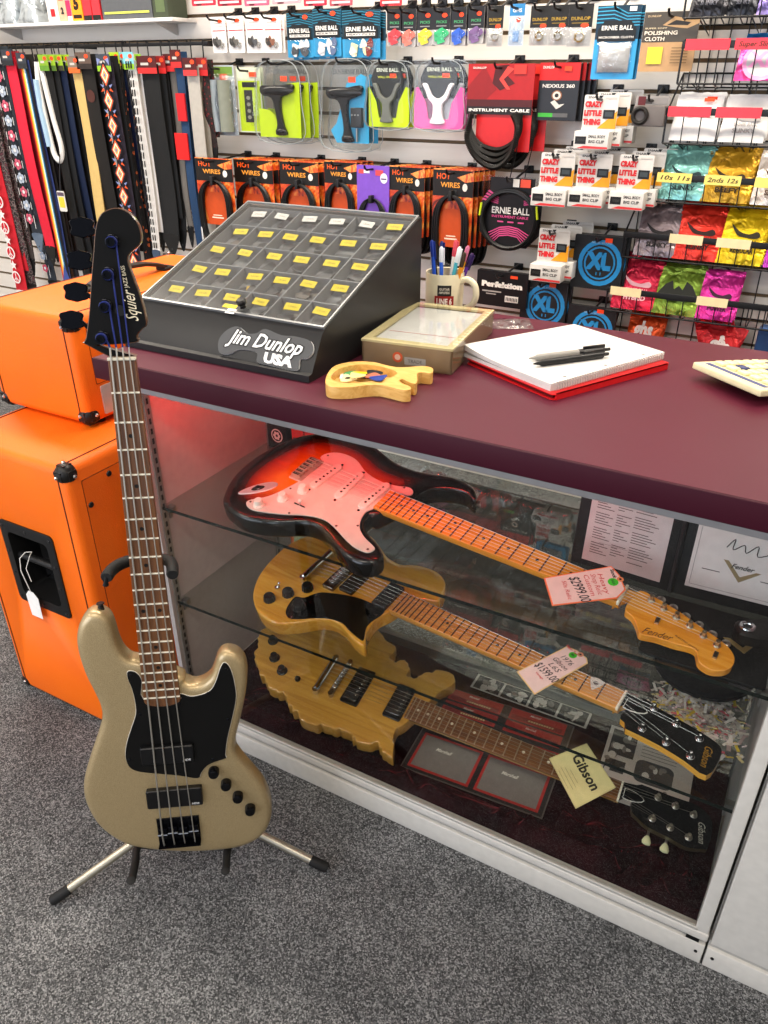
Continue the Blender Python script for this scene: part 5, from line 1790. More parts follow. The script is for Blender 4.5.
# mug of pens
MGX, MGY = -.692, 1.518
mug = thing('mug', 'cream coffee mug with a red and black badge full of pens, behind the tan box', 'mug', (MGX, MGY, ZT))
CRM = M('#d8cfb0', .3, coat=.5)
g = G(CRM); g.lathe([(.034, 0), (.0385, .003), (.0405, .02), (.041, .094), (.0405, .097), (.038, .096), (.0375, .02), (.034, .008), (.001, .007)], n=44); g.build('cup', mug)
g = G(CRM); hp_ = spline([(.038, 0, .080), (.056, 0, .086), (.073, 0, .074), (.074, 0, .048), (.060, 0, .028), (.038, 0, .022)], 5, closed=False) if False else None
hpts = [(.038, .080), (.054, .086), (.071, .076), (.075, .053), (.064, .032), (.038, .020)]
hs = spline(hpts, 5, closed=False)
ca_, sa_ = math.cos(R(-4)), math.sin(R(-4))
g.tube([(x * ca_, x * sa_, z) for x, z in hs], .0066, n=12); g.build('handle', mug)
g = G(BLACK)


def wrap(g, a0, a1, z0, z1, mat, r=.0414, n=10):
    vs = []
    for k in range(n + 1):
        a = a0 + (a1 - a0) * k / n
        for z in (z0, z1): vs.append((r * math.cos(a), r * math.sin(a), z))
    g.add(vs, [(2 * k, 2 * k + 2, 2 * k + 3, 2 * k + 1) for k in range(n)], mat)


am = R(-66)
wrap(g, am - .36, am + .36, .018, .076, BLACK, .0413)
wrap(g, am - .50, am + .50, .030, .054, M('#8e1a14', .4), .0417)
o_ = len(g.v); vs, fs = text_mesh('LINE 6', .04, 0.)
wmx = max(v[0] for v in vs)
g.add([(.0421 * math.cos(am + v[0] / wmx * .40), .0421 * math.sin(am + v[0] / wmx * .40), .042 + v[1] * .017) for v in vs], fs, M('#f0e8da', .4))
for t_, zc in (('GUITAR', .068), ('AMPLIFIERS', .061)):
    vs, fs = text_mesh(t_, .02, 0.); wmx = max(v[0] for v in vs)
    g.add([(.0418 * math.cos(am + v[0] / wmx * .27), .0418 * math.sin(am + v[0] / wmx * .27), zc + v[1] * .007) for v in vs], fs, M('#c9c2b4', .4))
g.build('badge', mug)
pens = [(-.022, -.010, -.10, .02, '#1d4fc0', '#16308a', .150), (-.014, .004, -.05, .08, '#1b3f9a', '#0f1f60', .146), (-.002, -.016, -.02, -.02, '#2a62d8', '#d8dde8', .140), (.008, .006, .06, .05, '#e9e6df', '#d04a5a', .152), (.012, -.014, .16, -.02, '#49b3c8', '#e9eef0', .146), (.020, .004, .18, .05, '#e2a21e', '#c06a8a', .146), (.024, -.010, .20, -.05, '#d98a1e', '#3a2a18', .138), (.016, .014, .26, .06, '#5a2a9a', '#2a1450', .134), (-.024, .012, -.14, .06, '#15181f', '#0d0f14', .142)]
pl_lab = ['bright blue pen at the left of the mug', 'dark blue pen behind the bright blue one in the mug', 'blue and white pen at the front of the mug', 'white pen with a red tip in the mug', 'turquoise pen leaning right in the mug', 'yellow pencil with a pink eraser in the mug', 'orange pencil at the right of the mug', 'purple pen leaning far right in the mug', 'black pen at the far left of the mug']
for (x, y, ax, ay, c1, c2, ln), lab in zip(pens, pl_lab):
    p = thing('pen' if 'pencil' not in lab else 'pencil', lab, 'pen' if 'pencil' not in lab else 'pencil', (MGX + x * .62, MGY + y * .62, ZT + .0085), (-ay * 1.2, ax * 1.25, 0), group='pens in the mug')
    g = G(M(c1, .35)); g.lathe([(.001, 0), (.0035, .012), (.0042, .02), (.0042, ln * .78)], n=12); g.build('barrel', p)
    g = G(M(c2, .35)); g.lathe([(.0045, ln * .78), (.0047, ln * .80), (.0046, ln * .97), (.002, ln)], n=12)
    if 'pencil' not in lab: g.box(.004, -.0015, ln * .74, .0068, .0015, ln * .98)
    g.build('cap' if 'pencil' not in lab else 'eraser', p)

# small wooden guitar-shaped dish of picks
zt_ = ZT + .020
cr = [(62, 170), (72, 135), (105, 102), (180, 87), (255, 89), (305, 101), (350, 109), (400, 109), (450, 105), (488, 110), (498, 122), (488, 134), (450, 130), (432, 137), (434, 158), (427, 176), (405, 172), (375, 158), (360, 163), (372, 174), (404, 188), (405, 200), (375, 202), (325, 190), (280, 181), (225, 183), (165, 190), (110, 191), (75, 186)]
ol = [atz(310 + x / 4.042, 340 + y / 4.042, zt_) for x, y in cr]
c = sum(ol, Vector()) / len(ol)
td = thing('pick_dish', 'small pale wooden guitar-shaped dish holding picks, in front of the tan box', 'dish', (c.x, c.y, ZT))
lo = ccw(spline([(p.x - c.x, p.y - c.y) for p in ol], 3))
WD = special('pale_beech', wood('#c99748', '#d8a95a', '#e2b86c', (14, 60, 60), .45, .2))
rc = [atz(310 + x / 4.042, 340 + y / 4.042, zt_) for x, y in ((85, 145), (120, 115), (190, 99), (260, 102), (320, 116), (352, 132), (330, 150), (270, 163), (200, 172), (130, 173), (95, 163))]
ri = ccw(spline([(p.x - c.x, p.y - c.y) for p in rc], 3))
g = G(WD)
# top ring between outline and recess via triangulation
vv = [Vector(p) for p in lo] + [Vector(p) for p in ri]; n1, n2 = len(lo), len(ri)
ov, oe, of, _, _, _ = delaunay_2d_cdt(vv, [(i, (i + 1) % n1) for i in range(n1)] + [(n1 + i, n1 + (i + 1) % n2) for i in range(n2)], [], 1, 1e-7)


def inpoly(p, poly):
    r_ = False; n = len(poly)
    for i in range(n):
        (xa, ya), (xb, yb) = poly[i], poly[(i + 1) % n]
        if (ya > p[1]) != (yb > p[1]) and p[0] < (xb - xa) * (p[1] - ya) / (yb - ya) + xa: r_ = not r_
    return r_


ff = []
for f in of:
    m_ = sum((ov[k] for k in f), Vector((0, 0))) / len(f)
    if inpoly(m_, lo) and not inpoly(m_, ri): ff.append(tuple(f))
g.add([(p.x, p.y, .020) for p in ov], ff)
g.loft([[(x, y, 0) for x, y in lo], [(x, y, .020) for x, y in lo]], caps=False)
g.loft([[(x, y, .020) for x, y in ri], [(x, y, .006) for x, y in ri]], caps=False)
g.flat(ri, .006, WD); g.add([(x, y, 0) for x, y in lo], [tuple(range(n1 - 1, -1, -1))]); g.build('body', td)
cr_ = Vector((sum(p[0] for p in ri) / n2, sum(p[1] for p in ri) / n2))
for k, (dx, dy, col, lab) in enumerate(((-.034, .012, '#e9e7e0', 'white pick at the left of the wooden dish'), (-.026, .026, '#2f8f5a', 'green pick at the left edge of the wooden dish'), (-.012, .030, '#f2cf12', 'bright yellow pick at the back of the wooden dish'), (-.020, -.006, '#ead9a0', 'cream pick with a black mark at the front of the wooden dish'), (.004, .012, '#141416', 'black pick in the middle of the wooden dish'), (.012, .024, '#1a1a1d', 'black pick behind the middle of the wooden dish'), (.022, .012, '#b86a52', 'brown pick towards the right of the wooden dish'), (.034, .004, '#2a3f8f', 'blue pick at the right end of the wooden dish'), (-.002, -.010, '#e0c88a', 'tan pick at the front of the wooden dish'))):
    g = G(M(col, .3)); g.prism([(x * 1.15, y * 1.15) for x, y in pick], 0, .0013)
    if 'cream' in lab: g.flat(ell(0, .002, .005, .004, 12), .0016, BLACK)
    o = g.build('guitar_pick'); o.location = (c.x + cr_.x + dx * 1.05, c.y + cr_.y + dy * .95 - .010, ZT + .0085 + .0019 * k); o.rotation_euler = (.06 * (k % 3 - 1), .05 * (k % 2), k * 1.3)
    tag(o, lab, 'guitar pick', 'picks in the wooden dish')

# notebook on a red folder
A_, B_, C_, D_ = Vector((-.393, 1.517)), Vector((-.207, 1.417)), Vector((-.339, 1.148)), Vector((-.534, 1.279))
ctr = (A_ + B_ + C_ + D_) / 4
ang = math.atan2((B_ - C_).y, (B_ - C_).x)        # along the spiral edge
LN_, WN_ = .288, .222
rf = thing('red_folder', 'red plastic folder underneath the white spiral notebook', 'folder', (ctr.x + .010, ctr.y - .008, ZT), (0, 0, ang - R(1.5)))
RED = M('#c9181c', .35)
g = G(RED); g.prism(rrect(-.145, -.112, .140, .112, .008), 0, .002); g.prism(rrect(-.146, -.113, .141, .112, .008), .009, .0105); g.box(-.138, -.113, .0, .135, -.109, .0105); g.build('cover', rf)
g = G(M('#5a0d0f', .5)); g.box(-.140, -.106, .0022, .134, .108, .0088); g.build('contents', rf)
nb = thing('notebook', 'white ruled spiral notebook lying open on the red folder', 'notebook', (ctr.x, ctr.y, ZT + .0107), (0, 0, ang))
g = G(PAPER); n1, n2 = 30, 14
for L_, (t0, t1) in enumerate(((0, .006), (.0062, .0125))):
    rings = []
    for i in range(n1 + 1):
        x = -LN_ / 2 + LN_ * i / n1
        bend = .006 * max(0, 1 - i / 7) ** 2 * (1 + L_) * 0
        rings.append([(x, -WN_ / 2 + .004, t0), (x, -WN_ / 2 + .004, t1)] + [(x, -WN_ / 2 + .004 + (WN_ - .004) * k / n2, t1 + .010 * L_ * (k / n2) ** 4 * (1 - i / n1)) for k in range(1, n2 + 1)] + [(x, -WN_ / 2 + .004 + (WN_ - .004) * k / n2, t0 + .006 * L_ * (k / n2) ** 4 * (1 - i / n1)) for k in range(n2, 0, -1)])
    g.loft(rings)
LB = M('#d5dbe4', .8)
for k in range(5):
    pass
for k in (-.10, 0.0, .10):
    g.flat(ell(k, -WN_ / 2 + .016, .0032, .0032, 12), .0128, M('#7a7774', .7))
for k, wd in enumerate((.06, .10, .08)):
    g.flat(rect(-.02, .02 + k * .02, -.02 + wd, .0205 + k * .02), .0131 , M('#c4c8d0', .8))
pg = g.build('pages', nb)
g = G(M('#b9b7b4', .35, .6))
coil = []
for k in range(46 * 8):
    a = 2 * PI * k / 8; x = -LN_ / 2 + .006 + (LN_ - .012) * k / (46 * 8)
    coil.append((x, -WN_ / 2 + .003 + .0055 * math.cos(a), .0065 + .0068 * math.sin(a)))
g.tube(coil, .0006, n=5); g.build('spiral_binding', nb)


def pen_flat(p0, p1, z, r, c1, c2, label):
    p0, p1 = Vector(p0), Vector(p1); ln = (p1 - p0).length; a = math.atan2((p1 - p0).y, (p1 - p0).x)
    o = thing('pen', label, 'pen', (p0.x, p0.y, z + r), (0, 0, a))
    X = Matrix(((0, 0, 1, 0), (0, 1, 0, 0), (-1, 0, 0, 0), (0, 0, 0, 1)))
    g = G(M(c1, .4)); g.X = X; g.lathe([(.0012, 0), (r * .62, .012), (r * .95, .016), (r, .05), (r, ln * .62)], n=16); g.build('barrel', o)
    g = G(M(c2, .3)); g.X = X; g.lathe([(r * 1.02, ln * .60), (r * 1.05, ln * .63), (r, ln * .92), (r * .55, ln * .93), (r * .5, ln)], n=16); g.build('grip', o)
    g = G(M(c2, .3)); g.box(ln * .66, -.0022, r * .8, ln * .93, .0022, r + .0045, r=.0008); g.build('clip', o)
    return o


pen_flat((-.405, 1.252), (-.296, 1.372), ZT + .0107 + .0129, .0058, '#8f8c86', '#1c1b1c', 'grey pen with a black clip lying on the white notebook, behind the all-black pen')
pen_flat((-.388, 1.227), (-.291, 1.343), ZT + .0107 + .0129, .0060, '#161617', '#1d1d1e', 'all-black pen lying on the white notebook')

# calculator
q0, q1, q2 = Vector((-.153, 1.373)), Vector((-.084, 1.442)), Vector((-.042, 1.287))
ex = (q2 - q0).normalized(); cl = thing('calculator', 'cream desk calculator with a blue stripe at the right of the countertop', 'calculator', (q0.x, q0.y, ZT + .004), (0, 0, math.atan2(ex.y, ex.x)))
CRE = M('#d9cfa6', .45)
g = G(CRE)
g.X = Matrix.Rotation(R(-7), 4, 'X')
WC, DC = .150, .175
g.X = Matrix.Translation((0, 0, .019)) @ Matrix.Rotation(R(-6), 4, 'X')
g.box(0, 0, -.006, WC, DC, .006, r=.003); g.build('case', cl)
g = G(M('#34407a', .35)); g.X = Matrix.Translation((0, 0, .019)) @ Matrix.Rotation(R(-6), 4, 'X')
g.box(.012, .016, .006, WC - .010, .027, .0066); g.build('stripe', cl)
rows = 5
for j in range(rows):
    for i in range(5):
        dk = (j == 1 and i in (1,)) or (j == 3 and i == 2)
        g = G(M('#39406a' if dk else '#e6dcae', .4)); g.X = Matrix.Translation((0, 0, .019)) @ Matrix.Rotation(R(-6), 4, 'X')
        x, y = .014 + i * .0256, .034 + j * .0215
        g.box(x, y, .006, x + .020, y + .0155, .0115, r=.0022)
        g.build('key', cl)
g = G(M('#56604e', .2)); g.X = Matrix.Translation((0, 0, .019)) @ Matrix.Rotation(R(-6), 4, 'X'); g.box(.02, DC - .03, .006, WC - .02, DC - .010, .0075); g.build('screen', cl)
g = G(RUBBER); g.box(.03, .060, -.004, WC - .03, .085, .006); g.box(.03, DC - .034, -.004, WC - .03, DC - .026, -.003); g.build('foot', cl)
crumple_bag('plastic_bag', 'small flat clear plastic bag on the countertop behind the tan box', 'plastic bag', (-.545, 1.535, ZT), .09, .075, .010, .5, 8)
# ================================================================== slatwall merchandise
XZ = Matrix(((1, 0, 0, 0), (0, 0, -1, 0), (0, 1, 0, 0), (0, 0, 0, 1)))     # drawing (x, y, out) -> (X, -out.., Z)


def gfx(g, w, h, items, z=0., top=0.):
    """print on a card: x 0..1 left to right, y 0..1 bottom to top of a w x h face whose top edge is at `top`"""
    fx = lambda a: (a - .5) * w
    fy = lambda b: top + (b - 1) * h
    for k, it in enumerate(items):
        zz = z + .00035 * (k + 1)
        c = it[0]
        if c == 'r':
            g.flat(rect(fx(it[1]), fy(it[2]), fx(it[3]), fy(it[4])), zz, it[5] if not isinstance(it[5], str) else M(it[5], .45))
        elif c == 't':
            ang = it[7] if len(it) > 7 else 0
            g.text(it[1], h * it[4], fx(it[2]), fy(it[3]), zz, M(it[5], .45), bold=(.075 if it[4] > .14 else .02), fit=(it[6] * w if it[6] else None), ang=ang)
        elif c == 'p':
            g.flat([(fx(a), fy(b)) for a, b in it[1]], zz, M(it[2], .45) if isinstance(it[2], str) else it[2])
        elif c == 'o':
            g.flat(ell(fx(it[1]), fy(it[2]), it[3] * w, it[4] * h, 22), zz, M(it[5], .45) if isinstance(it[5], str) else it[5])
        elif c == 'ring':
            pass


def hook(x, z, yf, what, tip=.016):
    """peg hook: black bracket in the groove and a rod reaching out to yf"""
    zg = GZ0 + GSP * round((z - GZ0) / GSP)
    o = thing('wall_hook', 'black wall hook holding ' + what, 'hook', (x, WALLY, zg), group='black hooks in the slatted wall')
    g = G(WIRE); g.box(-.016, -.005, -.004, .016, .001, .018, r=.002); g.build('bracket', o)
    d = WALLY - yf
    g = G(WIRE); g.tube([(0, 0, .012), (0, -d + .06, z - zg), (0, -d + .006, z - zg + .002), (0, -d - .004, z - zg + tip * .6), (0, -d - .006, z - zg + tip)], .0034, n=7); g.build('rod', o)
    return o


def pack(name, label, cat, px, Y, items, base, n=1, group=None, thick=.0016, step=.010, shift=(.004, .0), hk=None, extra=None, short=None, rot=0., hz=.012):
    """a hanging card pack that fills the pixel box px at depth Y; n of them one behind the other"""
    cx, cz, w, h = wrect(*px, Y)
    zt = cz + h / 2
    root = thing(name, (f'front one of the {label[2:]}' if False else label[0]), cat, (cx, Y, zt), (0, rot, 0), group)
    g = G(base)
    g.X = XZ
    g.prism(rrect(-w / 2, -h, w / 2, 0, min(.004, w * .08)), -thick, 0, base, base)
    gfx(g, w, h, items)
    g.build('card', root, smooth=False)
    if extra:
        extra(root, w, h)
    for i in range(1, n):
        dup(root, (cx + shift[0] * i, Y + step * i, zt + shift[1] * i), label[min(i, len(label) - 1)])
    if hk:
        hook(cx, zt - hz, Y - .05, hk)
    return root, w, h, cx, zt


def lab(front, stem, n):
    """labels for a row of packs one behind the other"""
    return [front] + [f'{ORD[i]} {stem}, {"just behind the front one" if i == 1 else "deeper on the hook"}' if i < 2 else f'{stem}, {ORD[i]} from the front on its hook' for i in range(1, n)]


def bulge(root, w, h, x0, y0, x1, y1, d, mat, name='pouch', seed=0, nx=10, ny=10):
    """puffed clear or printed pouch over part of a card (fractions of the card)"""
    g = G(mat); vs = []
    for j in range(ny + 1):
        for i in range(nx + 1):
            a, b = i / nx, j / ny
            x = (x0 + (x1 - x0) * a - .5) * w; z = (y0 + (y1 - y0) * b - 1) * h
            e = (math.sin(PI * a) * math.sin(PI * b)) ** .5
            vs.append((x, -.002 - d * e * (.85 + .3 * mnoise.noise(Vector((a * 4 + seed, b * 4, seed * 1.7)))), z))
    g.add(vs, [(j * (nx + 1) + i, j * (nx + 1) + i + 1, (j + 1) * (nx + 1) + i + 1, (j + 1) * (nx + 1) + i) for j in range(ny) for i in range(nx)])
    return g.build(name, root, angle=50)


def mini_picks(root, w, h, cols, x0, y0, x1, y1, s=1., seed=0, name='picks', per=7, dep=.004):
    rnd = random.Random(seed)
    g = G(M(cols[0], .4))
    for k in range(per):
        x = (rnd.uniform(x0, x1) - .5) * w; z = (rnd.uniform(y0, y1) - 1) * h
        a = rnd.uniform(0, 6.28)
        m = M(cols[k % len(cols)], .35)
        g.X = Matrix.Translation((x, -.003 - dep * k / per, z)) @ XZ @ Matrix.Rotation(a, 4, 'Z')
        g.prism([(p * s, q * s) for p, q in pick], 0, .001, m)
    return g.build(name, root)


YH = 2.46
OR_ = '#ff4a22'
# --- white pick packs
wp = [((212, 17, 226, 53), '#5c5a58'), ((228, 16, 244, 53), '#6a6660'), ((246, 15, 264, 53), '#55565a'), ((264, 15, 281, 53), '#8a5a44')]
nm = ['leftmost', 'second', 'third', 'rightmost']
for (px, c), q in zip(wp, nm):
    it = [('r', .05, .60, .95, .63, '#c8202a'), ('r', .2, .80, .8, .83, '#b9b4b0'), ('r', .15, .73, .85, .75, '#c9c4c0'), ('o', .62, .88, .18, .05, OR_)]
    pack('pick_pack', lab(f'{q} of the four white guitar pick cards with a red line', f'white pick card behind the {q} white one', 2), 'pick pack', px, YH, it, M('#eeebe8', .5), n=2, group=f'white pick cards, {q} hook', step=.012, shift=(.006, 0), hk=f'the {q} white pick card',
         extra=lambda r_, w, h, c=c: (mini_picks(r_, w, h, [c, '#8a8680', '#3a3836'], .25, .12, .75, .36, .8, 3), bulge(r_, w, h, .08, .03, .92, .48, .008, CLEAR)))
# --- blue string-brand packs with picks
BLU = M('#2f8fc0', .4); DNAVY = '#12313f'


def ernie_items(sub):
    it = [('r', 0, .40, 1, 1, DNAVY)]
    for k in range(6):
        it.append(('p', [(0, .99 - k * .055), (.5, 1.03 - k * .055 + .0), (1, .95 - k * .055), (1, .935 - k * .055), (.5, 1.012 - k * .055), (0, .975 - k * .055)], '#2a7f9c'))
    it = [i if i[0] != 'p' else ('p', [(a, min(1, b)) for a, b in i[1]], i[2]) for i in it]
    it += [('p', [(.06, .42), (.06, .62), (.22, .74), (.8, .74), (.94, .62), (.94, .42)], '#17191b'), ('t', 'ERNIE BALL', .5, .60, .13, '#f0eee8', .78), ('r', .12, .46, .88, .52, '#e9e6e0'), ('t', sub, .5, .49, .055, '#17191b', .70), ('o', .74, .90, .10, .05, OR_)]
    return it


eb = [((287, 13, 313, 58), 'THIN PICKS', ['#4a4c50', '#d9d9d6'], 'leftmost of the three blue pick pouches', 2), ((313, 9, 341, 57), 'MEDIUM PICKS', ['#e9e9e6', '#c9cdd2', '#5a6a8a'], 'middle one of the three blue pick pouches', 2), ((342, 10, 380, 58), 'HEAVY PICKS', ['#e6dcae', '#f0e9d0', '#7a2c22'], 'largest of the three blue pick pouches, at the right', 2)]
for px, sub, cols, lb, n in eb:
    pack('pick_pouch', lab(lb, f'blue pick pouch behind the {lb.split(" of")[0].replace(" one", "")} one', n), 'pick pouch', px, YH, ernie_items(sub), BLU, n=n, group='blue pick pouches, ' + lb.split(' of')[0], step=.014, shift=(.012, -.006), hk='the ' + lb.split(',')[0],
         extra=lambda r_, w, h, cols=cols: (mini_picks(r_, w, h, cols, .22, .12, .78, .34, 1.0, 4, per=9), bulge(r_, w, h, .08, .04, .92, .42, .010, CLEAR)))
# --- row of small dark-topped packs
sm = [((387, 9, 402, 46), '#d8434a', 'red'), ((401, 9, 416, 47), '#f07868', 'coral'), ((417, 8, 433, 46), '#e9d23a', 'yellow'), ((433, 8, 450, 45), '#3cb878', 'green'), ((451, 7, 466, 46), '#2f5fc8', 'blue'), ((468, 6, 484, 44), '#7a5a8c', 'purple')]
for px, c, q in sm:
    it = [('r', 0, .42, 1, 1, '#1c1c20'), ('t', 'PICKS', .5, .62, .10, '#4aa06a', .6), ('r', .2, .50, .8, .53, '#8a8a8a'), ('o', .68, .80, .16, .06, OR_)]
    pack('pick_pack', lab(f'small black-topped pick pack with {q} picks', f'small pick pack with {q} picks', 2), 'pick pack', px, YH, it, M('#b9b6b4', .3), n=2, group=f'small packs of {q} picks', step=.012, shift=(.004, 0), hk=f'the small pack of {q} picks',
         extra=lambda r_, w, h, c=c: (mini_picks(r_, w, h, [c], .25, .12, .75, .34, .95, 5, per=7), bulge(r_, w, h, .04, .02, .96, .42, .009, CLEAR)))
gp = [((487, 6, 503, 47), '#b9b09a', 'narrow gold-lettered pack of string ends, leftmost of its kind'), ((509, 4, 524, 46), None, 'blue and white foil accessory pack between the gold-lettered packs'), ((530, 6, 549, 46), '#b39a5a', 'gold-lettered pack with a coiled brass string, left one of three'), ((549, 5, 568, 46), '#a89a7a', 'gold-lettered pack with a coiled brass string, middle one of three'), ((568, 4, 592, 47), '#c0a45c', 'gold-lettered pack with a coiled brass string, right one of three')]
for px, c, lb in gp:
    if c:
        it = [('r', 0, .46, 1, 1, '#191713'), ('t', 'GIBSON' if False else 'DUNLOP', .5, .66, .11, '#b9952a', .78), ('r', .15, .55, .85, .57, '#8a7022'), ('o', .70, .50, .17, .055, OR_)]

        def ex(r_, w, h, c=c):
            g = G(M(c, .3, .8))
            for q in range(4):
                g.tube([(.006 + (.011 + .001 * q) * w / .07 * math.cos(a) - .004, -.003 - .0012 * q, -h * .76 + (.011 + .001 * q) * w / .07 * math.sin(a)) for a in [2 * PI * k / 20 for k in range(20)]], .0011, n=5, closed=True)
            g.build('coiled_string', r_)
            bulge(r_, w, h, .02, .02, .98, .46, .010, BAG, seed=2)
        base = M('#c9c6c0', .3)
    else:
        it = [('r', 0, .72, 1, 1, '#2f7fb8'), ('t', 'GHS', .5, .84, .12, '#f0f0ee', .6), ('r', .15, .40, .85, .70, '#cfe0ec'), ('o', .62, .62, .16, .06, OR_), ('r', .3, .1, .7, .35, '#7fa8d8')]
        ex = lambda r_, w, h: bulge(r_, w, h, .04, .02, .96, .70, .009, BAG, seed=5)
        base = M('#c4d4e2', .3)
    pack('accessory_pack', lab(lb, 'pack behind the ' + lb, 1), 'accessory pack', px, YH, it, base, hk='the ' + lb, extra=ex, group='small accessory packs on the top row')


# --- clamshell tools
INSERT = {'hanger': [(0, .02), (0, .60), (.08, .62), (.24, .40), (.30, .16), (.70, .16), (.76, .40), (.92, .62), (1, .60), (1, .02)],
          'winder': [(.05, .06), (.05, .42), (.28, .40), (.40, .34), (.46, .20), (.56, .22), (.56, .60), (.70, .72), (.95, .74), (.95, .06)],
          'big': [(.30, .08), (.18, .22), (.30, .30), (.42, .52), (.52, .74), (.80, .84), (.95, .80), (.95, .08)]}


def clam(name, lb, px, card, n, tool, kind='hanger', top='#2a2c2c', step=.026, shift=(.02, 0.), title='', hkk=True, foot=True):
    def ex(root, w, h):
        g = G(CLEAR); g.X = XZ
        sh = spline([(-w * .47, -h * .97), (-w * .48, -h * .5), (-w * .44, -h * .16), (-w * .25, -.004), (w * .25, -.004), (w * .44, -h * .16), (w * .48, -h * .5), (w * .47, -h * .97)], 4)
        g.loft([[(x, y, .0) for x, y in sh], [(x * .97, y * .985, .016) for x, y in sh], [(x * .86, y * .94 - h * .02, .024) for x, y in sh]], caps=False)
        g.flat([(x * .86, y * .94 - h * .02) for x, y in sh], .024, CLEAR)
        rim = [(x, y, .001) for x, y in sh]
        g.tube(rim,   .0013, M('#a4aaac', .2), 6, closed=True)
        pass
        g.build('clear_shell', root, angle=50)
        tool(root, w, h)
    it = [('p', INSERT[kind], card)]
    if kind == 'hanger':
        it += [('p', [(.12, .74), (.2, .88), (.34, .965), (.66, .965), (.8, .88), (.88, .74), (.80, .46), (.20, .46)], top)]
    it += [('t', 'ERNIE BALL', .5, .86, .075, '#d9e0d0' if kind == 'hanger' else '#6a6e70', .5)]
    if title: it.append(('t', title, .5, .76, .045, '#c9d04a', .45))
    it.append(('r', .56, .75, .70, .81, OR_))
    return pack(name, lab(lb, lb.replace('front ', ''), n) if n > 1 else [lb], 'tool pack', px, YH - .02, it, CLEAR, n=n, group=lb.replace('front ', '') + 's' if n > 1 else None, step=step, shift=shift, thick=.0005, hk='the ' + lb if hkk else None, extra=ex)


DK = M('#161618', .22)


def winder(root, w, h):
    g = G(DK); g.X = XZ
    hd_ = spline([(-w * .36, -h * .36), (-w * .30, -h * .30), (0, -h * .31), (w * .30, -h * .28), (w * .36, -h * .33), (w * .22, -h * .41), (w * .08, -h * .45), (w * .07, -h * .62), (w * .12, -h * .80), (w * .17, -h * .90), (-w * .06, -h * .90), (-w * .02, -h * .78), (-w * .05, -h * .60), (-w * .12, -h * .45), (-w * .30, -h * .42)], 3)
    g.prism(hd_, .003, .016, bev=.003)
    g.ball((0, -h * .36, .012), w * .37, M('#1a1a1c', .18), 16, (1, h * .06 / (w * .37), .010 / (w * .37)))
    g.ball((w * .05, -h * .86, .010), w * .12, M('#1a1a1c', .18), 12, (1, .5, .6))
    g.build('string_winder', root)


def big_winder(root, w, h):
    winder(root, w, h)
    g = G(M('#2b2d30', .3)); g.X = XZ; g.box(w * .14, -h * .74, .003, w * .36, -h * .52, .020, r=.003); g.cyl((w * .24, -h * .75, .010), (w * .24, -h * .90, .010), .004, mat=STEEL, n=10)
    for k in range(3): g.cyl((w * (.18 + k * .06), -h * .60, .02), (w * (.18 + k * .06), -h * .60, .0225), .0025, mat=STEEL, n=8)
    g.build('battery_unit', root)


def capo(col):
    def f(root, w, h):
        g = G(M(col, .35)); g.X = XZ
        y = lambda a: -h * a
        u_ = [(-.22, .42), (-.27, .34), (-.20, .335), (-.15, .42), (-.10, .50), (.0, .545), (.10, .50), (.15, .42), (.20, .335), (.27, .34), (.22, .42), (.16, .55), (.08, .63), (.085, .80), (.12, .90), (-.12, .90), (-.085, .80), (-.08, .63), (-.16, .55)]
        g.prism(spline([(a * w * 1.15, y(b)) for a, b in u_], 3), .003, .013, bev=.002)
        g.build('wall_hanger', root)
    return f


# clear bag of cloths, at the left
def cloth_roll(root, w, h):
    for x0, x1, c in ((.10, .46, '#9aa6ae'), (.50, .90, '#7f8478')):
        g = G(M(c, .8)); g.X = XZ
        g.tube([((x0 + x1) / 2 * w - w / 2, -h * .20, .012), ((x0 + x1) / 2 * w - w / 2, -h * .94, .012)], (x1 - x0) * w * .5, n=14); g.build('rolled_cloth', root)
    bulge(root, w, h, .0, .0, 1., .88, .028, BAG, seed=9)


pack('cleaning_cloth_pack', ['clear bag with two rolled grey cloths, left end of the tool row'], 'cloth pack', (208, 66, 236, 136), YH, [('r', .05, .84, .95, .98, '#6a8a3a'), ('r', .5, .78, .75, .88, OR_)], M('#a8b0b4', .3), hk='the bag of rolled grey cloths', extra=cloth_roll)
pack('capo_pack', lab('lime green tool card with a black slotted tool, beside the bag of cloths', 'lime green tool card', 2), 'tool pack', (238, 68, 262, 133), YH + .01, [('r', .05, .02, .95, .80, '#b8d21a'), ('r', .22, .70, .85, .78, '#1c1c1c'), ('r', .28, .16, .62, .66, '#1a1a1a')] + [('o', .45, .24 + .1 * k, .08, .03, '#8a8a7a') for k in range(4)] + [('r', .55, .86, .85, .93, OR_)], M('#c9d0b8', .3), n=2, group='lime green tool cards', hk='the lime green tool card', extra=lambda r_, w, h: bulge(r_, w, h, .04, .03, .96, .84, .018, CLEAR))
clam('tool_pack', 'front lime green clamshell with a black string winder', (256, 61, 302, 143), '#b4cf1c', 3, winder, 'winder', title='')
clam('tool_pack', 'front blue clamshell with a large black powered winder', (321, 60, 371, 151), '#3aa0cf', 2, big_winder, 'big', title='')
clam('tool_pack', 'front lime clamshell with a dark guitar wall hanger', (366, 61, 409, 129), '#c2dd14', 2, capo('#6a6d66'), title='WALL HANGER')
clam('tool_pack', 'front pink clamshell with a white guitar wall hanger', (414, 60, 464, 131), '#ee5fa8', 2, capo('#efe9ec'), title='WALL HANGER')


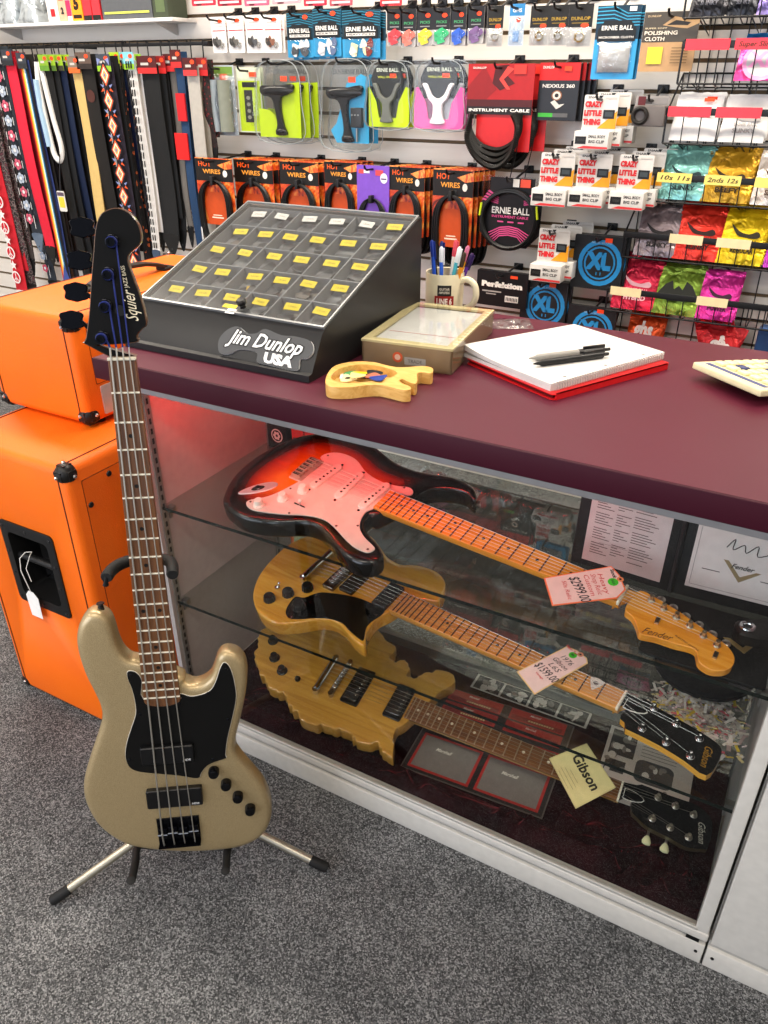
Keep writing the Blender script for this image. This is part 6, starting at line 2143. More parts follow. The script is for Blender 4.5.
# --- red coiled instrument cable pack
def coiled(root, w, h):
    g = G(M('#050505', .5)); rnd = random.Random(2)
    for q in range(4):
        base = spline([(-.41 + .02 * q, -.98), (-.41, -1.32 - .05 * q), (-.24, -1.62 - .09 * q), (.05, -1.72 - .12 * q), (.28, -1.55 - .09 * q), (.36, -1.28), (.34 - .02 * q, -.98)], 14, closed=False)
        pts = []
        for k, (a, b) in enumerate(base):
            t = k * 2.1
            pts.append((a * w + .006 * math.cos(t), -.016 - .010 * q + .006 * math.sin(t) + .02, b * h + .004 * math.sin(t * 1.0)))
        sub = []
        P_ = [Vector((a * w, -.010 - .008 * q, b * h)) for a, b in base]
        for k in range(len(P_) - 1):
            for s in range(4):
                p = P_[k].lerp(P_[k + 1], s / 4); d = (P_[k + 1] - P_[k]).normalized(); n_ = d.cross(Vector((0, 1, 0))).normalized(); b_ = Vector((0, 1, 0))
                a = PI / 2 * s + 0
                sub.append(tuple(p + n_ * (.0062 * math.cos(a)) + b_ * (.0062 * math.sin(a))))
        g.tube(sub, .0026, n=5)
    g.build('coiled_cable', root)
    for x in (-.34, -.22):
        g = G(NICKEL); g.tube([(x * w, -.012, -h * 1.62), (x * w + .003, -.012, -h * 1.82), (x * w + .0035, -.012, -h * 1.84), (x * w + .006, -.012, -h * 2.0)], [.005, .005, .0025, .0025], n=10); g.build('plug', root)
    g = G(NICKEL); g.tube([(.40 * w, -.016, -h * .95), (.37 * w, -.03, -h * 1.7), (.30 * w, -.03, -h * 2.3)], .0016, BLACK, 6); g.build('cable_tail', root)


REDP = M('#c81c1e', .4)
it = [('r', 0, 0, 1, 1, '#a8191b'), ('p', [(0, .55), (.25, .95), (.45, .5), (.3, .3), (0, .3)], '#8a1416'), ('p', [(.42, .96), (.62, .98), (.58, .8), (.72, .62), (.5, .48), (.38, .62)], '#4a0f10'), ('p', [(.6, .95), (.7, .9), (.55, .7), (.66, .5), (.6, .5), (.48, .7)], '#d8433a'), ('r', 0, 0, 1, .30, '#4a1012'), ('r', 0, 0, 1, .16, '#16100f'), ('t', 'INSTRUMENT CABLE', .5, .085, .085, '#f4f1ea', .93), ('t', 'DUNLOP', .18, .92, .055, '#f0e0d8', .2), ('r', .70, .80, .88, .98, '#e0352a')]
pack('cable_pack', ['front red coiled instrument cable pack with black coiled cord', 'red coiled cable pack behind the front instrument cable one'], 'cable pack', (467, 64, 533, 115), YH - .03, it, REDP, n=2, group='red coiled cable packs', step=.05, shift=(.03, 0), hk='the red coiled instrument cable', extra=lambda r_, w, h: (coiled(r_, w, h), (lambda g: (setattr(g, 'X', XZ), g.prism(rect(-w * .34, -h * 1.75, w * .5, -h * .9), -.004, -.002, REDP), g.build('backing_card', r_)))(G(REDP))))
it = [('r', 0, .70, 1, 1, '#c81e1e'), ('t', 'DUNLOP', .22, .92, .06, '#f3e6e0', .28), ('t', 'NEXXUS 360', .5, .60, .085, '#e6e3dc', .80), ('o', .48, .44, .13, .09, '#8a5a3c'), ('o', .48, .44, .10, .07, '#d9d2c6'), ('o', .48, .44, .05, .035, '#222222'), ('p', [(.34, .32), (.44, .36), (.56, .28), (.70, .30), (.60, .24), (.50, .20)], '#d0ccc4'), ('r', .05, .06, .42, .13, '#3fae3a'), ('r', .42, .06, .80, .13, '#5a5a5a'), ('r', .62, .86, .8, .94, OR_)]
pack('tuner_box', lab('front black and red tuner box on the wall', 'black and red tuner box', 4), 'box', (538, 63, 578, 121), YH, it, M('#17171a', .35), n=4, group='black and red tuner boxes', thick=.0215, step=.022, shift=(.010, 0), hk='the black and red tuner boxes')


# --- microfibre cloth and polishing cloth
def silver(root, w, h):
    bulge(root, w, h, .14, .10, .86, .50, .016, M('#c9c7c4', .5), 'folded_cloth', 4)
    bulge(root, w, h, .10, .08, .90, .52, .020, BAG, 'clear_window', 6)


it = [('p', [(.0, .55), (0, 1), (1, 1), (1, .55)], '#123246')] + [('p', [(0, .98 - k * .05), (.4, .99 - k * .05), (.7, .90 - k * .04), (1, .90 - k * .04), (1, .888 - k * .04), (.7, .886 - k * .04), (.4, .975 - k * .05), (0, .965 - k * .05)], '#3aa0c8') for k in range(5)] + [('p', [(.06, .52), (.06, .68), (.2, .80), (.8, .80), (.94, .68), (.94, .52)], '#15181a'), ('t', 'ERNIE BALL', .5, .70, .085, '#f0eee8', .72), ('r', .1, .55, .9, .60, '#15181a'), ('t', 'MICROFIBER CLOTH', .5, .575, .04, '#e9e6e0', .8), ('r', .74, .92, .9, .98, '#e9f0f4')]
pack('polishing_cloth_pack', lab('front tall blue pouch with a silver microfibre cloth', 'tall blue microfibre cloth pouch', 2), 'cloth pack', (594, 6, 637, 80), YH - .01, it, M('#2c97cf', .35), n=2, group='tall blue cloth pouches', step=.016, shift=(.006, 0), hk='the tall blue microfibre cloth pouch', extra=silver)
it = [('r', 0, .50, 1, 1, '#4a443c'), ('p', [(.35, .78), (.55, .92), (.9, .86), (1, .95), (1, .8), (.8, .72), (.6, .74)], '#b8956a'), ('p', [(.42, .78), (.58, .86), (.85, .82), (.8, .77), (.6, .78)], '#2c2824'), ('t', 'DUNLOP', .18, .93, .045, '#c9b08a', .24), ('t', 'SUPER SOFT', .24, .73, .035, '#d9c8a4', .4), ('t', 'POLISHING', .34, .65, .09, '#efe6d4', .6), ('t', 'CLOTH', .24, .55, .09, '#efe6d4', .36), ('r', .14, .13, .42, .42, '#e9cf3c')] + [('r', .58, .14 + .05 * k, .88, .16 + .05 * k, '#8a6f4c') for k in range(6)]
pack('polishing_cloth_pack', ['brown cardboard polishing cloth envelope with a yellow square'], 'cloth pack', (641, 12, 696, 72), YH - .01, it, M('#b8936a', .6), hk='the brown polishing cloth envelope')

# --- white tuner boxes with an orange corner, four hooks
it_up = [('t', 'SNARK', .30, .93, .085, '#2a2a2a', .40), ('p', [(.42, .98), (.48, .90), (.55, .98)], '#161616'), ('r', .62, .90, .95, .94, '#c9c4be'), ('p', [(.46, .09), (1, .58), (1, .09)], '#e0971e'), ('r', .60, .36, .93, .60, '#17181a'), ('r', .65, .42, .88, .55, '#3a4246'), ('t', 'CRAZY', .29, .74, .20, '#c8242a', .52), ('t', 'LITTLE', .29, .50, .20, '#c8242a', .52), ('t', 'THING', .29, .26, .20, '#c8242a', .52), ('r', 0, .0, 1, .08, '#d9d5cf')]


def tuner_foot(root, w, h):
    g = G(M('#d4d1cc', .5)); g.X = XZ
    H2 = h * .46; d = .045
    g.box(-w * .56, -h - H2, -.0, w * .46, -h + .003, d, r=.001)
    for it in (('t', 'SMALL BODY', .66, .76, .24, '#3a3836', .50), ('t', 'BIG CLIP', .66, .46, .24, '#3a3836', .46), ('r', .04, .30, .36, .76, '#1a1a1a'), ('r', .10, .46, .32, .64, '#4a4a4a'), ('p', [(.1, .04), (.3, .2), (1, .16), (1, .04)], '#d0383a')):
        gg = G(M('#eeebe6', .5))
        fx = lambda a: -w * .56 + a * w * 1.02; fy = lambda b: -h - H2 + b * H2
        if it[0] == 'r': g.flat(rect(fx(it[1]), fy(it[2]), fx(it[3]), fy(it[4])), d + .0004, M(it[5], .4))
        if it[0] == 't': g.text(it[1], H2 * it[4], fx(it[2]), fy(it[3]), d + .0004, M(it[5], .4), bold=.03, fit=it[6] * w)
        if it[0] == 'p': g.flat([(fx(a), fy(b)) for a, b in it[1]], d + .0003, M(it[2], .4))
    g.build('lower_box', root)


for px, n, q in (((583, 95, 617, 132), 3, 'upper'), ((540, 153, 574, 189), 3, 'left'), ((577, 154, 611, 190), 3, 'middle'), ((618, 155, 652, 192), 3, 'right'), ((538, 229, 569, 264), 3, 'lowest')):
    pack('clip_tuner_box', [f'front white clip-on tuner box with red letters on the {q} hook', f'white tuner box just behind the front one on the {q} hook', f'rear white tuner box of three on the {q} hook'], 'tuner box', px, YH - .05, it_up, M('#d6d3ce', .5), n=n, group=f'white tuner boxes on the {q} hook', thick=.003, step=.0452, shift=(.022, .006), hk=f'the white tuner boxes, {q} of five', extra=tuner_foot)


# --- grip tape roll
def roll(root, w, h):
    g = G(M('#6a6462', .6)); g.box(-w * .42, -.045, -h * .95, w * .5, -.002, -h * .30, r=.002); g.build('carton', root)
    g = G(M('#1f1d1c', .4)); g.X = XZ @ Matrix.Translation((-w * .2, -h * .62, .046))
    g.tube([(h * .24 * math.cos(a), h * .24 * math.sin(a), .004) for a in [2 * PI * k / 28 for k in range(28)]], h * .075, n=8, closed=True); g.build('round_knob', root)


pack('accessory_box', ['small grey box with a round black ring, left of the red-labelled basket'], 'box', (634, 96, 668, 127), YH, [('r', .05, .72, .95, .95, '#8a8684'), ('r', .1, .75, .5, .9, '#3a3634'), ('r', .08, .60, .3, .98, '#5a1a1c')], M('#9a9592', .5), hk='the small grey box with a round ring', extra=roll)


# --- guitar cables in flame print packs
def cable_loop(wf=.42, top=.33, bot=1.25, turns=6, col='#0c0c0d'):
    def f(root, w, h):
        g = G(M(col, .35))
        for q in range(turns):
            o_ = .0075 * (q % 3); y = -.008 - .007 * (q // 3)
            a = wf * w - o_
            pts = [(-a * .55, y, -h * bot), (-a * .95, y, -h * (bot - .18)), (-a, y, -h * (top + .30)), (-a * .72, y, -h * (top + .10)), (-a * .25, y, -h * (top + .01)), (a * .25, y, -h * (top + .01)), (a * .72, y, -h * (top + .10)), (a, y, -h * (top + .30)), (a * .95, y, -h * (bot - .18)), (a * .55, y, -h * bot)]
            g.tube(spline(pts, 4, closed=True), .0046, n=7, closed=True)
        g.build('coiled_cable', root)
        g = G(M('#1c1c1e', .5)); g.box(-.006, -.024, -h * (top + .06), .006, -.002, -h * (top - .07), r=.002); g.build('cable_tie', root)
        g = G(NICKEL); g.tube([(-wf * w, -.014, -h * (bot - .2)), (-wf * w + .002, -.016, -h * (bot + .0)), (-wf * w + .0025, -.016, -h * (bot + .01)), (-wf * w + .003, -.016, -h * (bot + .10))], [.006, .006, .003, .003], n=9); g.build('plug', root)
    return f


hot = [('r', 0, .66, 1, .985, '#15110f'), ('p', [(.60, .90), (1, .98), (1, .86), (.80, .84)], FLAME), ('t', 'HOT', .26, .905, .10, '#ea5a14', .34), ('t', 'WIRES', .44, .80, .09, '#f0a03a', .48), ('o', .80, .78, .06, .05, '#e9e2d8'), ('p', [(.25, .0), (.16, .3), (.3, .5), (.7, .5), (.84, .3), (.75, 0)], '#c44a18'), ('r', .34, .10, .66, .12, '#f3d9c0'), ('r', .38, .14, .62, .155, '#f3d9c0')]
for k, (px, n, q) in enumerate((((198, 159, 234, 225), 1, 'first from the left'), ((236, 160, 274, 228), 5, 'second from the left'), ((281, 162, 319, 230), 5, 'third from the left'), ((325, 162, 357, 226), 4, 'left of the purple pack'), ((389, 167, 424, 237), 4, 'right of the purple pack'), ((432, 170, 472, 248), 5, 'behind the mug of pens'))):
    YC = YH - .03 if k else 2.37
    pack('cable_pack', [f'front flame-printed guitar cable pack, {q}'] + [f'flame-printed cable pack, {ORD[i]} from the front on the hook {q}' for i in range(1, n)], 'cable pack', px, YC, hot, FLAME, n=n, group=f'flame-printed cable packs, hook {q}', step=.022, shift=(.009, .0), hk=f'the flame-printed cable packs, {q}', extra=cable_loop())
it = [('r', .06, .86, .22, .93, '#e0484a'), ('r', .22, .87, .40, .92, '#e9e0f0'), ('r', .58, .84, .82, .93, '#d84a52'), ('o', .84, .80, .11, .085, '#e9e2f2'), ('r', .76, .78, .92, .80, '#3a2a5a')]
pack('cable_pack', ['bright purple guitar cable pack between the flame-printed ones'], 'cable pack', (357, 166, 389, 226), YH - .035, it, M('#7c4fc0', .4), hk='the purple cable pack', extra=cable_loop(.42, .55, 1.3, 3))


# --- round black instrument cable
def round_cable(root, w, h):
    g = G(M('#131314', .35)); g.X = XZ
    R_ = w * .46; cy = -h * .60
    for q in range(4):
        rr = R_ - .005 * (q % 2); g.tube([(rr * math.cos(a), cy + rr * .95 * math.sin(a), .006 + .005 * q) for a in [2 * PI * k / 40 for k in range(40)]], .0045, n=7, closed=True)
    g.build('coiled_cable', root)
    g = G(M('#cfe02a', .4)); g.X = XZ
    for s in (-1, 1):
        g.tube([(s * R_ * 1.03, cy + R_ * .1, .02), (s * R_ * .98, cy + R_ * .5, .022)], .0035, n=8)
    g.build('plug_sleeve', root)


PINK = '#d8508a'
it = [('p', [(.14, .98), (.86, .98), (.86, .80), (1, .62), (1, .2), (.8, .0), (.2, 0), (0, .2), (0, .62), (.14, .80)], '#141214')]
it += [('p', [(.13 - k * .03, .80 - k * .04), (.30, .70 - k * .025), (.28, .685 - k * .025), (.10 - k * .03, .78 - k * .04)], PINK) for k in range(4)] + [('p', [(.87 + k * .03, .80 - k * .04), (.70, .70 - k * .025), (.72, .685 - k * .025), (.90 + k * .03, .78 - k * .04)], PINK) for k in range(4)]
it += [('t', 'ERNIE BALL', .5, .52, .13, '#f2efe9', .62), ('t', 'INSTRUMENT CABLE', .5, .435, .05, PINK, .60)] + [('r', .30 + k * .17, .355, .40 + k * .17, .375, PINK) for k in range(3)]
for k in range(5):
    it.append(('p', [(.16 + .02 * k, .20 - .035 * k), (.35, .29 - .03 * k), (.5, .31 - .03 * k), (.65, .29 - .03 * k), (.84 - .02 * k, .20 - .035 * k), (.84 - .02 * k, .185 - .035 * k), (.65, .272 - .03 * k), (.5, .292 - .03 * k), (.35, .272 - .03 * k), (.16 + .02 * k, .185 - .035 * k)], PINK))
it += [('r', .52, .86, .62, .97, '#e9e6e0'), ('r', .64, .86, .80, .97, '#e0503a')]
pack('cable_pack', ['black and pink round instrument cable pack with a coiled cord'], 'cable pack', (480, 177, 541, 248), YH - .02, it, CLEAR, thick=.0004, hk='the round instrument cable pack', extra=round_cable)

# --- string boxes low on the wall
it = [('t', 'Perfektion', .5, .62, .20, '#eeeae2', .80), ('r', .12, .40, .5, .44, '#a8a4a0'), ('r', .2, .33, .4, .36, '#a8a4a0'), ('r', .58, .16, .84, .34, '#e6e3dc'), ('r', .66, .84, .80, .92, OR_)] + [('r', .60 + .03 * k, .2, .615 + .03 * k, .3, '#222222') for k in range(8)]
pack('string_box', ['black box lettered in white beside the mug, low on the wall'], 'string box', (476, 272, 527, 307), YH - .03, it, M('#101012', .4), thick=.02, hk='the black string box', extra=None)


def ringlogo(x, y, r, col, aspect):
    out = [('o', x, y, r, r * aspect, col), ('o', x, y, r * .80, r * .80 * aspect, '#26282b'), ('o', x, y, r * .72, r * .72 * aspect, col), ('o', x, y, r * .64, r * .64 * aspect, '#26282b')]
    return out


BL_ = '#2b94d8'
for px, q, n in (((572, 236, 623, 290), 'upper right', 2), ((520, 281, 566, 330), 'lower left', 2), ((566, 307, 614, 352), 'bottom', 1)):
    it = ringlogo(.54, .50, .43, BL_, 1.0) + [('t', 'XL', .53, .52, .40, BL_, .50), ('t', 'NICKEL WOUND', .54, .875, .05, '#9fc4e0', .4), ('t', '11', .54, .30, .08, BL_, .1), ('r', .60, .89, .74, .97, OR_)]
    pack('string_box', lab(f'dark string box with a blue ring logo, {q} one of three', f'dark string box behind the {q} ringed one', n), 'string box', px, YH - .01, it, M('#232528', .4), n=n, group=f'blue-ringed string boxes, {q}', thick=.016, step=.0162, shift=(.008, 0), hk=f'the blue-ringed string box, {q}')


# ------------------------------------------------------------------ wire baskets of string packs
def basket(px0, py0, px1, py1, YF, what, labels, lcol, hgt=.066, back=.09, label_text=None):
    a = at(px0, py0, YF); b = at(px1, py1, YF); z = (a.z + b.z) / 2
    W_ = b.x - a.x + .10
    o = thing('wire_basket', what, 'basket', (a.x, YF, z), group='black wire baskets on the slatted wall')
    g = G(WIRE)
    D = WALLY - YF - .004; rw = .0022
    g.tube([(0, 0, -hgt), (W_, 0, -hgt)], rw * 1.3, n=6)
    g.tube([(0, D, back), (W_, D, back)], rw * 1.2, n=6)
    g.tube([(0, D, -hgt - .01), (W_, D, -hgt - .01)], rw, n=6)
    k = 0; x = .0
    while x < W_:
        g.tube([(x, 0, .006), (x + .002, -.001, -hgt), (x + .002, D * .5, -hgt - .012), (x + .002, D, -hgt - .008), (x, D, back)], rw * .8, n=5)
        x += .045
    for x in (0, W_):
        g.tube([(x, 0, 0), (x, D, back)], rw * 1.2, n=6)
        g.tube([(x, 0, -hgt), (x, 0, .01)], rw * 1.2, n=6)
    for x in (.05, W_ * .6):          # hanger legs that hook the groove
        g.tube([(x - .014, .02, -hgt), (x, D - .01, -hgt - .035), (x + .014, .02, -hgt)], rw, n=6)
    g.build('wire_frame', o)
    g = G(M('#1a1a1c', .45)); g.box(-.003, -.004, -.008, W_ + .003, .001, .009, r=.001); g.build('label_rail', o)
    for i, (lx0, lx1) in enumerate(labels):
        xa, xb = at(lx0, py0, YF).x - a.x, at(lx1, py0, YF).x - a.x
        g = G(M(lcol, .55)); g.box(xa, -.006, -.012, xb, -.0045, .013)
        if label_text and i < len(label_text) and label_text[i]:
            g.X = Matrix.Translation(((xa + xb) / 2, -.0065, 0)) @ XZ; g.text(label_text[i], .016, 0, 0, 0, M('#3a3226', .6), shear=.2, fit=(xb - xa) * .85)
        g.build('price_label', o, smooth=False)
    return o, z


def foil(label, cat, px, YF, zrail, mat, dark, n=3, group=None, hgt=.066, deco='eagle', word='SLINKY', lean=24, name='string_pack', labels=None):
    """foil sachets leaning back in a basket; px = box of the part above and below the rail"""
    x0, y0, x1, y1 = px
    a = at(x0, (y0 + y1) / 2, YF + .03); b = at(x1, (y0 + y1) / 2, YF + .03)
    w = (b.x - a.x); cx = (a.x + b.x) / 2
    zb = zrail - hgt + .004
    ztop = at((x0 + x1) / 2, y0, YF + .06).z
    h = (ztop - zb) / math.cos(R(lean))
    root = thing(name, label, cat, (cx, YF + .016, zb), (-R(lean), 0, 0), group)
    nx, ny = 12, 12
    g = G(mat); vs = []
    for s in (1, 0):
        for j in range(ny + 1):
            for i in range(nx + 1):
                p, q = i / nx, j / ny
                e = (math.sin(PI * p) ** .5) * min(1, max(0, math.sin(PI * min(1, q / .84)))) ** .5 if q < .84 else 0
                yy = -.008 * e * (1 + .35 * mnoise.noise(Vector((p * 5 + cx * 9, q * 5, 3)))) * (1 if s else -.3)
                vs.append(((p - .5) * w * (1 + .012 * math.sin(q * 9)), yy - (.0006 if s else -.0006), q * h + .0025 * mnoise.noise(Vector((p * 6, cx * 7, 9))) * (q > .9)))
    N = (nx + 1) * (ny + 1)
    fs = []
    for j in range(ny):
        for i in range(nx):
            f = (j * (nx + 1) + i, j * (nx + 1) + i + 1, (j + 1) * (nx + 1) + i + 1, (j + 1) * (nx + 1) + i)
            fs.append(f); fs.append(tuple(N + k for k in reversed(f)))
    g.add(vs, fs)
    g.X = Matrix.Translation((0, -.0115, 0)) @ XZ
    dk = M(dark, .5)
    if deco == 'eagle':
        g.flat(spline([(-w * .32, h * .66), (-w * .12, h * .54), (w * .10, h * .50), (w * .26, h * .55), (w * .34, h * .50), (w * .30, h * .44), (w * .05, h * .44), (-w * .16, h * .48)], 3), 0, dk)
        g.text('ERNIE BALL', h * .11, w * .04, h * .36, .0003, dk, bold=.03, fit=w * .52)
        g.text(word, h * .13, .02 * w, h * .22, .0003, dk, bold=.04, fit=w * .5)
    elif deco == 'bat':
        g.flat([(-w * .46, h * .40), (-w * .30, h * .62), (-w * .16, h * .70), (-w * .10, h * .52), (0, h * .60), (w * .10, h * .52), (w * .16, h * .70), (w * .30, h * .62), (w * .46, h * .40), (w * .2, h * .28), (-w * .2, h * .28)], 0, dk)
    elif deco == 'plain':
        g.flat(rect(-w * .3, h * .62, w * .3, h * .66), 0, dk); g.flat(rect(-w * .2, h * .5, w * .34, h * .53), 0, dk); g.flat(rect(w * .1, h * .82, w * .32, h * .90), 0, M(OR_, .6))
    elif deco == 'xl':
        g.flat(ell(0, h * .45, w * .40, w * .40), 0, dk); g.flat(ell(0, h * .45, w * .32, w * .32), .0003, M('#c8c6c8', .4)); g.text('XL', w * .4, 0, h * .45, .0006, dk, bold=.05)
    elif deco == 'ghs':
        g.text('ghs', h * .32, -.05 * w, h * .60, .0003, M('#f2ece8', .5), bold=.05, shear=.15, fit=w * .55)
        g.flat(rect(-w * .1, h * .2, w * .36, h * .36), .0003, M('#e9e4de', .5))
    g.build('sachet', root, angle=60)
    for i in range(1, n):
        dup(root, (cx + .004 * (i % 2), YF + .016 + .013 * i, zb + .003 * i), (labels or [])[i - 1] if labels else f'{label}, {ORD[i]} in its stack')
    return root


def F(col, dark): return special('foil_' + col.strip('#'), f_foil(col, dark))


YB = 2.43
# row 0 : cut by the top of the frame
b0, z0 = basket(688, -12, 768, -1, YB, 'highest wire basket at the top right, holding dark packs', [], '#ea4a58', hgt=.05)
foil('dark string pack in the highest basket, left one', 'string pack', (694, -34, 730, 12), YB, z0, F('#2a2a30', '#121216'), '#777780', 2, 'dark packs in the highest basket', hgt=.05)
foil('dark string pack in the highest basket, beside the lilac one', 'string pack', (732, -34, 760, 12), YB, z0, F('#23262e', '#101218'), '#777780', 2, 'dark packs in the highest basket, middle', hgt=.05)
foil('lilac string pack at the right of the highest basket', 'string pack', (762, -34, 800, 12), YB, z0, F('#9a8ad0', '#6a5aa0'), '#2a2440', 2, 'lilac packs in the highest basket', hgt=.05)
# row 1
b1, z1 = basket(684, 41, 768, 48, YB, 'wire basket with red labels and a pink ringed pack, half empty', [(686.5, 731), (736, 782)], '#e6404e', hgt=.088, label_text=['', 'Super Slinky'])
foil('pink string pack with a white ring logo in the red-labelled basket', 'string pack', (738, 40, 790, 80), YB, z1, F('#e84a9a', '#c02a78'), '#f0a0d0', 2, 'pink ringed packs', hgt=.085, deco='xl')
foil('blue string pack standing behind the pink ringed pack', 'string pack', (742, 33, 792, 78), YB + .035, z1, F('#1f7fc0', '#155a90'), '#d0e0f0', 1, None, hgt=.085, deco='plain')
# row 2
b2, z2 = basket(668, 108, 768, 117, YB, 'wire basket with two red labels holding white packs', [(669, 712), (717, 763)], '#e6404e', hgt=.078)
W1 = M('#e6e4e2', .45)
foil('white string pack with an orange sticker in the second basket', 'string pack', (673, 95, 719, 141), YB, z2, W1, '#b9b4b2', 3, 'white packs, left slot', hgt=.075, deco='plain')
foil('white string pack in the right slot of the second basket', 'string pack', (722, 97, 768, 145), YB, z2, M('#dedcda', .45), '#a9a4a2', 3, 'white packs, right slot', hgt=.075, deco='eagle')
# row 3
b3, z3 = basket(656, 173, 768, 187, YB, 'wire basket with yellow labels holding teal and gold packs', [(658, 693), (706, 743), (757, 790)], '#efd874', hgt=.064, label_text=['10s 11s', '2nds 12s', ''])
foil('teal foil string pack in the yellow-labelled basket', 'string pack', (661, 150, 709, 198), YB, z3, F('#7fbcb4', '#3f7a78'), '#173338', 4, 'teal foil packs', hgt=.062)
foil('bronze-gold foil string pack beside the teal packs', 'string pack', (704, 152, 753, 204), YB, z3, F('#c39420', '#6f4f10'), '#2c1d08', 4, 'bronze-gold foil packs', hgt=.062, word='BEEFY')
foil('white and copper string pack at the right of the yellow-labelled basket', 'string pack', (755, 154, 800, 208), YB, z3, F('#e0d6cc', '#9a8678'), '#4a2c1c', 3, 'white and copper packs', hgt=.062)
# row 4
b4, z4 = basket(625, 231, 768, 250, YB, 'wire basket holding grey, red and yellow string packs', [(671, 705), (719, 754)], '#efdcae', hgt=.064)
foil('grey foil string pack left of the red and yellow packs', 'string pack', (637, 208, 680, 256), YB, z4, F('#8a7c80', '#4a4044'), '#1c181a', 3, 'grey foil packs', hgt=.062)
foil('red foil string pack between the grey and the yellow packs', 'string pack', (676, 205, 723, 260), YB, z4, F('#e03424', '#8f150e'), '#2a0806', 4, 'red foil packs', hgt=.062)
foil('bright yellow foil string pack right of the red packs', 'string pack', (721, 206, 768, 262), YB, z4, F('#e8c414', '#8a6e08'), '#2a2206', 4, 'yellow foil packs', hgt=.062, word='REGULAR')
foil('magenta foil string pack right of the yellow packs', 'string pack', (769, 212, 812, 268), YB, z4, F('#b83ab0', '#6a1a66'), '#240a24', 3, 'magenta foil packs on the grey, red and yellow row', hgt=.062)
# row 5
b5, z5 = basket(608, 289, 768, 309, YB, 'lowest wire basket in view with cherry red, green and magenta packs', [(611, 642), (699, 731)], '#efdcae', hgt=.062)
foil('cherry red foil string pack at the left of the lowest basket', 'string pack', (614, 259, 658, 312), YB, z5, F('#cc2244', '#7a0c20'), '#e8b0bc', 4, 'cherry red foil packs', hgt=.06, word='HYBRID')
foil('olive green string pack with a dark bat shape', 'string pack', (655, 268, 700, 318), YB, z5, F('#7c9a34', '#3e5216'), '#171a12', 3, 'olive green packs', hgt=.06, deco='bat')
foil('magenta foil string pack on its own in the lowest basket', 'string pack', (699, 272, 738, 322), YB, z5, F('#d8309a', '#8a1460'), '#3a0a2c', 2, 'magenta foil packs in the lowest basket', hgt=.06, word='POWER')
# row 6, mostly behind the countertop
b6, z6 = basket(606, 354, 768, 372, YB, 'wire basket half hidden behind the countertop, with red packs', [], '#efdcae', hgt=.06, back=.15)
foil('red and orange string pack standing behind the countertop edge', 'string pack', (624, 307, 660, 370), YB + .02, z6, F('#d8501e', '#8a1410'), '#f2ece8', 2, 'red and orange packs', hgt=.058, deco='ghs')
r_ = foil('dark red string pack tilted to the right in the half hidden basket', 'string pack', (712, 316, 752, 385), YB + .03, z6, F('#b4161c', '#7a0a10'), '#f2ece8', 1, None, hgt=.058, deco='ghs')
r_.rotation_euler = (-R(20), R(-24), 0)
r_ = foil('dark red string pack leaning left in the half hidden basket', 'string pack', (690, 322, 728, 388), YB + .02, z6, F('#b01a22', '#7a0a10'), '#f2ece8', 1, None, hgt=.058, deco='ghs')
r_.rotation_euler = (-R(22), R(14), 0)
cx, cz, w, h = wrect(752, 330, 806, 380, YB + .03)
bt = thing('pick_tin', 'dark blue rounded tin at the right behind the countertop', 'tin', (cx, YB + .03, cz - h / 2))
g = G(M('#2c4a78', .35, .3)); g.X = XZ; g.prism(rrect(-w / 2, 0, w / 2, h, .012), -.04, 0, bev=.003); g.build('lid', bt)

# ------------------------------------------------------------------ top left shelf of boxes
sa, sb = at(-25, 19, 2.45), at(172, 17, 2.45)
SHZ = sb.z
ws = thing('wall_shelf', 'thin white shelf of boxes on the slatted wall above the guitar straps', 'shelf', (sa.x, 2.45, SHZ))
g = G(M('#dcdad8', .4)); g.box(0, 0, -.012, sb.x - sa.x, WALLY - 2.451, 0, r=.002); g.build('board', ws)
for x in (.1, sb.x - sa.x - .1):
    g = G(M('#c9c7c4', .4)); g.loft([[(x, .02, -.015), (x, WALLY - 2.452, -.0125), (x, WALLY - 2.452, -.05)], [(x + .006, .02, -.0125), (x + .006, WALLY - 2.452, -.0125), (x + .006, WALLY - 2.452, -.05)]]); g.build('bracket', ws)


def shelf_box(px0, px1, hgt, base, items, label, name='box', cat='box', depth=.10, Y=2.465, group=None):
    a, b = at(px0, 10, Y), at(px1, 10, Y)
    o = thing(name, label, cat, (a.x, Y, SHZ + .0006), group=group)
    g = G(base); w = b.x - a.x
    g.box(0, 0, 0, w, depth, hgt, r=.001)
    g.X = Matrix.Translation((w / 2, 0, hgt)) @ XZ; gfx(g, w, hgt, items); g.build('carton', o, smooth=False)


BXS = [(47, 58, '#e9e4de', [('r', .3, .1, .7, .25, '#c8202a')], 'white box with a red square on the wall shelf'), (58.5, 66, '#c8a888', [('r', .2, .4, .8, .9, '#c82a2a'), ('t', '2', .5, .2, .16, '#2a2a2a', 0)], 'tan and red box on the wall shelf'), (66.5, 71, '#e8e4e0', [('r', 0, .1, 1, .4, '#c8305a')], 'thin white and pink box on the wall shelf'), (71.5, 82, '#ef9a1e', [('t', '5', .5, .32, .30, '#2a1a10', 0), ('r', .1, .05, .9, .12, '#2a1a10')], 'orange box marked 5 on the wall shelf'), (83, 91, '#d8303a', [('r', .1, .55, .9, .7, '#f0e6e0'), ('r', 0, 0, 1, .1, '#1a1a1a')], 'red and white box on the wall shelf, left of its twin'), (92, 100, '#d8303a', [('r', .1, .55, .9, .7, '#f0e6e0'), ('r', 0, 0, 1, .1, '#1a1a1a')], 'red and white box on the wall shelf, next to the wide grey box')]
for a, b, col, it, lb in BXS:
    shelf_box(a, b, .17, M(col, .5), it, lb)
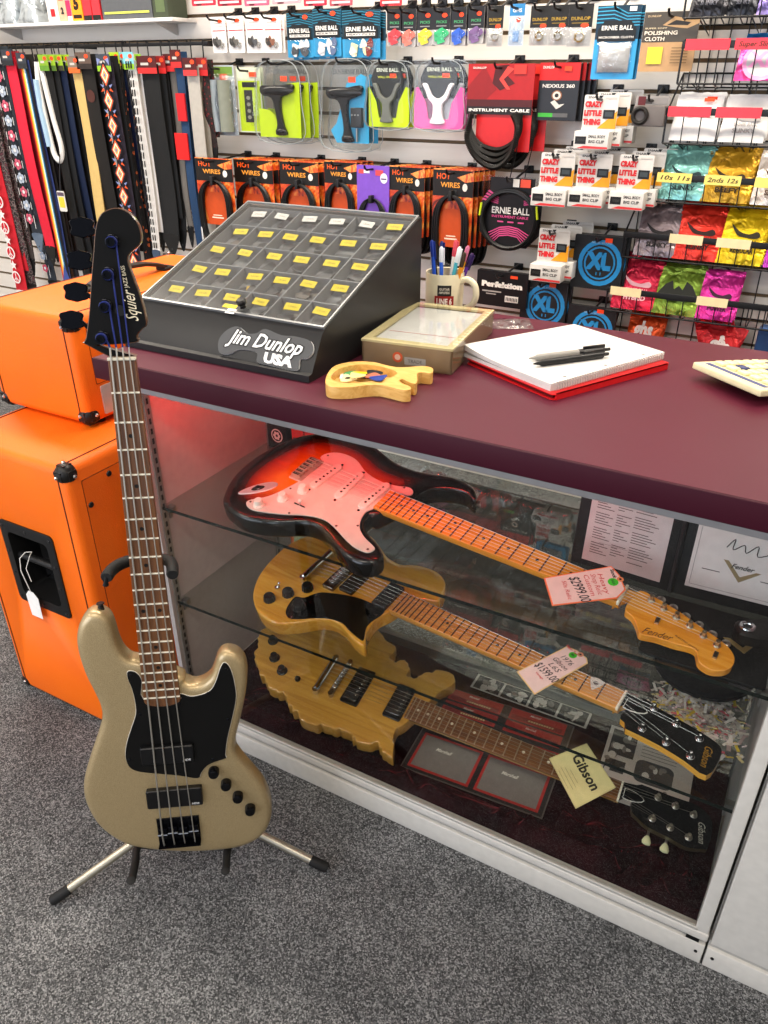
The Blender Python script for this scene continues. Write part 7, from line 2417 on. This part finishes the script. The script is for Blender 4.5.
shelf_box(102, 152, .17, M('#55585c', .5), [('r', .06, .42, .14, .8, '#d9d9d6'), ('r', .18, .42, .26, .8, '#d9d9d6'), ('r', .4, .4, .46, .8, '#c8d02a'), ('r', .6, .4, .66, .8, '#d9d9d6'), ('r', .05, .10, .95, .14, '#c8d05a')], 'wide dark grey box with pale stripes on the wall shelf')
shelf_box(153, 168, .17, M('#3c4434', .5), [('r', .2, .1, .8, .4, '#5a6a48')], 'dark green box at the right end of the wall shelf')
for k, (a, b) in enumerate(((-22, 4), (5, 24), (25, 45))):
    p, q = at(a, 10, 2.51), at(b, 10, 2.51)
    crumple_bag('cloth_pouch', ['shiny clear-wrapped bundle at the far left of the wall shelf', 'shiny clear-wrapped bundle second on the wall shelf', 'shiny clear-wrapped bundle left of the white box on the wall shelf'][k], 'bundle', ((p.x + q.x) / 2, 2.515, SHZ + .0006), (q.x - p.x) * .98, .12, .17, 0, 20 + k, special('silver_wrap', f_foil('#aeb8c0', '#2a3038')))

# red packs along the top edge
for k, (a, b, c) in enumerate(((190, 214, '#c02a40'), (216, 240, '#a82038'), (243, 268, '#d05a78'), (271, 300, '#c8a0a8'), (303, 326, '#c02a40'), (329, 352, '#b0505a'), (380, 402, '#c83038'))):
    q = ['leftmost', 'second', 'third', 'fourth', 'fifth', 'sixth', 'rightmost'][k]
    pack('string_pack', [f'{q} of the red and pink packs along the top edge above the pick packs'], 'string pack', (a, -34, b, 6 if k != 3 else 4), YH, [('r', .1, .55, .9, .8, '#e9dcd6'), ('r', .1, .06, .9, .12, '#e9c8cc'), ('o', .3, .03, .12, .02, '#5a1020')], M(c, .4), group='red and pink packs along the top edge', hk=f'the {q} red pack along the top edge')

# ------------------------------------------------------------------ guitar straps
ra, rb = at(-40, 41, 2.47), at(207, 38, 2.47)
RZ = 1.482
rl = thing('hanging_rail', 'black metal rail carrying the guitar straps on the slatted wall', 'rail', (ra.x, 2.47, RZ))
g = G(WIRE); g.box(0, 0, -.006, rb.x - ra.x, .008, .006, r=.002); g.build('bar', rl)
for x in (.02, (rb.x - ra.x) / 2, rb.x - ra.x - .03):
    g = G(WIRE); g.box(x, .006, -.008, x + .012, WALLY - 2.471, .008); g.build('arm', rl)


def strap(px, ytop, ybot, wpx, mat, label, Y=2.42, card=None, tail=None, items=None, group=None, sway=.0, over=None, tip='#121212', zcut=None):
    """guitar strap hanging from the rail: header card, ribbon, end tab and slider"""
    a = at(px, ytop, Y); w = at(px + wpx, ytop, Y).x - a.x
    # vertical ribbon: find the z whose pixel row is ybot
    z1 = min([zz * .005 for zz in range(60, 320)], key=lambda zz: abs(PJ(a.x, Y, zz)[1] - ybot))
    ln = a.z - z1
    o = thing('guitar_strap', label, 'guitar strap', (a.x, Y, a.z), (0, 0, 0), group)
    g = G(mat); rings = []
    n = 24
    for k in range(n + 1):
        t = k / n; z = -ln * t
        s = sway * math.sin(t * 3.0) ; yy = .010 * math.sin(t * 5 + px) * t
        rings.append([(s - w / 2, yy, z), (s, yy - .004, z), (s + w / 2, yy, z), (s + w / 2, yy + .003, z), (s, yy - .001, z), (s - w / 2, yy + .003, z)])
    g.loft(rings)
    if items:
        items(g, w, ln)
    g.build('webbing', o, angle=50)
    # returning half behind
    g = G(mat if over is None else over)
    rings = [[(w * .28 - w * .45, .016, -ln * t * .92 + .02), (w * .28 + w * .4, .018, -ln * t * .92 + .02), (w * .28 + w * .4, .021, -ln * t * .92 + .02), (w * .28 - w * .45, .019, -ln * t * .92 + .02)] for t in (0, .25, .5, .75, 1)]
    g.loft(rings); g.build('return_webbing', o)
    g = G(M(tip, .5))
    tp = spline([(-w * .48, .0), (w * .48, .0), (w * .42, -.03), (w * .16, -.07), (0, -.08), (-w * .16, -.07), (-w * .42, -.03)], 3)
    g.X = Matrix.Translation((0, .010 * math.sin(5 + px) - .003, -ln + .006)) @ XZ; g.prism(tp, -.003, .001); g.flat(ell(0, -.055, .004, .004, 12), .0014, M('#3a3a3a', .5)); g.build('leather_tab', o)
    if card:
        g = G(M(card[0], .5)); g.X = XZ
        cw_ = max(w * 1.15, .05); ch = .055
        g.prism(rect(-cw_ / 2, -.03, cw_ / 2, ch - .03), .012, .0135)
        g.flat(rect(-cw_ / 2, -.03, cw_ / 2, -.012), .0139, M(card[1], .5)); g.flat(rect(-cw_ * .30, -.004, cw_ * .1, .004), .0139, M('#b9b6b0', .5)); g.flat(ell(cw_ * .22, .012, .010, .007, 12), .0143, M(OR_, .6))
        g.build('header_card', o, smooth=False)
    # loop over the rail, joins the ribbon to the bar
    g = G(WIRE); g.tube([(0, .002, -.004), (0, .004, max(.02, RZ - a.z + .008)), (0, 2.474 - Y, max(.024, RZ - a.z + .012)), (0, 2.483 - Y, max(.0, RZ - a.z - .004))], .0025, n=6); g.build('hanger_loop', o)
    return o


def PJ(x, y, z):
    v = Vector((x, y, z - HC)); d = v.dot(_f)
    return (384 + FPX * v.dot(_r) / d, 512 - FPX * v.dot(_u) / d)


def stripes(cols):
    def f(g, w, ln):
        n = len(cols)
        for k, c in enumerate(cols):
            x0, x1 = -w / 2 + w * k / n, -w / 2 + w * (k + 1) / n
            g.add([(x0, -.0062, 0), (x1, -.0062, 0), (x1, -.0062 + .008 * math.sin(5 + 22) * 0, -ln), (x0, -.0062, -ln)], [(0, 1, 2, 3)], M(c, .8))
    return f


def repeat(fn, pitch):
    def f(g, w, ln):
        k = 0; z = -pitch / 2
        while z > -ln + pitch / 2:
            t = -z / ln
            fn(g, w, z, k); z -= pitch; k += 1
    return f


def poly_xz(g, pts, y, mat): g.add([(x, y, z) for x, z in pts], [tuple(range(len(pts)))], mat)


def peace(g, w, z, k):
    wh = M('#efe6e2', .7); rd = M('#c21f2c', .7); y = -.016
    if k % 2 == 0:
        poly_xz(g, ell(0, z, w * .38, w * .38, 18), y, wh); poly_xz(g, ell(0, z, w * .29, w * .29, 18), y - .0005, rd)
        for a in (PI / 2, -PI / 2, -PI / 4, -3 * PI / 4):
            g.add([(.002 * math.sin(a), y - .001, z - .002 * math.cos(a)), (w * .33 * math.cos(a) + .002 * math.sin(a), y - .001, z + w * .33 * math.sin(a) - .002 * math.cos(a)), (w * .33 * math.cos(a) - .002 * math.sin(a), y - .001, z + w * .33 * math.sin(a) + .002 * math.cos(a)), (-.002 * math.sin(a), y - .001, z + .002 * math.cos(a))], [(0, 1, 2, 3)], wh)
    else:
        poly_xz(g, [(w * .3 * (1 if q % 2 == 0 else .45) * math.sin(2 * PI * q / 10), z + w * .3 * (1 if q % 2 == 0 else .45) * math.cos(2 * PI * q / 10)) for q in range(10)], y, wh)


def aztec(g, w, z, k):
    y = -.016
    cs = ['#1c1a20', '#e0562a', '#efe0c4', '#e8a04a', '#6a78a8']
    for q, s in enumerate((1., .78, .58, .38, .18)):
        m = M(cs[(q + 0) % 5], .8)
        poly_xz(g, [(0, z + .046 * s), (w * .5 * s, z), (0, z - .046 * s), (-w * .5 * s, z)], y - .0004 * q, m)
    for s in (-1, 1):
        poly_xz(g, [(s * w * .5, z + .055), (s * w * .5, z + .03), (s * w * .2, z + .05)], y, M('#7a86b4', .8))
        poly_xz(g, [(s * w * .5, z - .055), (s * w * .5, z - .03), (s * w * .2, z - .05)], y, M('#e0562a', .8))


def flowers(c0, c1, c2):
    def f(g, w, z, k):
        y = -.016
        m0, m1, m2 = M(c0, .8), M(c1, .8), M(c2, .8)
        m = (m0, m1)[k % 2]
        for q in range(5):
            a = 2 * PI * q / 5 + k
            poly_xz(g, ell(w * .2 * math.cos(a), z + w * .2 * math.sin(a), w * .15, w * .15, 10), y, m)
        poly_xz(g, ell(0, z, w * .12, w * .12, 10), y - .0005, m2)
        for s in (-1, 1): poly_xz(g, [(s * w * .42, z - .04), (s * w * .47, z - .04), (s * w * .47, z + .04), (s * w * .42, z + .04)], y, m2)
    return f


def words(g, w, z, k):
    y = -.016
    for q in range(3):
        a = (-.3 + .3 * q) * w
        poly_xz(g, [(a - w * .10, z - .012), (a + w * .08, z - .010), (a + w * .10, z + .012), (a - w * .06, z + .010)], y, M('#1a1a1c', .8))


BKS = M('#0a0a0b', .8)
S_ = strap
S_(-33, 50, 292, 12, M('#c21f2c', .8), 'red guitar strap with white peace signs at the far left', items=repeat(peace, .055), card=('#2a2c30', '#1a1a1c'), tip='#e0d8d0', Y=2.38)
S_(-23, 50, 285, 11, special('paisley_dark', f_floral('#5a2a34', '#1a1517', '#6a5a58', '#14110f', 60.)), 'dark paisley guitar strap beside the red peace-sign strap', card=('#2a2c30', '#1a1a1c'), Y=2.40)
S_(-14, 52, 260, 8, M('#3a3430', .8), 'thin brown guitar strap left of the grey flowered one', Y=2.42)
S_(-3, 52, 235, 11, M('#2a3038', .8), 'dark guitar strap with pale blue and pink flowers, nearest the red strap', items=repeat(flowers('#a8b4c4', '#c85a70', '#d8d8d6'), .055), card=('#30343c', '#22262c'), Y=2.40, tip='#5a6a7c')
S_(3, 54, 282, 9, M('#30363e', .8), 'flowered grey guitar strap tucked behind the red strap', items=repeat(flowers('#9aa8ba', '#b84a60', '#c8ccd0'), .055), Y=2.45)
S_(9, 57, 248, 10, M('#d81f38', .7), 'bright red guitar strap left of the rainbow one', card=('#2e343e', '#1e2228'), Y=2.40, over=M('#8a1420', .7))
S_(17, 58, 246, 7, M('#8f1626', .7), 'dark red guitar strap right behind the bright red one', Y=2.44, card=('#2e343e', '#1e2228'))
S_(24, 60, 282, 8, M('#3a4a8a', .7), 'rainbow striped guitar strap right of the red ones', items=stripes(['#c82a1e', '#e88a1e', '#f0c84a', '#e9e2d0', '#3a8ab0', '#1a2440', '#101218', '#101218']), card=('#2e343e', '#22262c'), Y=2.40, over=M('#1a1714', .7))
S_(33, 60, 288, 9, M('#2a2220', .7), 'brown and black striped guitar strap beside the rainbow one', items=stripes(['#1a1614', '#4a3020', '#15171c', '#2a2a30']), Y=2.44)
lp = at(39, 62, 2.40)
# folded white and pale blue strap
o = thing('guitar_strap', 'white and pale blue guitar strap folded into a short loop', 'guitar strap', (lp.x, 2.40, lp.z))
g = G(M('#d8d8d4', .7)); g.tube(spline([(-.012, 0, 0), (-.02, -.006, -.10), (-.012, -.006, -.28), (.0, -.006, -.34), (.03, -.006, -.35), (.045, -.006, -.30), (.03, -.006, -.20), (.018, -.006, -.08), (.01, 0, 0)], 5, closed=False), .011, n=8); g.build('webbing', o)
g = G(M('#9ab8d0', .6)); g.tube([(-.022, -.012, -.06), (-.024, -.014, -.16), (-.016, -.014, -.30)], .012, n=8); g.build('blue_sleeve', o)
g = G(WIRE); g.tube([(0, 0, -.01), (0, .0, .05), (0, .08, .06), (0, .084, .03)], .0025, n=6); g.build('hanger_loop', o)
blk = [(46, 286, 8, 'black guitar strap right of the folded white strap'), (53, 288, 8, 'black guitar strap second to the right of the folded white strap'), (60, 275, 9, 'dark navy guitar strap hung with a small yellow and white tag')]
for k, (px, yb, w_, lb) in enumerate(blk):
    S_(px, 62, yb, w_, M(['#0c0c0d', '#111214', '#0e1c38'][k], .75), lb, card=[('#7aa02a', '#5a8a2a'), ('#8ab02a', '#4a6a2a'), ('#8ab02a', '#3a3a2a')][k], Y=2.40 + .015 * k, over=BKS)
S_(68, 62, 290, 8, M('#1c5aa8', .6), 'bright blue guitar strap behind the bass tuning pegs', Y=2.46, card=('#9abf2a', '#4a5a2a'))
S_(76, 64, 252, 10, M('#c8aa6a', .7), 'plain tan guitar strap among the black ones', card=('#7a6a5a', '#e0622a'), Y=2.40, tip='#a8864a')
S_(86, 60, 290, 13, M('#13100e', .7), 'wide black leather guitar strap with a brown round patch', items=lambda g, w, ln: poly_xz(g, ell(0, -.12, w * .32, .022, 18), -.006, M('#4a2620', .6)), Y=2.40, card=('#5a4a42', '#2a2220'), over=BKS)
S_(106, 62, 272, 12, M('#2c2632', .8), 'woven guitar strap with orange and cream diamonds', items=repeat(aztec, .084), card=('#3a424c', '#8ab82a'), Y=2.38, over=BKS)
S_(117, 60, 280, 8, special('dark_floral', f_floral('#d86a3a', '#17171c', '#1c1a22', '#141418', 40.)), 'black guitar strap with small orange flowers', card=('#a8c82a', '#2a3a3a'), Y=2.43)
S_(123, 60, 270, 6, M('#1c2a50', .7), 'narrow dark blue guitar strap', card=('#7ac0c8', '#8ab82a'), Y=2.45)
S_(131, 60, 252, 8, M('#d6d4d0', .7), 'white guitar strap printed with rows of black lettering', items=repeat(words, .03), card=('#7ac0d0', '#8ab82a'), Y=2.39, tip='#3a4a60')
S_(139, 62, 232, 8, M('#1a1a1b', .75), 'charcoal webbing guitar strap left of the wide black one', Y=2.42, over=BKS, card=('#8ac02a', '#2a2a2a'))
S_(149, 64, 236, 17, M('#141516', .75), 'wide charcoal guitar strap in a red holder', card=('#4a1618', '#c82a2a'), Y=2.40, tip='#101010')
S_(162, 64, 232, 10, M('#0c0c0d', .75), 'plain black guitar strap right of the wide charcoal one', card=('#8a2020', '#c82a2a'), Y=2.43, tip='#101010')
S_(171, 62, 228, 6, M('#6a6660', .7), 'narrow grey guitar strap beside the plain black one', card=('#4a1618', '#c82a2a'), Y=2.44)
S_(178, 58, 250, 8, M('#1c3a5c', .7), 'navy guitar strap with red tags', items=lambda g, w, ln: (g.box(-w * .6, -.012, -.20, w * .5, -.006, -.11, M('#c01a22', .5)), g.box(-w * 1.3, -.014, -.33, w * .3, -.008, -.24, M('#d01a1a', .5))), card=('#4a1618', '#c82a2a'), Y=2.42)
S_(192, 66, 272, 12, M('#a8a49c', .7), 'wide pale grey guitar strap in a red holder', card=('#4a1618', '#c83a3a'), Y=2.40, over=M('#8a8478', .7), tip='#1c2a40')
S_(204, 66, 150, 8, special('dark_red_pattern', f_floral('#6a1a1e', '#17120f', '#2a1a18', '#0f0d0c', 70.)), 'black and dark red patterned guitar strap at the right end of the rail', card=('#8a2a2a', '#c82a2a'), Y=2.42)
# small plastic tag hanging in front of the straps
tg = at(62, 200, 2.36)
o = thing('swing_tag', 'small yellow and white plastic tag hanging among the dark guitar straps', 'tag', (tg.x, 2.36, tg.z))
g = G(M('#d8d6d0', .5)); g.X = XZ; g.prism(rrect(-.022, -.045, .022, .035, .006), 0, .002); g.flat(rect(-.016, -.03, .016, .012), .0024, M('#d8c83a', .5)); g.flat(rect(-.02, .016, .02, .030), .0024, M('#5a4a5a', .5)); g.build('card', o)
g = G(WIRE); g.tube([(0, -.001, .03), (.01, .02, .16), (.03, .075, .30)], .002, n=6); g.build('cord', o)

# ================================================================== light
def area(name, loc, rot, sx, sy, power, col):
    d = bpy.data.lights.new(name, 'AREA'); d.shape = 'RECTANGLE'; d.size = sx; d.size_y = sy; d.energy = power; d.color = lin(col)[:3]
    o = bpy.data.objects.new(name, d); COL.objects.link(o); o.location = loc; o.rotation_euler = rot
    return o


for k, (x, y) in enumerate(((-2.9, 1.75), (-1.2, 1.75), (.5, 1.75), (-2.6, -.5), (-.7, -.5), (1.2, -.5))):
    area('ceiling_lamp', (x, y, 2.66), (0, 0, 0), 1.2, .3, LP1 if y > 1 else LP1 * .6, '#fff3e2')
area('shop_window_daylight', (-2.2, -2.4, 1.5), (R(90), 0, 0), 3.2, 2.0, LP2, '#eaf0ff')
w = bpy.data.worlds.new('shop'); SC.world = w; w.use_nodes = True
w.node_tree.nodes['Background'].inputs[0].default_value = lin('#e6ecf5'); w.node_tree.nodes['Background'].inputs[1].default_value = LPW
SC.view_settings.view_transform = 'Standard'; SC.view_settings.look = 'None'; SC.view_settings.gamma = 1; SC.view_settings.use_curve_mapping = False
SC.view_settings.exposure = EXPO
SC.cycles.transparent_max_bounces = 32
SC.cycles.max_bounces = 10
SC.cycles.glossy_bounces = 5
SC.cycles.sample_clamp_indirect = 6.0
